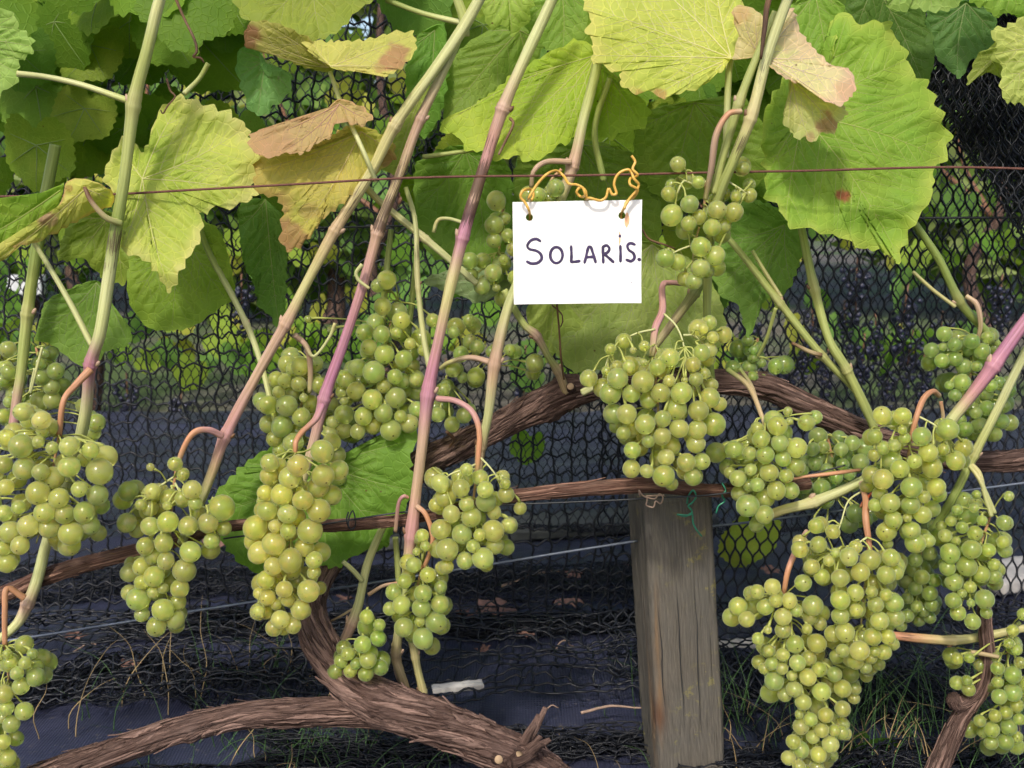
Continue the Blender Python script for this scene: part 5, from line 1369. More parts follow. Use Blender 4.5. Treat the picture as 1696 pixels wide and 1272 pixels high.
LF(VINE_B, [(1535, 20), (1600, 0), (1650, 30), (1640, 90), (1608, 100), (1590, 130), (1548, 90)], (1600, 5), 0.09, col=((0.10, 0.20, 0.06), (0.14, 0.24, 0.08)), teeth=4, label='deep green leaf before the black net bundle', seed=41)

# --- a generic leaf for the shaded canopy behind and above, copied with its veins
def generic(seed):
    rs = np.random.default_rng(seed)
    a = np.linspace(-math.pi, math.pi, 150, endpoint=False)
    lob = 0.74 + 0.22 * np.exp(-(a / 0.42) ** 2) + 0.13 * np.exp(-((np.abs(a) - 0.95) / 0.36) ** 2) + 0.03 * np.exp(-((np.abs(a) - 1.85) / 0.4) ** 2)
    lob *= np.clip((math.pi - np.abs(a)) / 0.55, 0.25, 1) ** 0.5
    ph = a * 8.5; fr = ph / 2 - np.floor(ph / 2)
    lob += 0.06 * (np.where(fr < 0.65, fr / 0.65, (1 - fr) / 0.35) - 0.5)
    R = 12
    f = np.arange(1, R + 1) / R
    X = (f[:, None] * lob * np.sin(a)).ravel(); Z = -(f[:, None] * lob * np.cos(a)).ravel()
    X = np.r_[0, X]; Z = np.r_[0, Z]
    rr = np.hypot(X, Z)
    c1, c2 = rs.uniform(-0.25, 0.25), rs.uniform(0.05, 0.35)
    Yy = c2 * X ** 2 + c1 * Z ** 2 + 0.12 * fbm(X * 1.8, Z * 1.8, seed, 3, 2) * rr + 0.08 * np.abs(X) * rs.uniform(-1, 1)
    M = 150; j = np.arange(M); j2 = (j + 1) % M
    ii = np.arange(R - 1)[:, None]
    q = np.stack(np.broadcast_arrays(1 + ii * M + j, 1 + ii * M + j2, 1 + (ii + 1) * M + j2, 1 + (ii + 1) * M + j), -1).reshape(-1, 4)
    V = np.c_[X, Yy, Z]
    mm = np.clip(0.6 + 0.4 * fbm(X * 2.5, Z * 2.5, seed, 4), 0, 1)
    C = np.array((0.8, 0.92, 0.8)) + (np.array((1.25, 1.12, 1.1)) - np.array((0.8, 0.92, 0.8))) * mm[:, None]
    me = mesh('leaf', V, q, np.c_[np.zeros(M, int), 1 + j2, 1 + j], {'col': C, 'lpos': np.c_[X * .06, Z * .06, np.full(len(X), seed * .5)], 'vstr': np.full(len(X), 0.5)})
    me.materials.append(M_LEAF)
    vm = MB()
    for ang, L in ((0, 0.9), (0.95, 0.78), (-0.95, 0.78), (1.85, 0.6), (-1.85, 0.6)):
        g = np.linspace(0, 1, 8)
        x = np.sin(ang) * L * g; z = -np.cos(ang) * L * g
        y = np.interp(0, [0], [0]) + c2 * x ** 2 + c1 * z ** 2 + 0.12 * fbm(x * 1.8, z * 1.8, seed, 3, 2) * np.hypot(x, z) - 0.006
        vm.tube(np.c_[x, y, z], np.linspace(0.013, 0.004, 8), 5, False, None, 1.0, col=np.repeat([[0.22, 0.32, 0.09]], 40, 0), lpos=np.zeros((40, 3)), lesion=np.full(40, -1.0))
    vme = vm.mesh('vein_network'); vme.materials.append(M_STEM)
    return me, vme


GEN = [generic(k) for k in range(5)]


def gleaf(parent, x, y, Y, size_px, ang, tilt, colr, k=0, world=None):
    me, vme = GEN[k % 5]
    o = obj('leaf', me, None, parent)
    c = P(x, y, Y) if world is None else np.array(world)
    pl = np.array(parent.location)
    o.location = c - pl
    s = size_px * PX(Y) if world is None else size_px
    o.scale = (s, s, s)
    o.rotation_euler = (tilt[0], ang, tilt[1])
    o.color = (*colr, 1)
    if world is None:
        obj('vein_network', vme, None, o)
    return o


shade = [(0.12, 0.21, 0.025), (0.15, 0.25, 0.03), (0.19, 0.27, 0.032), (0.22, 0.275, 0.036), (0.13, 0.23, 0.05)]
SPOTS = [(90, 90, 120), (60, 200, 125), (165, 30, 130), (150, 120, 100), (300, 20, 125), (335, 130, 135), (275, 90, 100), (60, 290, 110), (20, 40, 90), (120, -30, 130), (240, -20, 130), (400, -10, 120), (350, 250, 90), (140, 220, 90), (30, 130, 100), (470, 350, 70),
         (455, 20, 120), (800, 90, 110), (760, 300, 80), (860, 140, 90), (870, 200, 80), (930, 300, 90), (1010, 270, 100), (1110, 260, 100), (1180, 240, 100), (1240, 330, 80), (1290, 70, 90), (1340, 20, 110), (1450, 40, 90), (1420, 120, 90), (1150, 150, 100), (1060, 150, 90), (1090, 350, 90), (1140, 420, 80), (1160, 520, 80), (1010, 480, 90), (950, 360, 90), (700, 20, 60), (780, 10, 90), (900, 10, 100), (1530, -20, 80), (1640, -30, 90), (690, 330, 55), (745, 390, 60), (820, 400, 60), (400, 250, 70), (200, 250, 80), (120, 400, 60), (1230, 420, 60), (370, 60, 100), (520, 20, 70)]
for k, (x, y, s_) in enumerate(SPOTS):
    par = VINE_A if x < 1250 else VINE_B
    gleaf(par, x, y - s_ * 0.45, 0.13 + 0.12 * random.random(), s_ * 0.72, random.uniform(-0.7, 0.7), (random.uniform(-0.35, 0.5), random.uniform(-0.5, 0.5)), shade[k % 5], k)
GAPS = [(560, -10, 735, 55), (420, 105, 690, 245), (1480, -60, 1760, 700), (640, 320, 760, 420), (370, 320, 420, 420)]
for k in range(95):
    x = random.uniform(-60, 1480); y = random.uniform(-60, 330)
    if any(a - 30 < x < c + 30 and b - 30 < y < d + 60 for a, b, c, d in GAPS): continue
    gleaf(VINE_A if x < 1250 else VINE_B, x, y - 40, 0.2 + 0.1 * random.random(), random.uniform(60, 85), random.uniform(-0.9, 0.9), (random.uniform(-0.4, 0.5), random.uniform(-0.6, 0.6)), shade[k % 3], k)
for k in range(70):          # unseen canopy leaves above the picture, added to shade the leaves behind
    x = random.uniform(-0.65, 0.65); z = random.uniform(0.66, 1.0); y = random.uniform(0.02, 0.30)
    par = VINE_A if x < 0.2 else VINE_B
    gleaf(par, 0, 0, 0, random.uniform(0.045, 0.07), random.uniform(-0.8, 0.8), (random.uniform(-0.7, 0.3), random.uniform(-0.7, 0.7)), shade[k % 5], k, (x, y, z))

# ------------------------------------------------------------------ grapes
def ico(sub=3):
    import bmesh
    bm = bmesh.new(); bmesh.ops.create_icosphere(bm, subdivisions=sub, radius=1.0)
    v = np.array([x.co[:] for x in bm.verts]); f = np.array([[y.index for y in x.verts] for x in bm.faces]); bm.free()
    return v, f


IV, IF_ = ico(3)
BERRY = []
for k in range(5):
    v = IV * (1 + 0.03 * fbm(IV[:, 0] * 1.2, IV[:, 1] * 1.2, IV[:, 2] * 1.2 + k * 7, k, 2))[:, None]
    v[:, 2] *= (1.0, 1.05, 1.10, 1.02, 1.14)[k]
    v[:, 2] /= (1.0, 1.05, 1.10, 1.02, 1.14)[k] ** 0.4
    dent = np.exp(-((1 + IV[:, 2]) / 0.02)); v[:, 2] += 0.05 * dent
    # keep the far end at z = 1 for the style scar
    v[:, 2] /= v[:, 2].max()
    me = mesh('berry', v, None, IF_); me.materials.append(M_BERRY); BERRY.append(me)

TILE = {'a': (0, 0), 'b': (400, 0), 'c': (800, 0), 'd': (1246, 0), 'e': (0, 310), 'f': (400, 310), 'g': (800, 310), 'h': (1246, 310),
        'A': (0, 620), 'B': (400, 620), 'C': (800, 620), 'D': (1246, 620), 'E': (0, 932), 'F': (400, 932), 'G': (800, 932), 'H': (1246, 932)}


def tl(k, pts):
    ox, oy = TILE[k]
    return [(ox + x / 3.742, oy + y / 3.742, r / 3.742) for x, y, r in pts]


def bunch(name_label, Y, berries, rachis, fill=0, thick=0.035, tint=(1, 1, 1), seed=0, stalk_cols=(OR, GY), stalk=None, branches=()):
    """berries: (x, y, r) in photo pixels, nearest first; rachis: (x, y) down the middle; stalk: (x, y, w, Y, col) from the cane"""
    rs = np.random.default_rng(seed + 100)
    B = np.array(berries, float)
    cx, cy = B[:, 0].mean(), B[:, 1].mean()
    top = P(rachis[0][0], rachis[0][1], Y)
    root = empty('grape_bunch', top, name_label, 'grape bunch', 'bunches of white grapes')
    rx = spline(np.array(rachis, float), 30)
    px = PX(Y)
    placed = []          # world centre, radius
    halfw = np.array([np.min(np.hypot(rx[:, 0] - b[0], rx[:, 1] - b[1])) for b in B])
    wmax = max(20.0, np.percentile(halfw, 92) + 12)
    items = [(b[0], b[1], b[2], False) for b in B]
    fill = int(fill * 1.7) + 4
    for _ in range(fill * 4):
        if len(items) - len(B) >= fill: break
        k = rs.integers(len(B))
        x, y = B[k, 0] + rs.normal(0, 16), B[k, 1] + rs.normal(0, 16)
        if np.min(np.hypot(B[:, 0] - x, B[:, 1] - y)) > 22: continue
        items.append((x, y, rs.uniform(11.5, 17.5), True))
    for (x, y, r_, fl) in items:
        dist = np.min(np.hypot(rx[:, 0] - x, rx[:, 1] - y))
        bulge = math.sqrt(max(0.02, 1 - (dist / (wmax + 18)) ** 2))
        Yb = Y + thick * 0.5 - thick * bulge * 0.9 + (thick * 0.42 if fl else rs.uniform(-0.002, 0.002))
        ok = False
        for it in range(60):
            c = P(x, y, Yb); R = r_ * PX(Yb)
            bad = False
            for (c2, R2) in placed:
                if np.sum((c - c2) ** 2) < ((0.84 if fl else 0.85) * (R + R2)) ** 2:
                    bad = True; break
            if not bad:
                ok = True; break
            Yb += 0.0018
        if not ok or Yb > Y + thick * 2.2 + 0.02:
            if fl: continue
        placed.append((c, R))
    m = MB()
    rp = np.array([P(a, b, Y + thick * 0.25) for a, b in rx])
    m.tube(rp, np.linspace(4.2, 2.2, 30) * px * 0.62, 8, True, None, 1.0,
           col=np.vstack([np.repeat(np.array(stalk_cols[0])[None] * (1 - f) + np.array(stalk_cols[1])[None] * f, 8, 0) for f in np.linspace(0, 1, 30)] + [np.array([stalk_cols[0], stalk_cols[1]])]),
           lpos=np.zeros((242, 3)), lesion=np.full(242, 0.0))
    nrp = len(rp)
    for br in branches:
        bp = spline(np.array([P(a, b, Y + d) for a, b, d in br]), 16)
        m.tube(bp, np.linspace(3.4, 2.0, 16) * px * 0.6, 7, True, None, 1.0, col=np.repeat([PG], 114, 0), lpos=np.zeros((114, 3)), lesion=np.full(114, -0.05))
        rp = np.vstack([rp, bp])
    if stalk:
        ss = np.array([[*P(a, b, d), w_ * PX(d) * 0.5, *c_] for a, b, w_, d, c_ in stalk])
        s2 = spline(ss, 40)
        v, q, t, U, A = tube_arrays(s2[:, :3], s2[:, 3] * (1 + 0.06 * noise(np.linspace(0, 8, 40), seed)), 12)
        m.add(v, q, t, col=np.clip(np.vstack([np.repeat(s2[:, 4:7], 12, 0), s2[0, 4:7], s2[-1, 4:7]]), 0.01, 1), lpos=lpos(U, A, seed), lesion=np.full(len(v), 0.02))
    for k, (c, R) in enumerate(placed):
        d2 = np.sum((rp - c) ** 2, axis=1)
        i = int(np.argmin(d2)); i = max(0, i - 3) if i < nrp else max(nrp, i - 2)
        a = rp[i]
        out = c - a
        L = np.linalg.norm(out)
        out = out / (L + 1e-9)
        dirv = out * 0.8 + np.array([0, -0.35, -0.35]) + rs.normal(0, 0.35, 3)
        dirv /= np.linalg.norm(dirv)
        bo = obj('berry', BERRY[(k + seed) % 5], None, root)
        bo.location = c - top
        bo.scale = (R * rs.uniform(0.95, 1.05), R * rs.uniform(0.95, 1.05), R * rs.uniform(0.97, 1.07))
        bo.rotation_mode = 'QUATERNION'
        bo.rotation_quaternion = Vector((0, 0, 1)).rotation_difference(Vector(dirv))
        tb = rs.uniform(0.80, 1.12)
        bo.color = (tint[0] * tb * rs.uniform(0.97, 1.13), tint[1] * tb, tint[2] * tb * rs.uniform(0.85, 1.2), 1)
        e = c - dirv * R * 0.94
        pm = (a + e) * 0.5 + np.array([0, 0, 0.002]) + rs.normal(0, 0.0012, 3)
        pp = spline(np.array([a, pm, e - dirv * 0.0012, e]), 9)
        rr = np.array([1.3, 1.15, 1.0, 0.95, 0.95, 1.0, 1.1, 1.6, 1.9]) * 0.00062
        cc = np.array((0.42, 0.46, 0.12))
        m.tube(pp, rr, 6, True, None, 1.0, col=np.repeat(cc[None], 56, 0), lpos=np.zeros((56, 3)), lesion=np.full(56, -0.02))
    so_ = obj('stalk', m.mesh('stalk'), M_STEM, root)
    so_.location = -np.array(top)
    return root


bunch('heavy bunch at the edge, hanging before the long pale green cane', -0.075,
      tl('A', [(430, 445, 63), (617, 603, 84), (655, 512, 75), (128, 445, 78), (145, 232, 62), (258, 285, 60), (323, 455, 42), (238, 418, 40), (252, 605, 55), (430, 572, 67), (365, 768, 65), (150, 585, 72), (492, 712, 54), (605, 748, 66), (522, 855, 70), (278, 855, 68), (235, 735, 78), (305, 955, 66), (438, 985, 80), (262, 352, 38), (62, 978, 70), (175, 940, 68), (45, 1170, 65), (115, 825, 46), (400, 865, 65), (25, 560, 55), (35, 700, 52), (25, 860, 52), (430, 1060, 72), (125, 1060, 60), (20, 1080, 50), (330, 640, 70), (45, 395, 60), (560, 470, 55), (560, 935, 62), (-40, 620, 60), (-60, 480, 60), (-50, 800, 60), (-70, 1000, 60)]),
      [(98, 722), (85, 790), (75, 850), (60, 900)], 26, 0.045, (1.0, 1.0, 1.0), 1, stalk=[(150, 612, 14, -0.052, OR), (125, 638, 11, -0.06, OR), (105, 665, 10, -0.07, OR), (98, 722, 9, -0.068, OR)])
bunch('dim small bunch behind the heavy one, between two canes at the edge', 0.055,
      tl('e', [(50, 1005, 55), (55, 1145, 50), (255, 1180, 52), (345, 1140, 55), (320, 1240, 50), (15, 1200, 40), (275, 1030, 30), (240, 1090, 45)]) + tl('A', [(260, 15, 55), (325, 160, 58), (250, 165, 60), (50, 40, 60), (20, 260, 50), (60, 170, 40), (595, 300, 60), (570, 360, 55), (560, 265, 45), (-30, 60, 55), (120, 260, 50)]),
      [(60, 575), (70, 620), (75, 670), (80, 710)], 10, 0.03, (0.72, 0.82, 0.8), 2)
bunch('bunch on a pink hooked stalk below the crossing canes', -0.045,
      tl('A', [(1375, 825, 84), (1190, 715, 63), (1040, 915, 70), (945, 725, 55), (1085, 555, 47), (1135, 620, 42), (932, 575, 26), (872, 808, 36), (1038, 815, 30), (795, 725, 64), (785, 920, 65), (930, 940, 62), (1165, 940, 62), (1290, 920, 65), (1015, 1045, 62), (1028, 1155, 58), (1140, 1215, 76), (900, 1065, 58), (1390, 955, 50), (1310, 1035, 50), (950, 1130, 56), (1180, 1100, 70), (880, 1190, 58), (1050, 765, 60), (1130, 770, 50), (850, 960, 55), (930, 830, 55), (1210, 800, 45)]) +
      tl('E', [(1010, 292, 73), (855, 225, 75), (955, 85, 70), (1145, 50, 75), (970, 395, 65), (1115, 160, 62), (1085, 350, 65), (880, 320, 52), (1010, 160, 36), (950, 185, 38), (880, 120, 50), (1100, 245, 55), (870, 30, 50)]),
      [(292, 775), (285, 830), (280, 900), (268, 980), (262, 1020)], 18, 0.038, (1.0, 1.0, 0.95), 3, stalk=[(368, 722, 12, -0.028, PK), (345, 712, 11, -0.036, PK), (322, 716, 11, -0.042, OR), (306, 738, 10, -0.045, OR), (292, 775, 9, -0.045, TN)],
      branches=[[(288, 790, 0.0), (272, 800, -0.006), (258, 812, -0.008), (245, 830, -0.004)], [(290, 800, 0.0), (308, 830, -0.008), (330, 838, -0.008), (350, 842, -0.004)]])
bunch('long golden bunch hanging at the front, below a pink curved stalk', -0.065,
      tl('B', [(500, 478, 76), (505, 628, 72), (350, 565, 70), (425, 970, 82), (85, 950, 80), (200, 1050, 76), (250, 745, 68), (285, 865, 62), (600, 595, 66), (175, 548, 60), (170, 630, 60), (145, 735, 52), (380, 780, 65), (300, 640, 70), (475, 700, 70), (480, 845, 78), (560, 750, 65), (160, 845, 65), (290, 970, 55), (205, 940, 42), (110, 1105, 75), (305, 1155, 78), (390, 1070, 65), (195, 1190, 60), (450, 1150, 55)]) +
      tl('F', [(415, 175, 75), (240, 352, 60), (365, 290, 65), (265, 165, 55), (310, 40, 70), (150, 105, 60), (200, 130, 35), (350, 110, 55), (160, 215, 52), (215, 258, 40), (105, 300, 45), (150, 310, 45), (285, 230, 45), (200, 405, 55), (320, 390, 55), (110, 190, 40), (450, 60, 45)]),
      [(490, 750), (488, 820), (480, 900), (470, 970), (462, 1030)], 22, 0.042, (1.12, 1.03, 0.9), 4, stalk=[(533, 672, 14, -0.018, PU), (522, 695, 11, -0.03, PK), (500, 716, 10, -0.045, OR), (489, 735, 9, -0.055, OR), (489, 760, 8, -0.055, OR)])
bunch('bunch tucked behind the pink cane, above the golden one', 0.03,
      tl('B', [(280, 195, 70), (165, 190, 62), (370, 265, 62), (250, 320, 70), (320, 425, 65), (270, 40, 45), (355, 60, 48), (480, 65, 55), (130, 190, 40), (230, 110, 40), (385, 145, 28), (200, 400, 50), (240, 470, 50), (320, 120, 45), (560, 420, 60), (590, 500, 60), (600, 640, 55)]) + tl('f', [(365, 1110, 62), (290, 1195, 50), (355, 1225, 48), (470, 1215, 50), (455, 1095, 55), (320, 1130, 45)]),
      [(513, 600), (505, 640), (495, 690), (485, 740)], 16, 0.036, (0.9, 0.96, 0.9), 5, stalk=[(488, 555, 10, -0.004, SA), (508, 575, 10, 0.005, SA), (514, 610, 9, 0.012, SA), (513, 650, 8, 0.015, GY)])
bunch('wide bunch in the middle between the two pink canes', 0.045,
      tl('f', [(820, 1145, 70), (885, 1035, 62), (1005, 1065, 57), (900, 575, 60), (845, 610, 44), (875, 740, 58), (990, 825, 55), (765, 900, 57), (868, 910, 55), (790, 990, 50), (720, 1120, 60), (645, 1190, 58), (1045, 970, 38), (960, 900, 35), (1185, 825, 45), (1080, 1190, 45), (880, 1235, 45), (710, 1260, 58), (950, 1175, 50), (560, 880, 28), (410, 818, 24), (1130, 1010, 40)]) +
      tl('B', [(810, 155, 65), (955, 145, 68), (925, 345, 66), (635, 250, 62), (755, 260, 60), (705, 110, 58), (880, 75, 45), (645, 25, 58), (820, 10, 60), (880, 240, 58), (565, 295, 42), (1040, 305, 60), (1085, 215, 50), (815, 320, 55), (1080, 30, 55), (1090, 105, 60), (620, 110, 38), (635, 165, 28), (640, 350, 50), (720, 355, 50), (560, 180, 45), (985, 260, 40), (1000, 40, 50)]),
      [(660, 500), (640, 560), (630, 620), (620, 700)], 26, 0.045, (0.92, 1.0, 0.92), 6)
bunch('loose sparse berries strung between the pink cane and the pale cane below the sign', 0.06,
      tl('f', [(1410, 825, 42), (1315, 900, 38), (1460, 990, 48), (1360, 1035, 50), (1545, 1020, 35), (1665, 1010, 40), (1455, 1170, 55), (1310, 1130, 50), (1370, 1180, 35)]) + tl('B', [(1250, 95, 45), (1215, 250, 50), (1305, 310, 50), (1380, 255, 50), (1200, 205, 45), (1450, 30, 55), (1250, 200, 45)]) + tl('g', [(195, 1020, 50), (320, 1090, 60)]),
      [(820, 605), (780, 595), (750, 600), (735, 640)], 5, 0.03, (0.75, 0.85, 0.8), 7, stalk=[(818, 602, 12, 0.02, SA), (780, 592, 9, 0.03, SA), (745, 600, 8, 0.04, GY), (730, 610, 7, 0.05, GY)])
bunch('straggly bunch half hidden by the edge of the sign', 0.045,
      tl('f', [(1580, 85, 62), (1565, 235, 60), (1565, 330, 48), (1415, 455, 52), (1495, 457, 50), (1425, 545, 45), (1490, 615, 55), (1625, 450, 34), (1560, 530, 55), (1650, 300, 45), (1630, 195, 40), (1580, 625, 25), (1690, 380, 50), (1700, 560, 50)]),
      [(835, 330), (830, 380), (825, 430), (818, 480)], 3, 0.03, (0.85, 0.95, 0.9), 8)
bunch('pair of berries peeping over the top edge of the sign', 0.0,
      tl('c', [(450, 1165, 55), (340, 1210, 50), (410, 1230, 40)]), [(930, 280), (912, 300), (905, 330)], 0, 0.02, (0.85, 0.95, 0.85), 9, stalk=[(945, 268, 10, 0.006, SA), (905, 268, 9, 0.0, SA), (884, 284, 8, -0.004, SA), (880, 310, 7, 0.0, TN)])
bunch('small open bunch hanging beside the sign from the rusty wire height', -0.03,
      tl('g', [(1350, 370, 64), (1350, 500, 58), (1450, 140, 58), (1555, 155, 62), (1280, 105, 55), (1170, 175, 68), (1308, 582, 55), (1130, 440, 58), (1205, 465, 54), (1275, 225, 50), (1340, 185, 46), (1420, 250, 57), (1150, 40, 48), (1250, 270, 55), (1440, 425, 62), (1570, 60, 35), (1650, 50, 48), (1490, 240, 50), (1390, 520, 45)]) + tl('c', [(1208, 1018, 50), (1170, 1150, 40), (1610, 1045, 45), (1650, 1145, 40), (1570, 1205, 33), (1335, 1130, 42)]),
      [(1170, 300), (1165, 350), (1152, 400), (1145, 450)], 4, 0.034, (0.95, 1.0, 0.9), 10, stalk=[(1228, 184, 9, -0.056, TN), (1205, 190, 10, -0.058, OR), (1186, 225, 11, -0.056, SA), (1178, 280, 10, -0.048, SA), (1168, 330, 8, -0.035, GY)],
      branches=[[(1172, 300, 0.0), (1150, 305, -0.004), (1132, 300, -0.006), (1122, 320, -0.008)], [(1180, 285, 0.0), (1205, 300, -0.006), (1225, 312, -0.008), (1238, 322, -0.006)], [(1150, 405, 0.0), (1130, 412, -0.006), (1112, 420, -0.008)]])
bunch('large full bunch under the sign, hanging before the top of the post', -0.045,
      tl('C', [(1335, 225, 65), (1230, 115, 68), (835, 25, 68), (990, 45, 70), (1100, 115, 60), (1005, 310, 66), (1195, 215, 72), (1405, 145, 66), (655, 25, 58), (790, 120, 68), (890, 245, 65), (815, 245, 65), (1110, 385, 58), (1430, 310, 76), (1120, 630, 72), (870, 365, 48), (930, 340, 45), (1115, 275, 55), (920, 120, 58), (1025, 160, 55), (1155, 40, 38), (1215, 335, 62), (1025, 415, 42), (925, 470, 55), (1135, 515, 52), (920, 585, 60), (1015, 600, 45), (1165, 450, 60), (1260, 545, 60), (1320, 430, 60), (1300, 640, 55), (1355, 540, 55), (1250, 600, 55), (1330, 340, 60)]) +
      tl('g', [(1160, 1055, 60), (1355, 1025, 52), (1400, 1010, 52), (1080, 1115, 55), (1375, 1155, 37), (1365, 880, 32), (1425, 930, 38), (790, 1005, 38), (830, 1110, 38), (905, 1110, 40), (1000, 985, 35), (1155, 1195, 38), (1300, 1100, 50), (1320, 1190, 45), (1250, 1195, 22), (995, 1085, 25), (930, 1010, 22), (765, 1140, 32)]),
      [(1085, 570), (1085, 620), (1090, 680), (1085, 740), (1090, 780)], 26, 0.045, (1.0, 1.0, 0.92), 11, stalk=[(1150, 472, 10, 0.015, SA), (1110, 468, 9, 0.0, PK), (1097, 475, 11, -0.01, PK), (1097, 515, 12, -0.02, PK), (1085, 545, 12, -0.03, PK), (1080, 590, 10, -0.035, GY)],
      branches=[[(1085, 545, 0.012), (1055, 552, 0.01), (1028, 566, 0.008), (1008, 592, 0.006), (1000, 620, 0.004)], [(1100, 520, 0.015), (1120, 540, 0.006), (1132, 570, 0.0), (1136, 610, -0.004), (1138, 650, -0.004)], [(1132, 555, 0.0), (1150, 556, 0.002), (1165, 570, 0.004)]])
bunch('bunch just beyond the post top, under the brown arm', -0.02,
      tl('D', [(155, 320, 63), (275, 455, 65), (80, 500, 60), (105, 610, 58), (150, 720, 62), (335, 300, 55), (220, 230, 30), (170, 425, 55), (55, 400, 58), (190, 525, 50), (210, 630, 48), (75, 870, 62), (30, 685, 45), (80, 770, 60), (240, 720, 55), (270, 570, 58), (230, 290, 25), (30, 335, 42)]) + tl('C', [(1445, 485, 66), (1555, 465, 56), (1640, 815, 75), (1650, 490, 45), (1580, 645, 55), (1660, 590, 40), (1590, 740, 55), (1650, 690, 40), (1530, 610, 40)]),
      [(1265, 690), (1275, 740), (1275, 800), (1270, 850)], 18, 0.038, (0.9, 1.0, 0.92), 12, stalk=[(1205, 612, 8, 0.04, GD), (1240, 640, 9, 0.02, TN), (1262, 690, 8, -0.01, TN), (1268, 710, 7, -0.014, GY)])
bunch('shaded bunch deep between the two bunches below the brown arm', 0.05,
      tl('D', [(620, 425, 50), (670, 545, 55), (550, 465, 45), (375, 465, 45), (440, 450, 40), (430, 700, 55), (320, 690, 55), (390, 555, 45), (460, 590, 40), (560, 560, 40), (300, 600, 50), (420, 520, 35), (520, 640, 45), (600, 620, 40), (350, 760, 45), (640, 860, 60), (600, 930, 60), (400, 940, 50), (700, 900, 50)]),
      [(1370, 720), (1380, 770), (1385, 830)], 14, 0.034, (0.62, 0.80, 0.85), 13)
bunch('neat bunch on a pink stalk hanging before the old wood, beside the long cane', -0.03,
      tl('B', [(1510, 715, 55), (1560, 970, 70), (1275, 1085, 72), (1235, 675, 62), (1265, 760, 68), (1365, 990, 65), (1360, 705, 55), (1395, 590, 42), (1515, 790, 65), (1635, 675, 35), (1640, 745, 55), (1395, 805, 48), (1205, 810, 48), (1300, 865, 55), (1425, 885, 62), (1565, 855, 48), (1235, 960, 64), (1655, 935, 50), (1435, 1065, 45), (1570, 1060, 60), (1495, 1140, 70), (1385, 1155, 58), (1270, 1190, 48), (1475, 995, 40), (1480, 640, 50)]) + tl('C', [(230, 830, 45), (165, 935, 55)]),
      [(792, 775), (785, 820), (782, 870), (778, 920)], 14, 0.038, (0.98, 1.0, 0.95), 14, stalk=[(724, 660, 10, -0.01, PK), (755, 664, 10, -0.018, PK), (782, 682, 10, -0.025, PK), (794, 715, 10, -0.03, OR), (792, 760, 10, -0.032, OR), (790, 790, 8, -0.028, GY)],
      branches=[[(793, 755, 0.0), (808, 770, -0.008), (820, 785, -0.01), (828, 798, -0.008)], [(790, 768, 0.0), (772, 776, -0.008), (745, 786, -0.008), (732, 800, -0.004)]])
bunch('smaller bunch on a red stalk hanging lowest beside the long cane', -0.02,
      tl('F', [(1205, 365, 72), (1125, 470, 70), (1125, 190, 58), (1005, 400, 66), (990, 260, 60), (1155, 75, 50), (1010, 115, 50), (945, 180, 56), (1235, 150, 42), (920, 285, 48), (1115, 280, 62), (1230, 255, 62), (1105, 365, 35), (1240, 390, 60), (1060, 430, 50)]) + tl('B', [(1065, 1180, 50), (1155, 1240, 50), (1085, 1100, 28), (1120, 1000, 45), (1140, 1065, 35)]),
      [(700, 935), (692, 970), (688, 1010), (690, 1050)], 10, 0.034, (0.9, 0.98, 0.88), 15, stalk=[(690, 838, 9, -0.016, SA), (705, 852, 9, -0.02, OR), (716, 885, 9, -0.022, OR), (712, 915, 8, -0.024, OR), (702, 940, 8, -0.02, OR)])
bunch('tiny bright green bunch nestling against the trunk bend', -0.03,
      tl('F', [(785, 605, 55), (750, 505, 55), (775, 335, 50), (855, 385, 40), (845, 465, 50), (660, 565, 45), (615, 610, 45), (710, 625, 40), (860, 650, 55), (675, 670, 45), (770, 690, 52), (805, 560, 48)]), [(610, 1010), (605, 1050), (595, 1090)], 6, 0.03, (0.72, 0.86, 0.6), 16)
bunch('bunch crowning the dense cluster, below the purple cane', -0.05,
      tl('D', [(1210, 340, 70), (1260, 535, 62), (1115, 580, 66), (915, 585, 60), (985, 700, 70), (855, 795, 62), (810, 650, 66), (930, 258, 57), (805, 255, 60), (1050, 385, 62), (1090, 485, 60), (735, 620, 58), (875, 900, 55), (830, 975, 64), (985, 965, 58), (810, 285, 30), (760, 385, 48), (930, 345, 30), (945, 395, 38), (880, 440, 40), (810, 455, 45), (755, 500, 42), (865, 535, 65), (1185, 465, 38), (1310, 455, 60), (1005, 540, 45), (1140, 700, 60), (980, 810, 60), (760, 810, 45), (1010, 1045, 66), (1055, 870, 55), (1065, 760, 42), (790, 740, 50), (1090, 1030, 45), (960, 890, 30), (840, 1050, 35)]),
      [(1512, 700), (1505, 750), (1500, 810), (1495, 880)], 20, 0.040, (0.95, 1.0, 0.85), 17, stalk=[(1555, 655, 9, -0.02, TN), (1545, 648, 9, -0.03, OR), (1530, 660, 10, -0.04, OR), (1518, 690, 10, -0.05, OR), (1508, 730, 8, -0.05, OR)],
      branches=[[(1512, 700, 0.0), (1485, 706, -0.006), (1462, 706, -0.008), (1445, 716, -0.004)], [(1522, 690, 0.0), (1545, 702, -0.008), (1558, 712, -0.008), (1575, 722, -0.004)]])
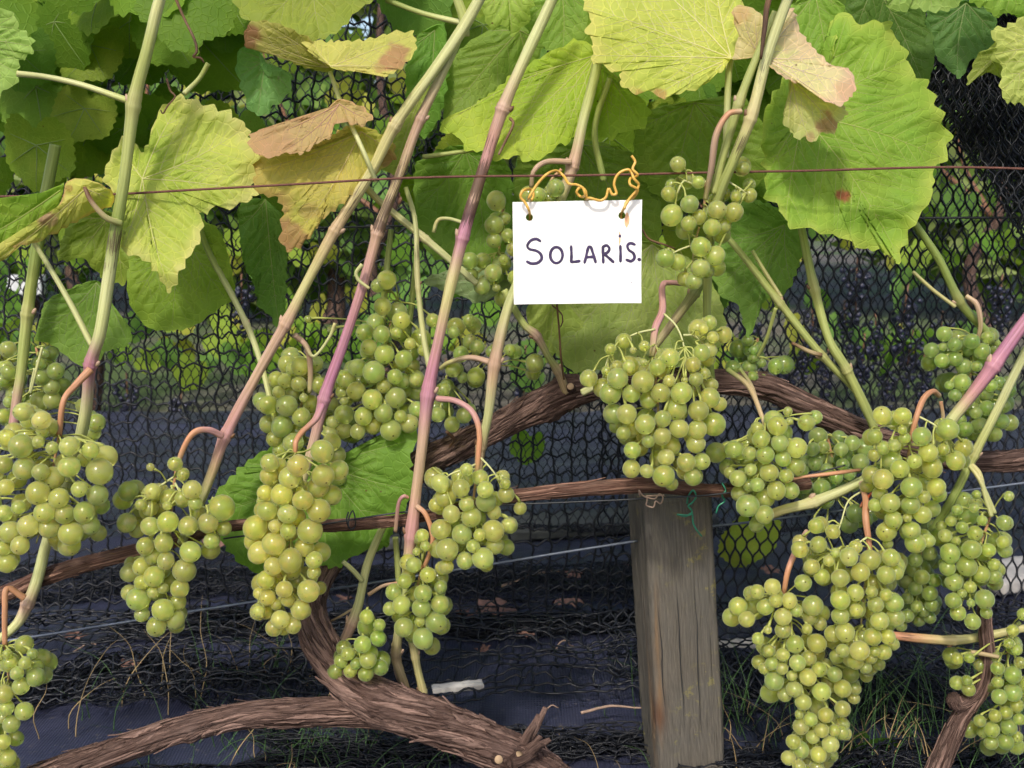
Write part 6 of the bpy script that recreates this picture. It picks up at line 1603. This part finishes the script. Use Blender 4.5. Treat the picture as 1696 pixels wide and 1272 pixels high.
bunch('long tapering bunch with a few brown berries, reaching lowest of all', -0.05,
      tl('H', [(280, 620, 56), (135, 735, 62), (430, 800, 60), (375, 265, 65), (230, 235, 52), (190, 335, 60), (400, 500, 65), (265, 505, 58), (125, 150, 55), (30, 180, 48), (80, 275, 55), (145, 235, 45), (315, 125, 55), (190, 420, 52), (95, 415, 28), (275, 300, 40), (360, 340, 50), (35, 470, 40), (105, 545, 38), (340, 410, 35), (190, 570, 45), (185, 655, 40), (120, 625, 45), (75, 655, 40), (245, 700, 35), (345, 710, 58), (260, 785, 55), (200, 820, 45), (315, 865, 55), (350, 590, 50), (415, 660, 50), (290, 940, 30), (455, 945, 50), (360, 970, 45), (300, 1015, 52), (430, 1040, 48), (375, 1080, 45), (485, 1125, 56), (255, 1110, 50), (300, 1160, 58), (225, 1210, 50), (410, 1190, 55), (290, 1265, 45), (420, 380, 45), (560, 905, 55), (555, 1050, 48), (510, 1040, 40), (400, 1270, 50), (340, 1300, 50)]) +
      tl('G', [(1580, 270, 62), (1635, 350, 55), (1660, 190, 50)]) + tl('H', [(525, 580, 48), (510, 690, 50), (560, 780, 60), (610, 690, 55), (635, 780, 45), (630, 840, 40), (560, 1000, 45)]),
      [(1300, 985), (1310, 1040), (1325, 1100), (1340, 1180), (1345, 1250)], 26, 0.042, (0.96, 0.98, 0.9), 18, stalk=[(1336, 880, 9, -0.02, SA), (1322, 905, 10, -0.035, PK), (1305, 945, 10, -0.045, OR), (1298, 985, 9, -0.045, OR)])
bunch('full bunch on a forked red stalk, middle of the dense cluster', -0.062,
      tl('H', [(545, 230, 64), (670, 60, 60), (545, 95, 60), (575, 430, 65), (665, 545, 64), (745, 460, 60), (790, 360, 60), (765, 260, 52), (640, 185, 55), (830, 75, 60), (740, 180, 38), (830, 200, 40), (545, 330, 58), (645, 295, 45), (500, 440, 55), (840, 460, 50), (760, 550, 35), (815, 555, 50), (560, 545, 45), (640, 610, 55), (700, 650, 40), (880, 250, 60), (885, 340, 60), (430, 85, 50), (370, 25, 50), (890, 60, 50), (735, 590, 40)]) + tl('D', [(500, 975, 48), (410, 1055, 56), (295, 1085, 58), (395, 940, 50), (600, 1130, 60), (515, 1105, 33), (475, 1155, 38), (730, 1150, 66), (860, 1135, 60), (360, 1190, 45), (640, 1070, 45)]),
      [(1438, 900), (1435, 950), (1428, 1010), (1425, 1070)], 22, 0.042, (0.96, 0.98, 0.88), 19, stalk=[(1428, 800, 12, -0.03, SA), (1434, 830, 11, -0.045, OR), (1434, 860, 12, -0.055, OR), (1440, 905, 9, -0.06, OR), (1442, 925, 8, -0.06, GY)],
      branches=[[(1436, 890, 0.0), (1412, 905, -0.004), (1390, 912, -0.006), (1372, 918, -0.004)], [(1430, 812, 0.03), (1405, 830, 0.02), (1394, 862, 0.014), (1388, 880, 0.008)]])
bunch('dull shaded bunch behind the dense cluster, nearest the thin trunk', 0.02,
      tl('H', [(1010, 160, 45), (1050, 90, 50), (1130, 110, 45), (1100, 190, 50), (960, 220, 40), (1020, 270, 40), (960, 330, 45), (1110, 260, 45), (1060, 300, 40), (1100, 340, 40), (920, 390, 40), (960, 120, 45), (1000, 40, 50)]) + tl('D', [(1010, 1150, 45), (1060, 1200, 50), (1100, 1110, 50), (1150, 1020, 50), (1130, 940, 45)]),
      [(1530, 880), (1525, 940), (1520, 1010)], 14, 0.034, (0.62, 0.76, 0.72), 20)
bunch('bunch on a spotted bent stalk above the thin trunk', -0.012,
      tl('D', [(1360, 1085, 60), (1225, 1110, 65), (1330, 1190, 65), (1565, 920, 52), (1380, 985, 50), (1555, 1040, 42), (1565, 1090, 48), (1210, 1200, 50), (1420, 1240, 55), (1465, 1090, 45), (1500, 1180, 40), (1195, 1000, 45), (1425, 905, 33), (1375, 830, 32), (1390, 745, 30), (1590, 755, 33), (1265, 1030, 28), (1230, 910, 35), (1300, 950, 40), (1170, 940, 35), (1270, 840, 35)]) + tl('H', [(1440, 225, 62), (1415, 85, 60), (1330, 20, 60), (1250, 120, 58), (1350, 150, 40), (1245, 235, 52), (1300, 190, 30), (1355, 250, 28), (1275, 312, 52), (1365, 365, 53), (1450, 310, 40), (1500, 85, 50), (1525, 45, 45), (1500, 10, 40)]),
      [(1640, 855), (1625, 900), (1610, 950), (1605, 1010)], 12, 0.036, (0.80, 0.93, 0.80), 21, stalk=[(1605, 765, 9, 0.0, GY), (1622, 785, 9, -0.008, GY), (1630, 815, 8, -0.012, PG), (1642, 855, 8, -0.012, PG)])
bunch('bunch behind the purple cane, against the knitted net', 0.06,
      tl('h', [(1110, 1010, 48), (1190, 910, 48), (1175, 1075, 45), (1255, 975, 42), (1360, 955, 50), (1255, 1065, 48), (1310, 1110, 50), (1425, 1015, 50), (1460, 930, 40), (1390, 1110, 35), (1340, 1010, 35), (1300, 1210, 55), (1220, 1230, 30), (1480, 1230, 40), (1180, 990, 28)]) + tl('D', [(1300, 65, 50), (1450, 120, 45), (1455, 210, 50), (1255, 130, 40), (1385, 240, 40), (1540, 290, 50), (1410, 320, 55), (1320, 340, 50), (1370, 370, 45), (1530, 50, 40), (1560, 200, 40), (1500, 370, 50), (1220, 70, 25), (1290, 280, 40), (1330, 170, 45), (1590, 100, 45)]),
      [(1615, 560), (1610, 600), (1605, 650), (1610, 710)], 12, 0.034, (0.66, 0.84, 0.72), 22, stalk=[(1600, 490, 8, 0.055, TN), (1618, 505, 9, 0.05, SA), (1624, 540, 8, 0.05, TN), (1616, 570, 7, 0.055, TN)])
bunch('low bunch at the corner beside the thin peeling trunk', -0.004,
      tl('H', [(1615, 695, 55), (1615, 805, 58), (1485, 1035, 52), (1590, 1020, 55), (1570, 1110, 52), (1270, 595, 42), (1345, 590, 35), (1270, 745, 48), (1330, 730, 35), (1340, 785, 45), (1615, 420, 42), (1590, 500, 35), (1640, 540, 35), (1520, 655, 45), (1660, 620, 40), (1520, 740, 38), (1530, 830, 50), (1640, 885, 45), (1570, 930, 45), (1505, 950, 42), (1410, 980, 42), (1640, 1080, 40), (1480, 1115, 45), (1655, 970, 40), (1430, 1050, 40), (1680, 320, 40), (1700, 750, 50), (1720, 860, 50)]),
      [(1670, 1050), (1668, 1100), (1660, 1160), (1650, 1210)], 14, 0.034, (0.74, 0.84, 0.66), 23, stalk=[(1690, 1030, 7, 0.0, GD), (1675, 1045, 7, 0.0, GY), (1670, 1060, 6, 0.0, GY)])
bunch('bunch at the lower corner on an orange stalk, below the pale cane', -0.05,
      tl('E', [(220, 710, 62), (25, 815, 60), (150, 920, 62), (70, 1000, 58), (50, 1210, 58), (45, 565, 30), (65, 620, 42), (155, 620, 42), (200, 565, 35), (240, 640, 38), (105, 685, 45), (130, 765, 58), (40, 900, 50), (20, 1110, 50), (-30, 1160, 50), (0, 590, 25), (20, 960, 40), (-40, 760, 50), (-50, 900, 55), (-60, 1040, 55), (-20, 1270, 55), (60, 1300, 55)]),
      [(8, 1070), (14, 1120), (10, 1180), (5, 1250)], 12, 0.034, (0.94, 0.97, 0.9), 24, stalk=[(40, 990, 12, -0.03, OR), (12, 975, 10, -0.036, OR), (8, 1010, 10, -0.042, OR), (8, 1070, 9, -0.045, OR)])
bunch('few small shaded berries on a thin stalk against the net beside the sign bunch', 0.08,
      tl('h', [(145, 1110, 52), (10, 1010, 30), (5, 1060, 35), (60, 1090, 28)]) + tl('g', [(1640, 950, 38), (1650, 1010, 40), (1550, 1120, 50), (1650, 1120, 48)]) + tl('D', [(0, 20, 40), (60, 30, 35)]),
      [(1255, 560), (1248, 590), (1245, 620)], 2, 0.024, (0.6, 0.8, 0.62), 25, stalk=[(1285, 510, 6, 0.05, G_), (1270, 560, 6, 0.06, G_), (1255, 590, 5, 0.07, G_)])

# ------------------------------------------------------------------ the next row of vines, with black grapes
DB = MB()
IV2, IF2 = ico(2)
def dark_bunch_mesh(seed, n=42):
    rs = np.random.default_rng(seed); m = MB(); pts = []
    for _ in range(900):
        if len(pts) >= n: break
        z = rs.uniform(0, 1); rad_ = 0.032 * (1 - 0.75 * z) * math.sqrt(rs.uniform(0, 1)); a = rs.uniform(0, 6.28)
        c = np.array([rad_ * math.cos(a), rad_ * math.sin(a), -0.11 * z])
        r = rs.uniform(0.0052, 0.0072)
        if any(np.sum((c - c2) ** 2) < (0.85 * (r + r2)) ** 2 for c2, r2 in pts): continue
        pts.append((c, r)); m.add(IV2 * r + c, None, IF2)
    me = m.mesh('berry_mass'); me.materials.append(M_DARKB)
    s = MB(); s.tube(np.array([[0, 0, 0.03], [0.002, 0, 0], [0, 0, -0.09]]), [0.002, 0.002, 0.001], 6, col=np.repeat([[0.2, 0.1, 0.06]], 20, 0), lpos=np.zeros((20, 3)), lesion=np.zeros(20))
    sm = s.mesh('stalk'); sm.materials.append(M_STEM)
    return me, sm


DBM = [dark_bunch_mesh(k) for k in range(4)]
DPOS = [(455, 600), (250, 740), (400, 500), (300, 690), (1330, 590), (1370, 620), (1450, 560), (1500, 520), (1430, 600), (1470, 640), (1300, 640), (1530, 620), (930, 540), (870, 620), (740, 640), (920, 690), (1560, 560), (1420, 470), (1660, 500), (1345, 540), (620, 640), (210, 660), (1240, 560), (1400, 540), (1510, 590)]
WHERE = ['by the slim pale shoot', 'low between the canes', 'beside the drooping dark leaf', 'under the far leaves', 'under the slender green cane', 'near the brown arm', 'at the height of the purple cane', 'beyond the green cane joint', 'low before the far leaves', 'just above the brown arm', 'beneath the shaded leaf', 'by the bunch at the knitted net', 'under the sign', 'beside the old wood', 'behind the middle bunch', 'below the old wood', 'near the shaded cane', 'below the largest leaf', 'at the far edge', 'beside the hanging cane', 'behind the wide bunch', 'behind the pale cane', 'below the small open bunch', 'between the two green canes', 'amid the bright gaps']
for k, (x, y) in enumerate(DPOS):
    Y = 1.55 + 0.25 * random.random()
    r = empty('black_grape_bunch', P(x, y - 25, Y), 'blurred bunch of black grapes through the nets, ' + WHERE[k], 'grape bunch', 'black grapes in the next row')
    r.rotation_euler = (random.uniform(-.1, .1), random.uniform(-.1, .1), random.uniform(0, 6))
    s = random.uniform(0.8, 1.15); r.scale = (s, s, s)
    obj('berry_mass', DBM[k % 4][0], None, r, kind='stuff'); obj('stalk', DBM[k % 4][1], None, r)
ROWX = [-1.0, -0.3, 0.45, 1.1]
RL = ['leafy vine of the next row seen through the nets at the edge', 'leafy vine of the next row seen between the canes', 'leafy vine of the next row seen beyond the sign and post', 'leafy vine of the next row seen beyond the knitted net']
ROW = []
for k, x in enumerate(ROWX):
    r = empty('grapevine', (x, 1.75, 0), RL[k], 'grapevine', 'vines of the next row')
    pts = np.array([[0, 0, -0.02], [0.02, 0, 0.15], [-0.03, 0.02, 0.32], [0.03, 0, 0.5], [0.0, 0.02, 0.8], [0.04, 0, 1.25]])
    m = MB(); pp = spline(pts, 60)
    v, q, t, U, A = tube_arrays(pp, np.linspace(0.02, 0.006, 60), 14, True, lambda U, A, R: 0.2 * R * fbm(np.cos(A) * 2, np.sin(A) * 2, U * 25, k))
    obj('trunk', mesh('trunk', v, q, t, {'lpos': lpos(U, A, k)}), M_BARK, r)
    for j in range(3):
        a = random.uniform(-0.35, 0.35)
        p2 = spline(np.array([[0, 0, 0.45], [a, 0.02, 0.62 + 0.05 * j], [a * 1.6, 0, 1.0 + 0.1 * j]]), 24)
        v, q, t, U, A = tube_arrays(p2, np.linspace(0.007, 0.003, 24), 8)
        obj('cane', mesh('cane', v, q, t, {'col': np.repeat([[0.25, 0.12, 0.07]], len(v), 0), 'lpos': lpos(U, A, j), 'lesion': np.zeros(len(v))}), M_STEM, r)
    ROW.append(r)
far_cols = [(0.14, 0.26, 0.04), (0.20, 0.32, 0.05), (0.27, 0.36, 0.06), (0.12, 0.22, 0.06), (0.40, 0.38, 0.08), (0.17, 0.30, 0.09)]
for k in range(430):
    px_ = random.uniform(-80, 1780)
    py = random.choice([random.uniform(380, 700), random.uniform(-60, 420), random.uniform(540, 690)])
    Y = random.uniform(1.55, 2.0)
    w_ = P(px_, py, Y)
    if w_[2] < 0.10: continue
    i = int(np.argmin([abs(w_[0] - x) for x in ROWX]))
    gleaf(ROW[i], 0, 0, 0, random.uniform(0.035, 0.062), random.uniform(-1.2, 1.2), (random.uniform(-0.8, 0.6), random.uniform(-0.9, 0.9)), far_cols[k % 6], k, w_)
for x, y, Y, s_, c_ in ((875, 735, 0.85, 0.036, (0.20, 0.33, 0.05)), (1255, 880, 0.55, 0.045, (0.34, 0.40, 0.07)), (1230, 900, 0.6, 0.04, (0.40, 0.40, 0.08))):
    gleaf(VINE_A if x < 1000 else VINE_B, 0, 0, 0, s_, 0.2, (0.1, 0.2), c_, 2, P(x, y, Y))

# hedge and trees far behind
def shrub(name, cx, cy, w_, h, d, n, cols, label, seed, cat='shrub', z0=0.0):
    rs = np.random.default_rng(seed)
    root = empty(name, (cx, cy, 0), label, cat, 'shrubs far behind the rows')
    for ci, c_ in enumerate(cols):
        nn = n // len(cols)
        u = rs.normal(0, 1, (nn, 3)); u /= np.linalg.norm(u, axis=1)[:, None]
        rr = rs.uniform(0.45, 1.0, nn) ** 0.5 * (1 + 0.25 * fbm(u[:, 0] * 2.5, u[:, 1] * 2.5, u[:, 2] * 2.5, seed))
        c = u * rr[:, None] * np.array([w_, d, h]) * 0.5 + np.array([0, 0, z0 + h * 0.5])
        s = rs.uniform(0.03, 0.07, nn) * 2.0
        a = rs.normal(0, 1, (nn, 3)); a /= np.linalg.norm(a, axis=1)[:, None]
        b = np.cross(a, rs.normal(0, 1, (nn, 3))); b /= np.linalg.norm(b, axis=1)[:, None]
        a = a * s[:, None]; b = b * s[:, None] * 0.6
        v = np.stack([c - a, c + b * 0.9 - a * 0.1, c + a, c - b * 0.9 - a * 0.1], 1)
        q = np.arange(nn * 4).reshape(-1, 4)
        me = mesh('foliage', v, q, None, {'col': np.repeat(np.array(c_)[None], nn * 4, 0), 'lpos': v.reshape(-1, 3), 'vstr': np.zeros(nn * 4)}, smooth=False)
        obj('foliage', me, M_LEAF, root, kind='stuff')
    p = spline(np.array([[0, 0, -0.02], [0.05, 0, z0 * 0.5 + 0.1], [0, 0.03, z0 + h * 0.5]]), 16)
    v, q, t, U, A = tube_arrays(p, np.linspace(0.05, 0.02, 16), 10)
    obj('trunk', mesh('trunk', v, q, t, {'lpos': lpos(U, A, seed)}), M_BARK, root)


SH = [('shrub', -2.1, 3.9, 2.2, 3.4, 1.2, 0), ('shrub', -0.75, 3.6, 2.0, 3.0, 1.2, 1), ('shrub', 0.6, 4.0, 2.2, 3.6, 1.3, 2), ('shrub', 1.9, 3.7, 2.2, 3.2, 1.2, 3), ('shrub', 3.3, 4.1, 2.4, 3.4, 1.3, 4), ('shrub', -3.5, 4.3, 2.4, 3.6, 1.3, 5)]
SL = ['blurred shrub far behind at the leaf-side edge', 'blurred pale shrub far behind the crossing canes', 'blurred tall shrub far behind the sign', 'blurred shrub far behind the largest leaf', 'blurred shrub far behind the net bundle', 'blurred tall shrub outermost beyond the long cane']
for (nm, x, y, w_, h, d, sd_), lb in zip(SH, SL):
    shrub(nm, x, y, w_, h, d, 5200, [(0.12, 0.21, 0.05), (0.20, 0.28, 0.08), (0.28, 0.32, 0.14)], lb, 300 + sd_, z0=0.05)
plank('white_board', P(-60, 475, 3.2), P(72, 470, 3.2), 0.05, 0.07, plain('white_paint', (0.55, 0.56, 0.58), 0.6), 'white board glimpsed through the net at the edge', 'board', z=float(P(10, 488, 3.2)[2]))
b_ = bpy.data.objects['white_board']

# ------------------------------------------------------------------ small things on the ground
def dry_leaf(x, y, s, seed, label):
    g = ground_pt(x, y, 0.02)
    a = np.linspace(0, 2 * math.pi, 40, endpoint=False)
    rad_ = 1 + 0.25 * np.cos(5 * a) + 0.12 * noise(np.cos(a) * 4, np.sin(a) * 4, 0, seed)
    R = 7; f = np.arange(1, R + 1) / R
    X = np.r_[0, (f[:, None] * rad_ * np.cos(a)).ravel()]; Yy = np.r_[0, (f[:, None] * rad_ * np.sin(a)).ravel()]
    Z = 0.35 * fbm(X * 1.5, Yy * 1.5, seed, 2) + 0.25 * X ** 2 * (1 if seed % 2 else -0.3) + 0.2
    j = np.arange(40); j2 = (j + 1) % 40; ii = np.arange(R - 1)[:, None]
    q = np.stack(np.broadcast_arrays(1 + ii * 40 + j, 1 + ii * 40 + j2, 1 + (ii + 1) * 40 + j2, 1 + (ii + 1) * 40 + j), -1).reshape(-1, 4)
    o = obj('dry_leaf', mesh('dry_leaf', np.c_[X, Yy, Z] * s, q, np.c_[np.zeros(40, int), 1 + j, 1 + j2]), M_DRY, label=label, cat='dry leaf', group='dry leaves fallen on the ground cover')
    o.location = (g[0], g[1], float(fabric_z(g[0], g[1])) + 0.012)
    o.rotation_euler = (0.15, 0.1, seed * 1.3)


for k, (x, y, s, lb) in enumerate([(820, 1022, 0.022, 'largest pinkish dry leaf on the black cover, under the old wood'), (768, 1032, 0.010, 'small curled dry leaf just beside the largest one'), (940, 1008, 0.016, 'dry leaf in crumbs midway to the post'), (1045, 945, 0.013, 'pink dry leaf touching the post edge'), (950, 960, 0.012, 'dark dry leaf near the grey board'), (215, 1103, 0.009, 'orange dry leaf on the cover below the hooked-stalk bunch'),
                                   (125, 1063, 0.010, 'dark brown dry leaf near the sloping grey wire'), (575, 1010, 0.011, 'pinkish dry leaf beside the trunk bend'), (800, 1085, 0.008, 'dry leaf scrap by the blue strip'), (362, 905, 0.020, 'tan dry leaf beneath the cordon'), (1275, 950, 0.012, 'dark dry leaf just past the post under the wire'), (870, 1068, 0.009, 'orange scrap above the blue strip of cover')]):
    dry_leaf(x, y, s, k, lb)


def twig(x0, y0, x1, y1, r, label):
    a = ground_pt(x0, y0, 0.022); b = ground_pt(x1, y1, 0.022)
    p = spline(np.array([a, (a + b) / 2 + np.array([0, 0.006, 0.004]), b]), 20)
    p[:, 2] += np.linspace(0, 0.004, 20) + 0.002 * noise(np.linspace(0, 5, 20), x0)
    m = MB(); m.tube(p, np.linspace(r, r * 0.5, 20), 7)
    obj('twig', m.mesh('twig'), M_TWIG, label=label, cat='twig', group='twigs on the ground cover')


for a in [(830, 970, 952, 950, 0.0022, 'longest pale twig on the cover, under the old wood'), (962, 1182, 1066, 1180, 0.0016, 'reddish twig pointing at the foot of the post'), (890, 1195, 925, 1176, 0.0012, 'short twig in the tangled net roll'), (120, 1082, 160, 1076, 0.0012, 'tiny pale twig below the sloping wire'), (920, 1073, 950, 1077, 0.001, 'small twig above the blue strip')]:
    twig(*a)


def blades(name, mat, spec, label, seed):
    rs = np.random.default_rng(seed)
    P_, R_ = [], []
    for (x, y, n, hgt, spr, r) in spec:
        g = ground_pt(x, y, 0.0)
        for _ in range(n):
            b = g + np.array([rs.normal(0, spr), rs.normal(0, spr * 0.8), 0])
            h = hgt * rs.uniform(0.5, 1.15); lean = rs.normal(0, 0.42, 2) * h
            t = np.linspace(0, 1, 12)
            p = np.c_[b[0] + lean[0] * t ** 1.7, b[1] + lean[1] * t ** 1.7, h * (t - 0.18 * t ** 3)]
            p[:, :2] += 0.004 * noise(t * 3, rs.uniform(0, 99))[:, None]
            P_.append(p); R_.append(r * (1 - 0.85 * t ** 1.5))
    v, q = strands(np.array(P_), np.array(R_), 3)
    obj(name, mesh(name, v, q), mat, kind='stuff', label=label, cat='grass')


blades('grass', M_GRASS, [(560, 1262, 60, 0.055, 0.035, 0.0006), (480, 1262, 40, 0.05, 0.04, 0.0006), (660, 1262, 25, 0.045, 0.03, 0.0006), (340, 1250, 14, 0.07, 0.04, 0.0006), (440, 1130, 12, 0.11, 0.03, 0.0006), (1240, 1220, 36, 0.10, 0.04, 0.0006), (1480, 1240, 50, 0.13, 0.06, 0.0006), (1600, 1262, 40, 0.10, 0.05, 0.0006), (1390, 1262, 24, 0.08, 0.05, 0.0006), (960, 1250, 8, 0.05, 0.06, 0.0006), (120, 1200, 6, 0.10, 0.04, 0.0006), (1680, 1230, 24, 0.11, 0.04, 0.0006)],
       'thin green grass growing through the net along the ground', 5)
blades('dry_grass', M_STRAW, [(230, 1180, 4, 0.16, 0.02, 0.0007), (330, 1170, 3, 0.15, 0.015, 0.0007), (130, 1210, 3, 0.13, 0.02, 0.0007), (490, 1150, 12, 0.10, 0.03, 0.0006), (520, 1262, 16, 0.06, 0.05, 0.0007), (1440, 1262, 30, 0.06, 0.06, 0.0007), (1300, 1250, 14, 0.07, 0.04, 0.0007), (1560, 1262, 14, 0.07, 0.05, 0.0007), (1000, 1262, 5, 0.05, 0.05, 0.0006)],
       'dry straw-coloured grass stalks rising along the ground', 6)
# a broad weed leaf at the foot of the long bunch
def weed(x, y, label):
    g = ground_pt(x, y, 0.0)
    r = empty('weed', g, label, 'weed')
    for k, (dx, dz, L, w_) in enumerate(((0.055, 0.02, 1, 0.012), (0.03, 0.035, 0.8, 0.010), (-0.02, 0.03, 0.7, 0.009), (0.02, 0.006, 0.6, 0.008))):
        t = np.linspace(0, 1, 16)
        mid = np.c_[dx * t * L, -0.012 * t, dz * np.sin(t * 1.9) * L]
        hw = w_ * np.sin(np.clip(t * 0.93 + 0.07, 0, 1) * math.pi) ** 0.8
        e0 = mid + np.c_[np.zeros(16), -hw * 0.7, hw]; e1 = mid + np.c_[np.zeros(16), hw * 0.7, -hw * 0.6]
        v = np.stack([e0, mid, e1], 1).reshape(-1, 3)
        j = np.arange(15)
        q = np.vstack([np.c_[j * 3 + s, j * 3 + s + 1, j * 3 + s + 4, j * 3 + s + 3] for s in (0, 1)])
        obj('weed_leaf', mesh('weed_leaf', v, q, None, {'col': np.repeat([[0.11, 0.2, 0.05]], 48, 0), 'lpos': v, 'vstr': np.full(48, 0.3)}), M_LEAF, r)


weed(1388, 1258, 'broad-leaved green weed at the foot of the tapering bunch')
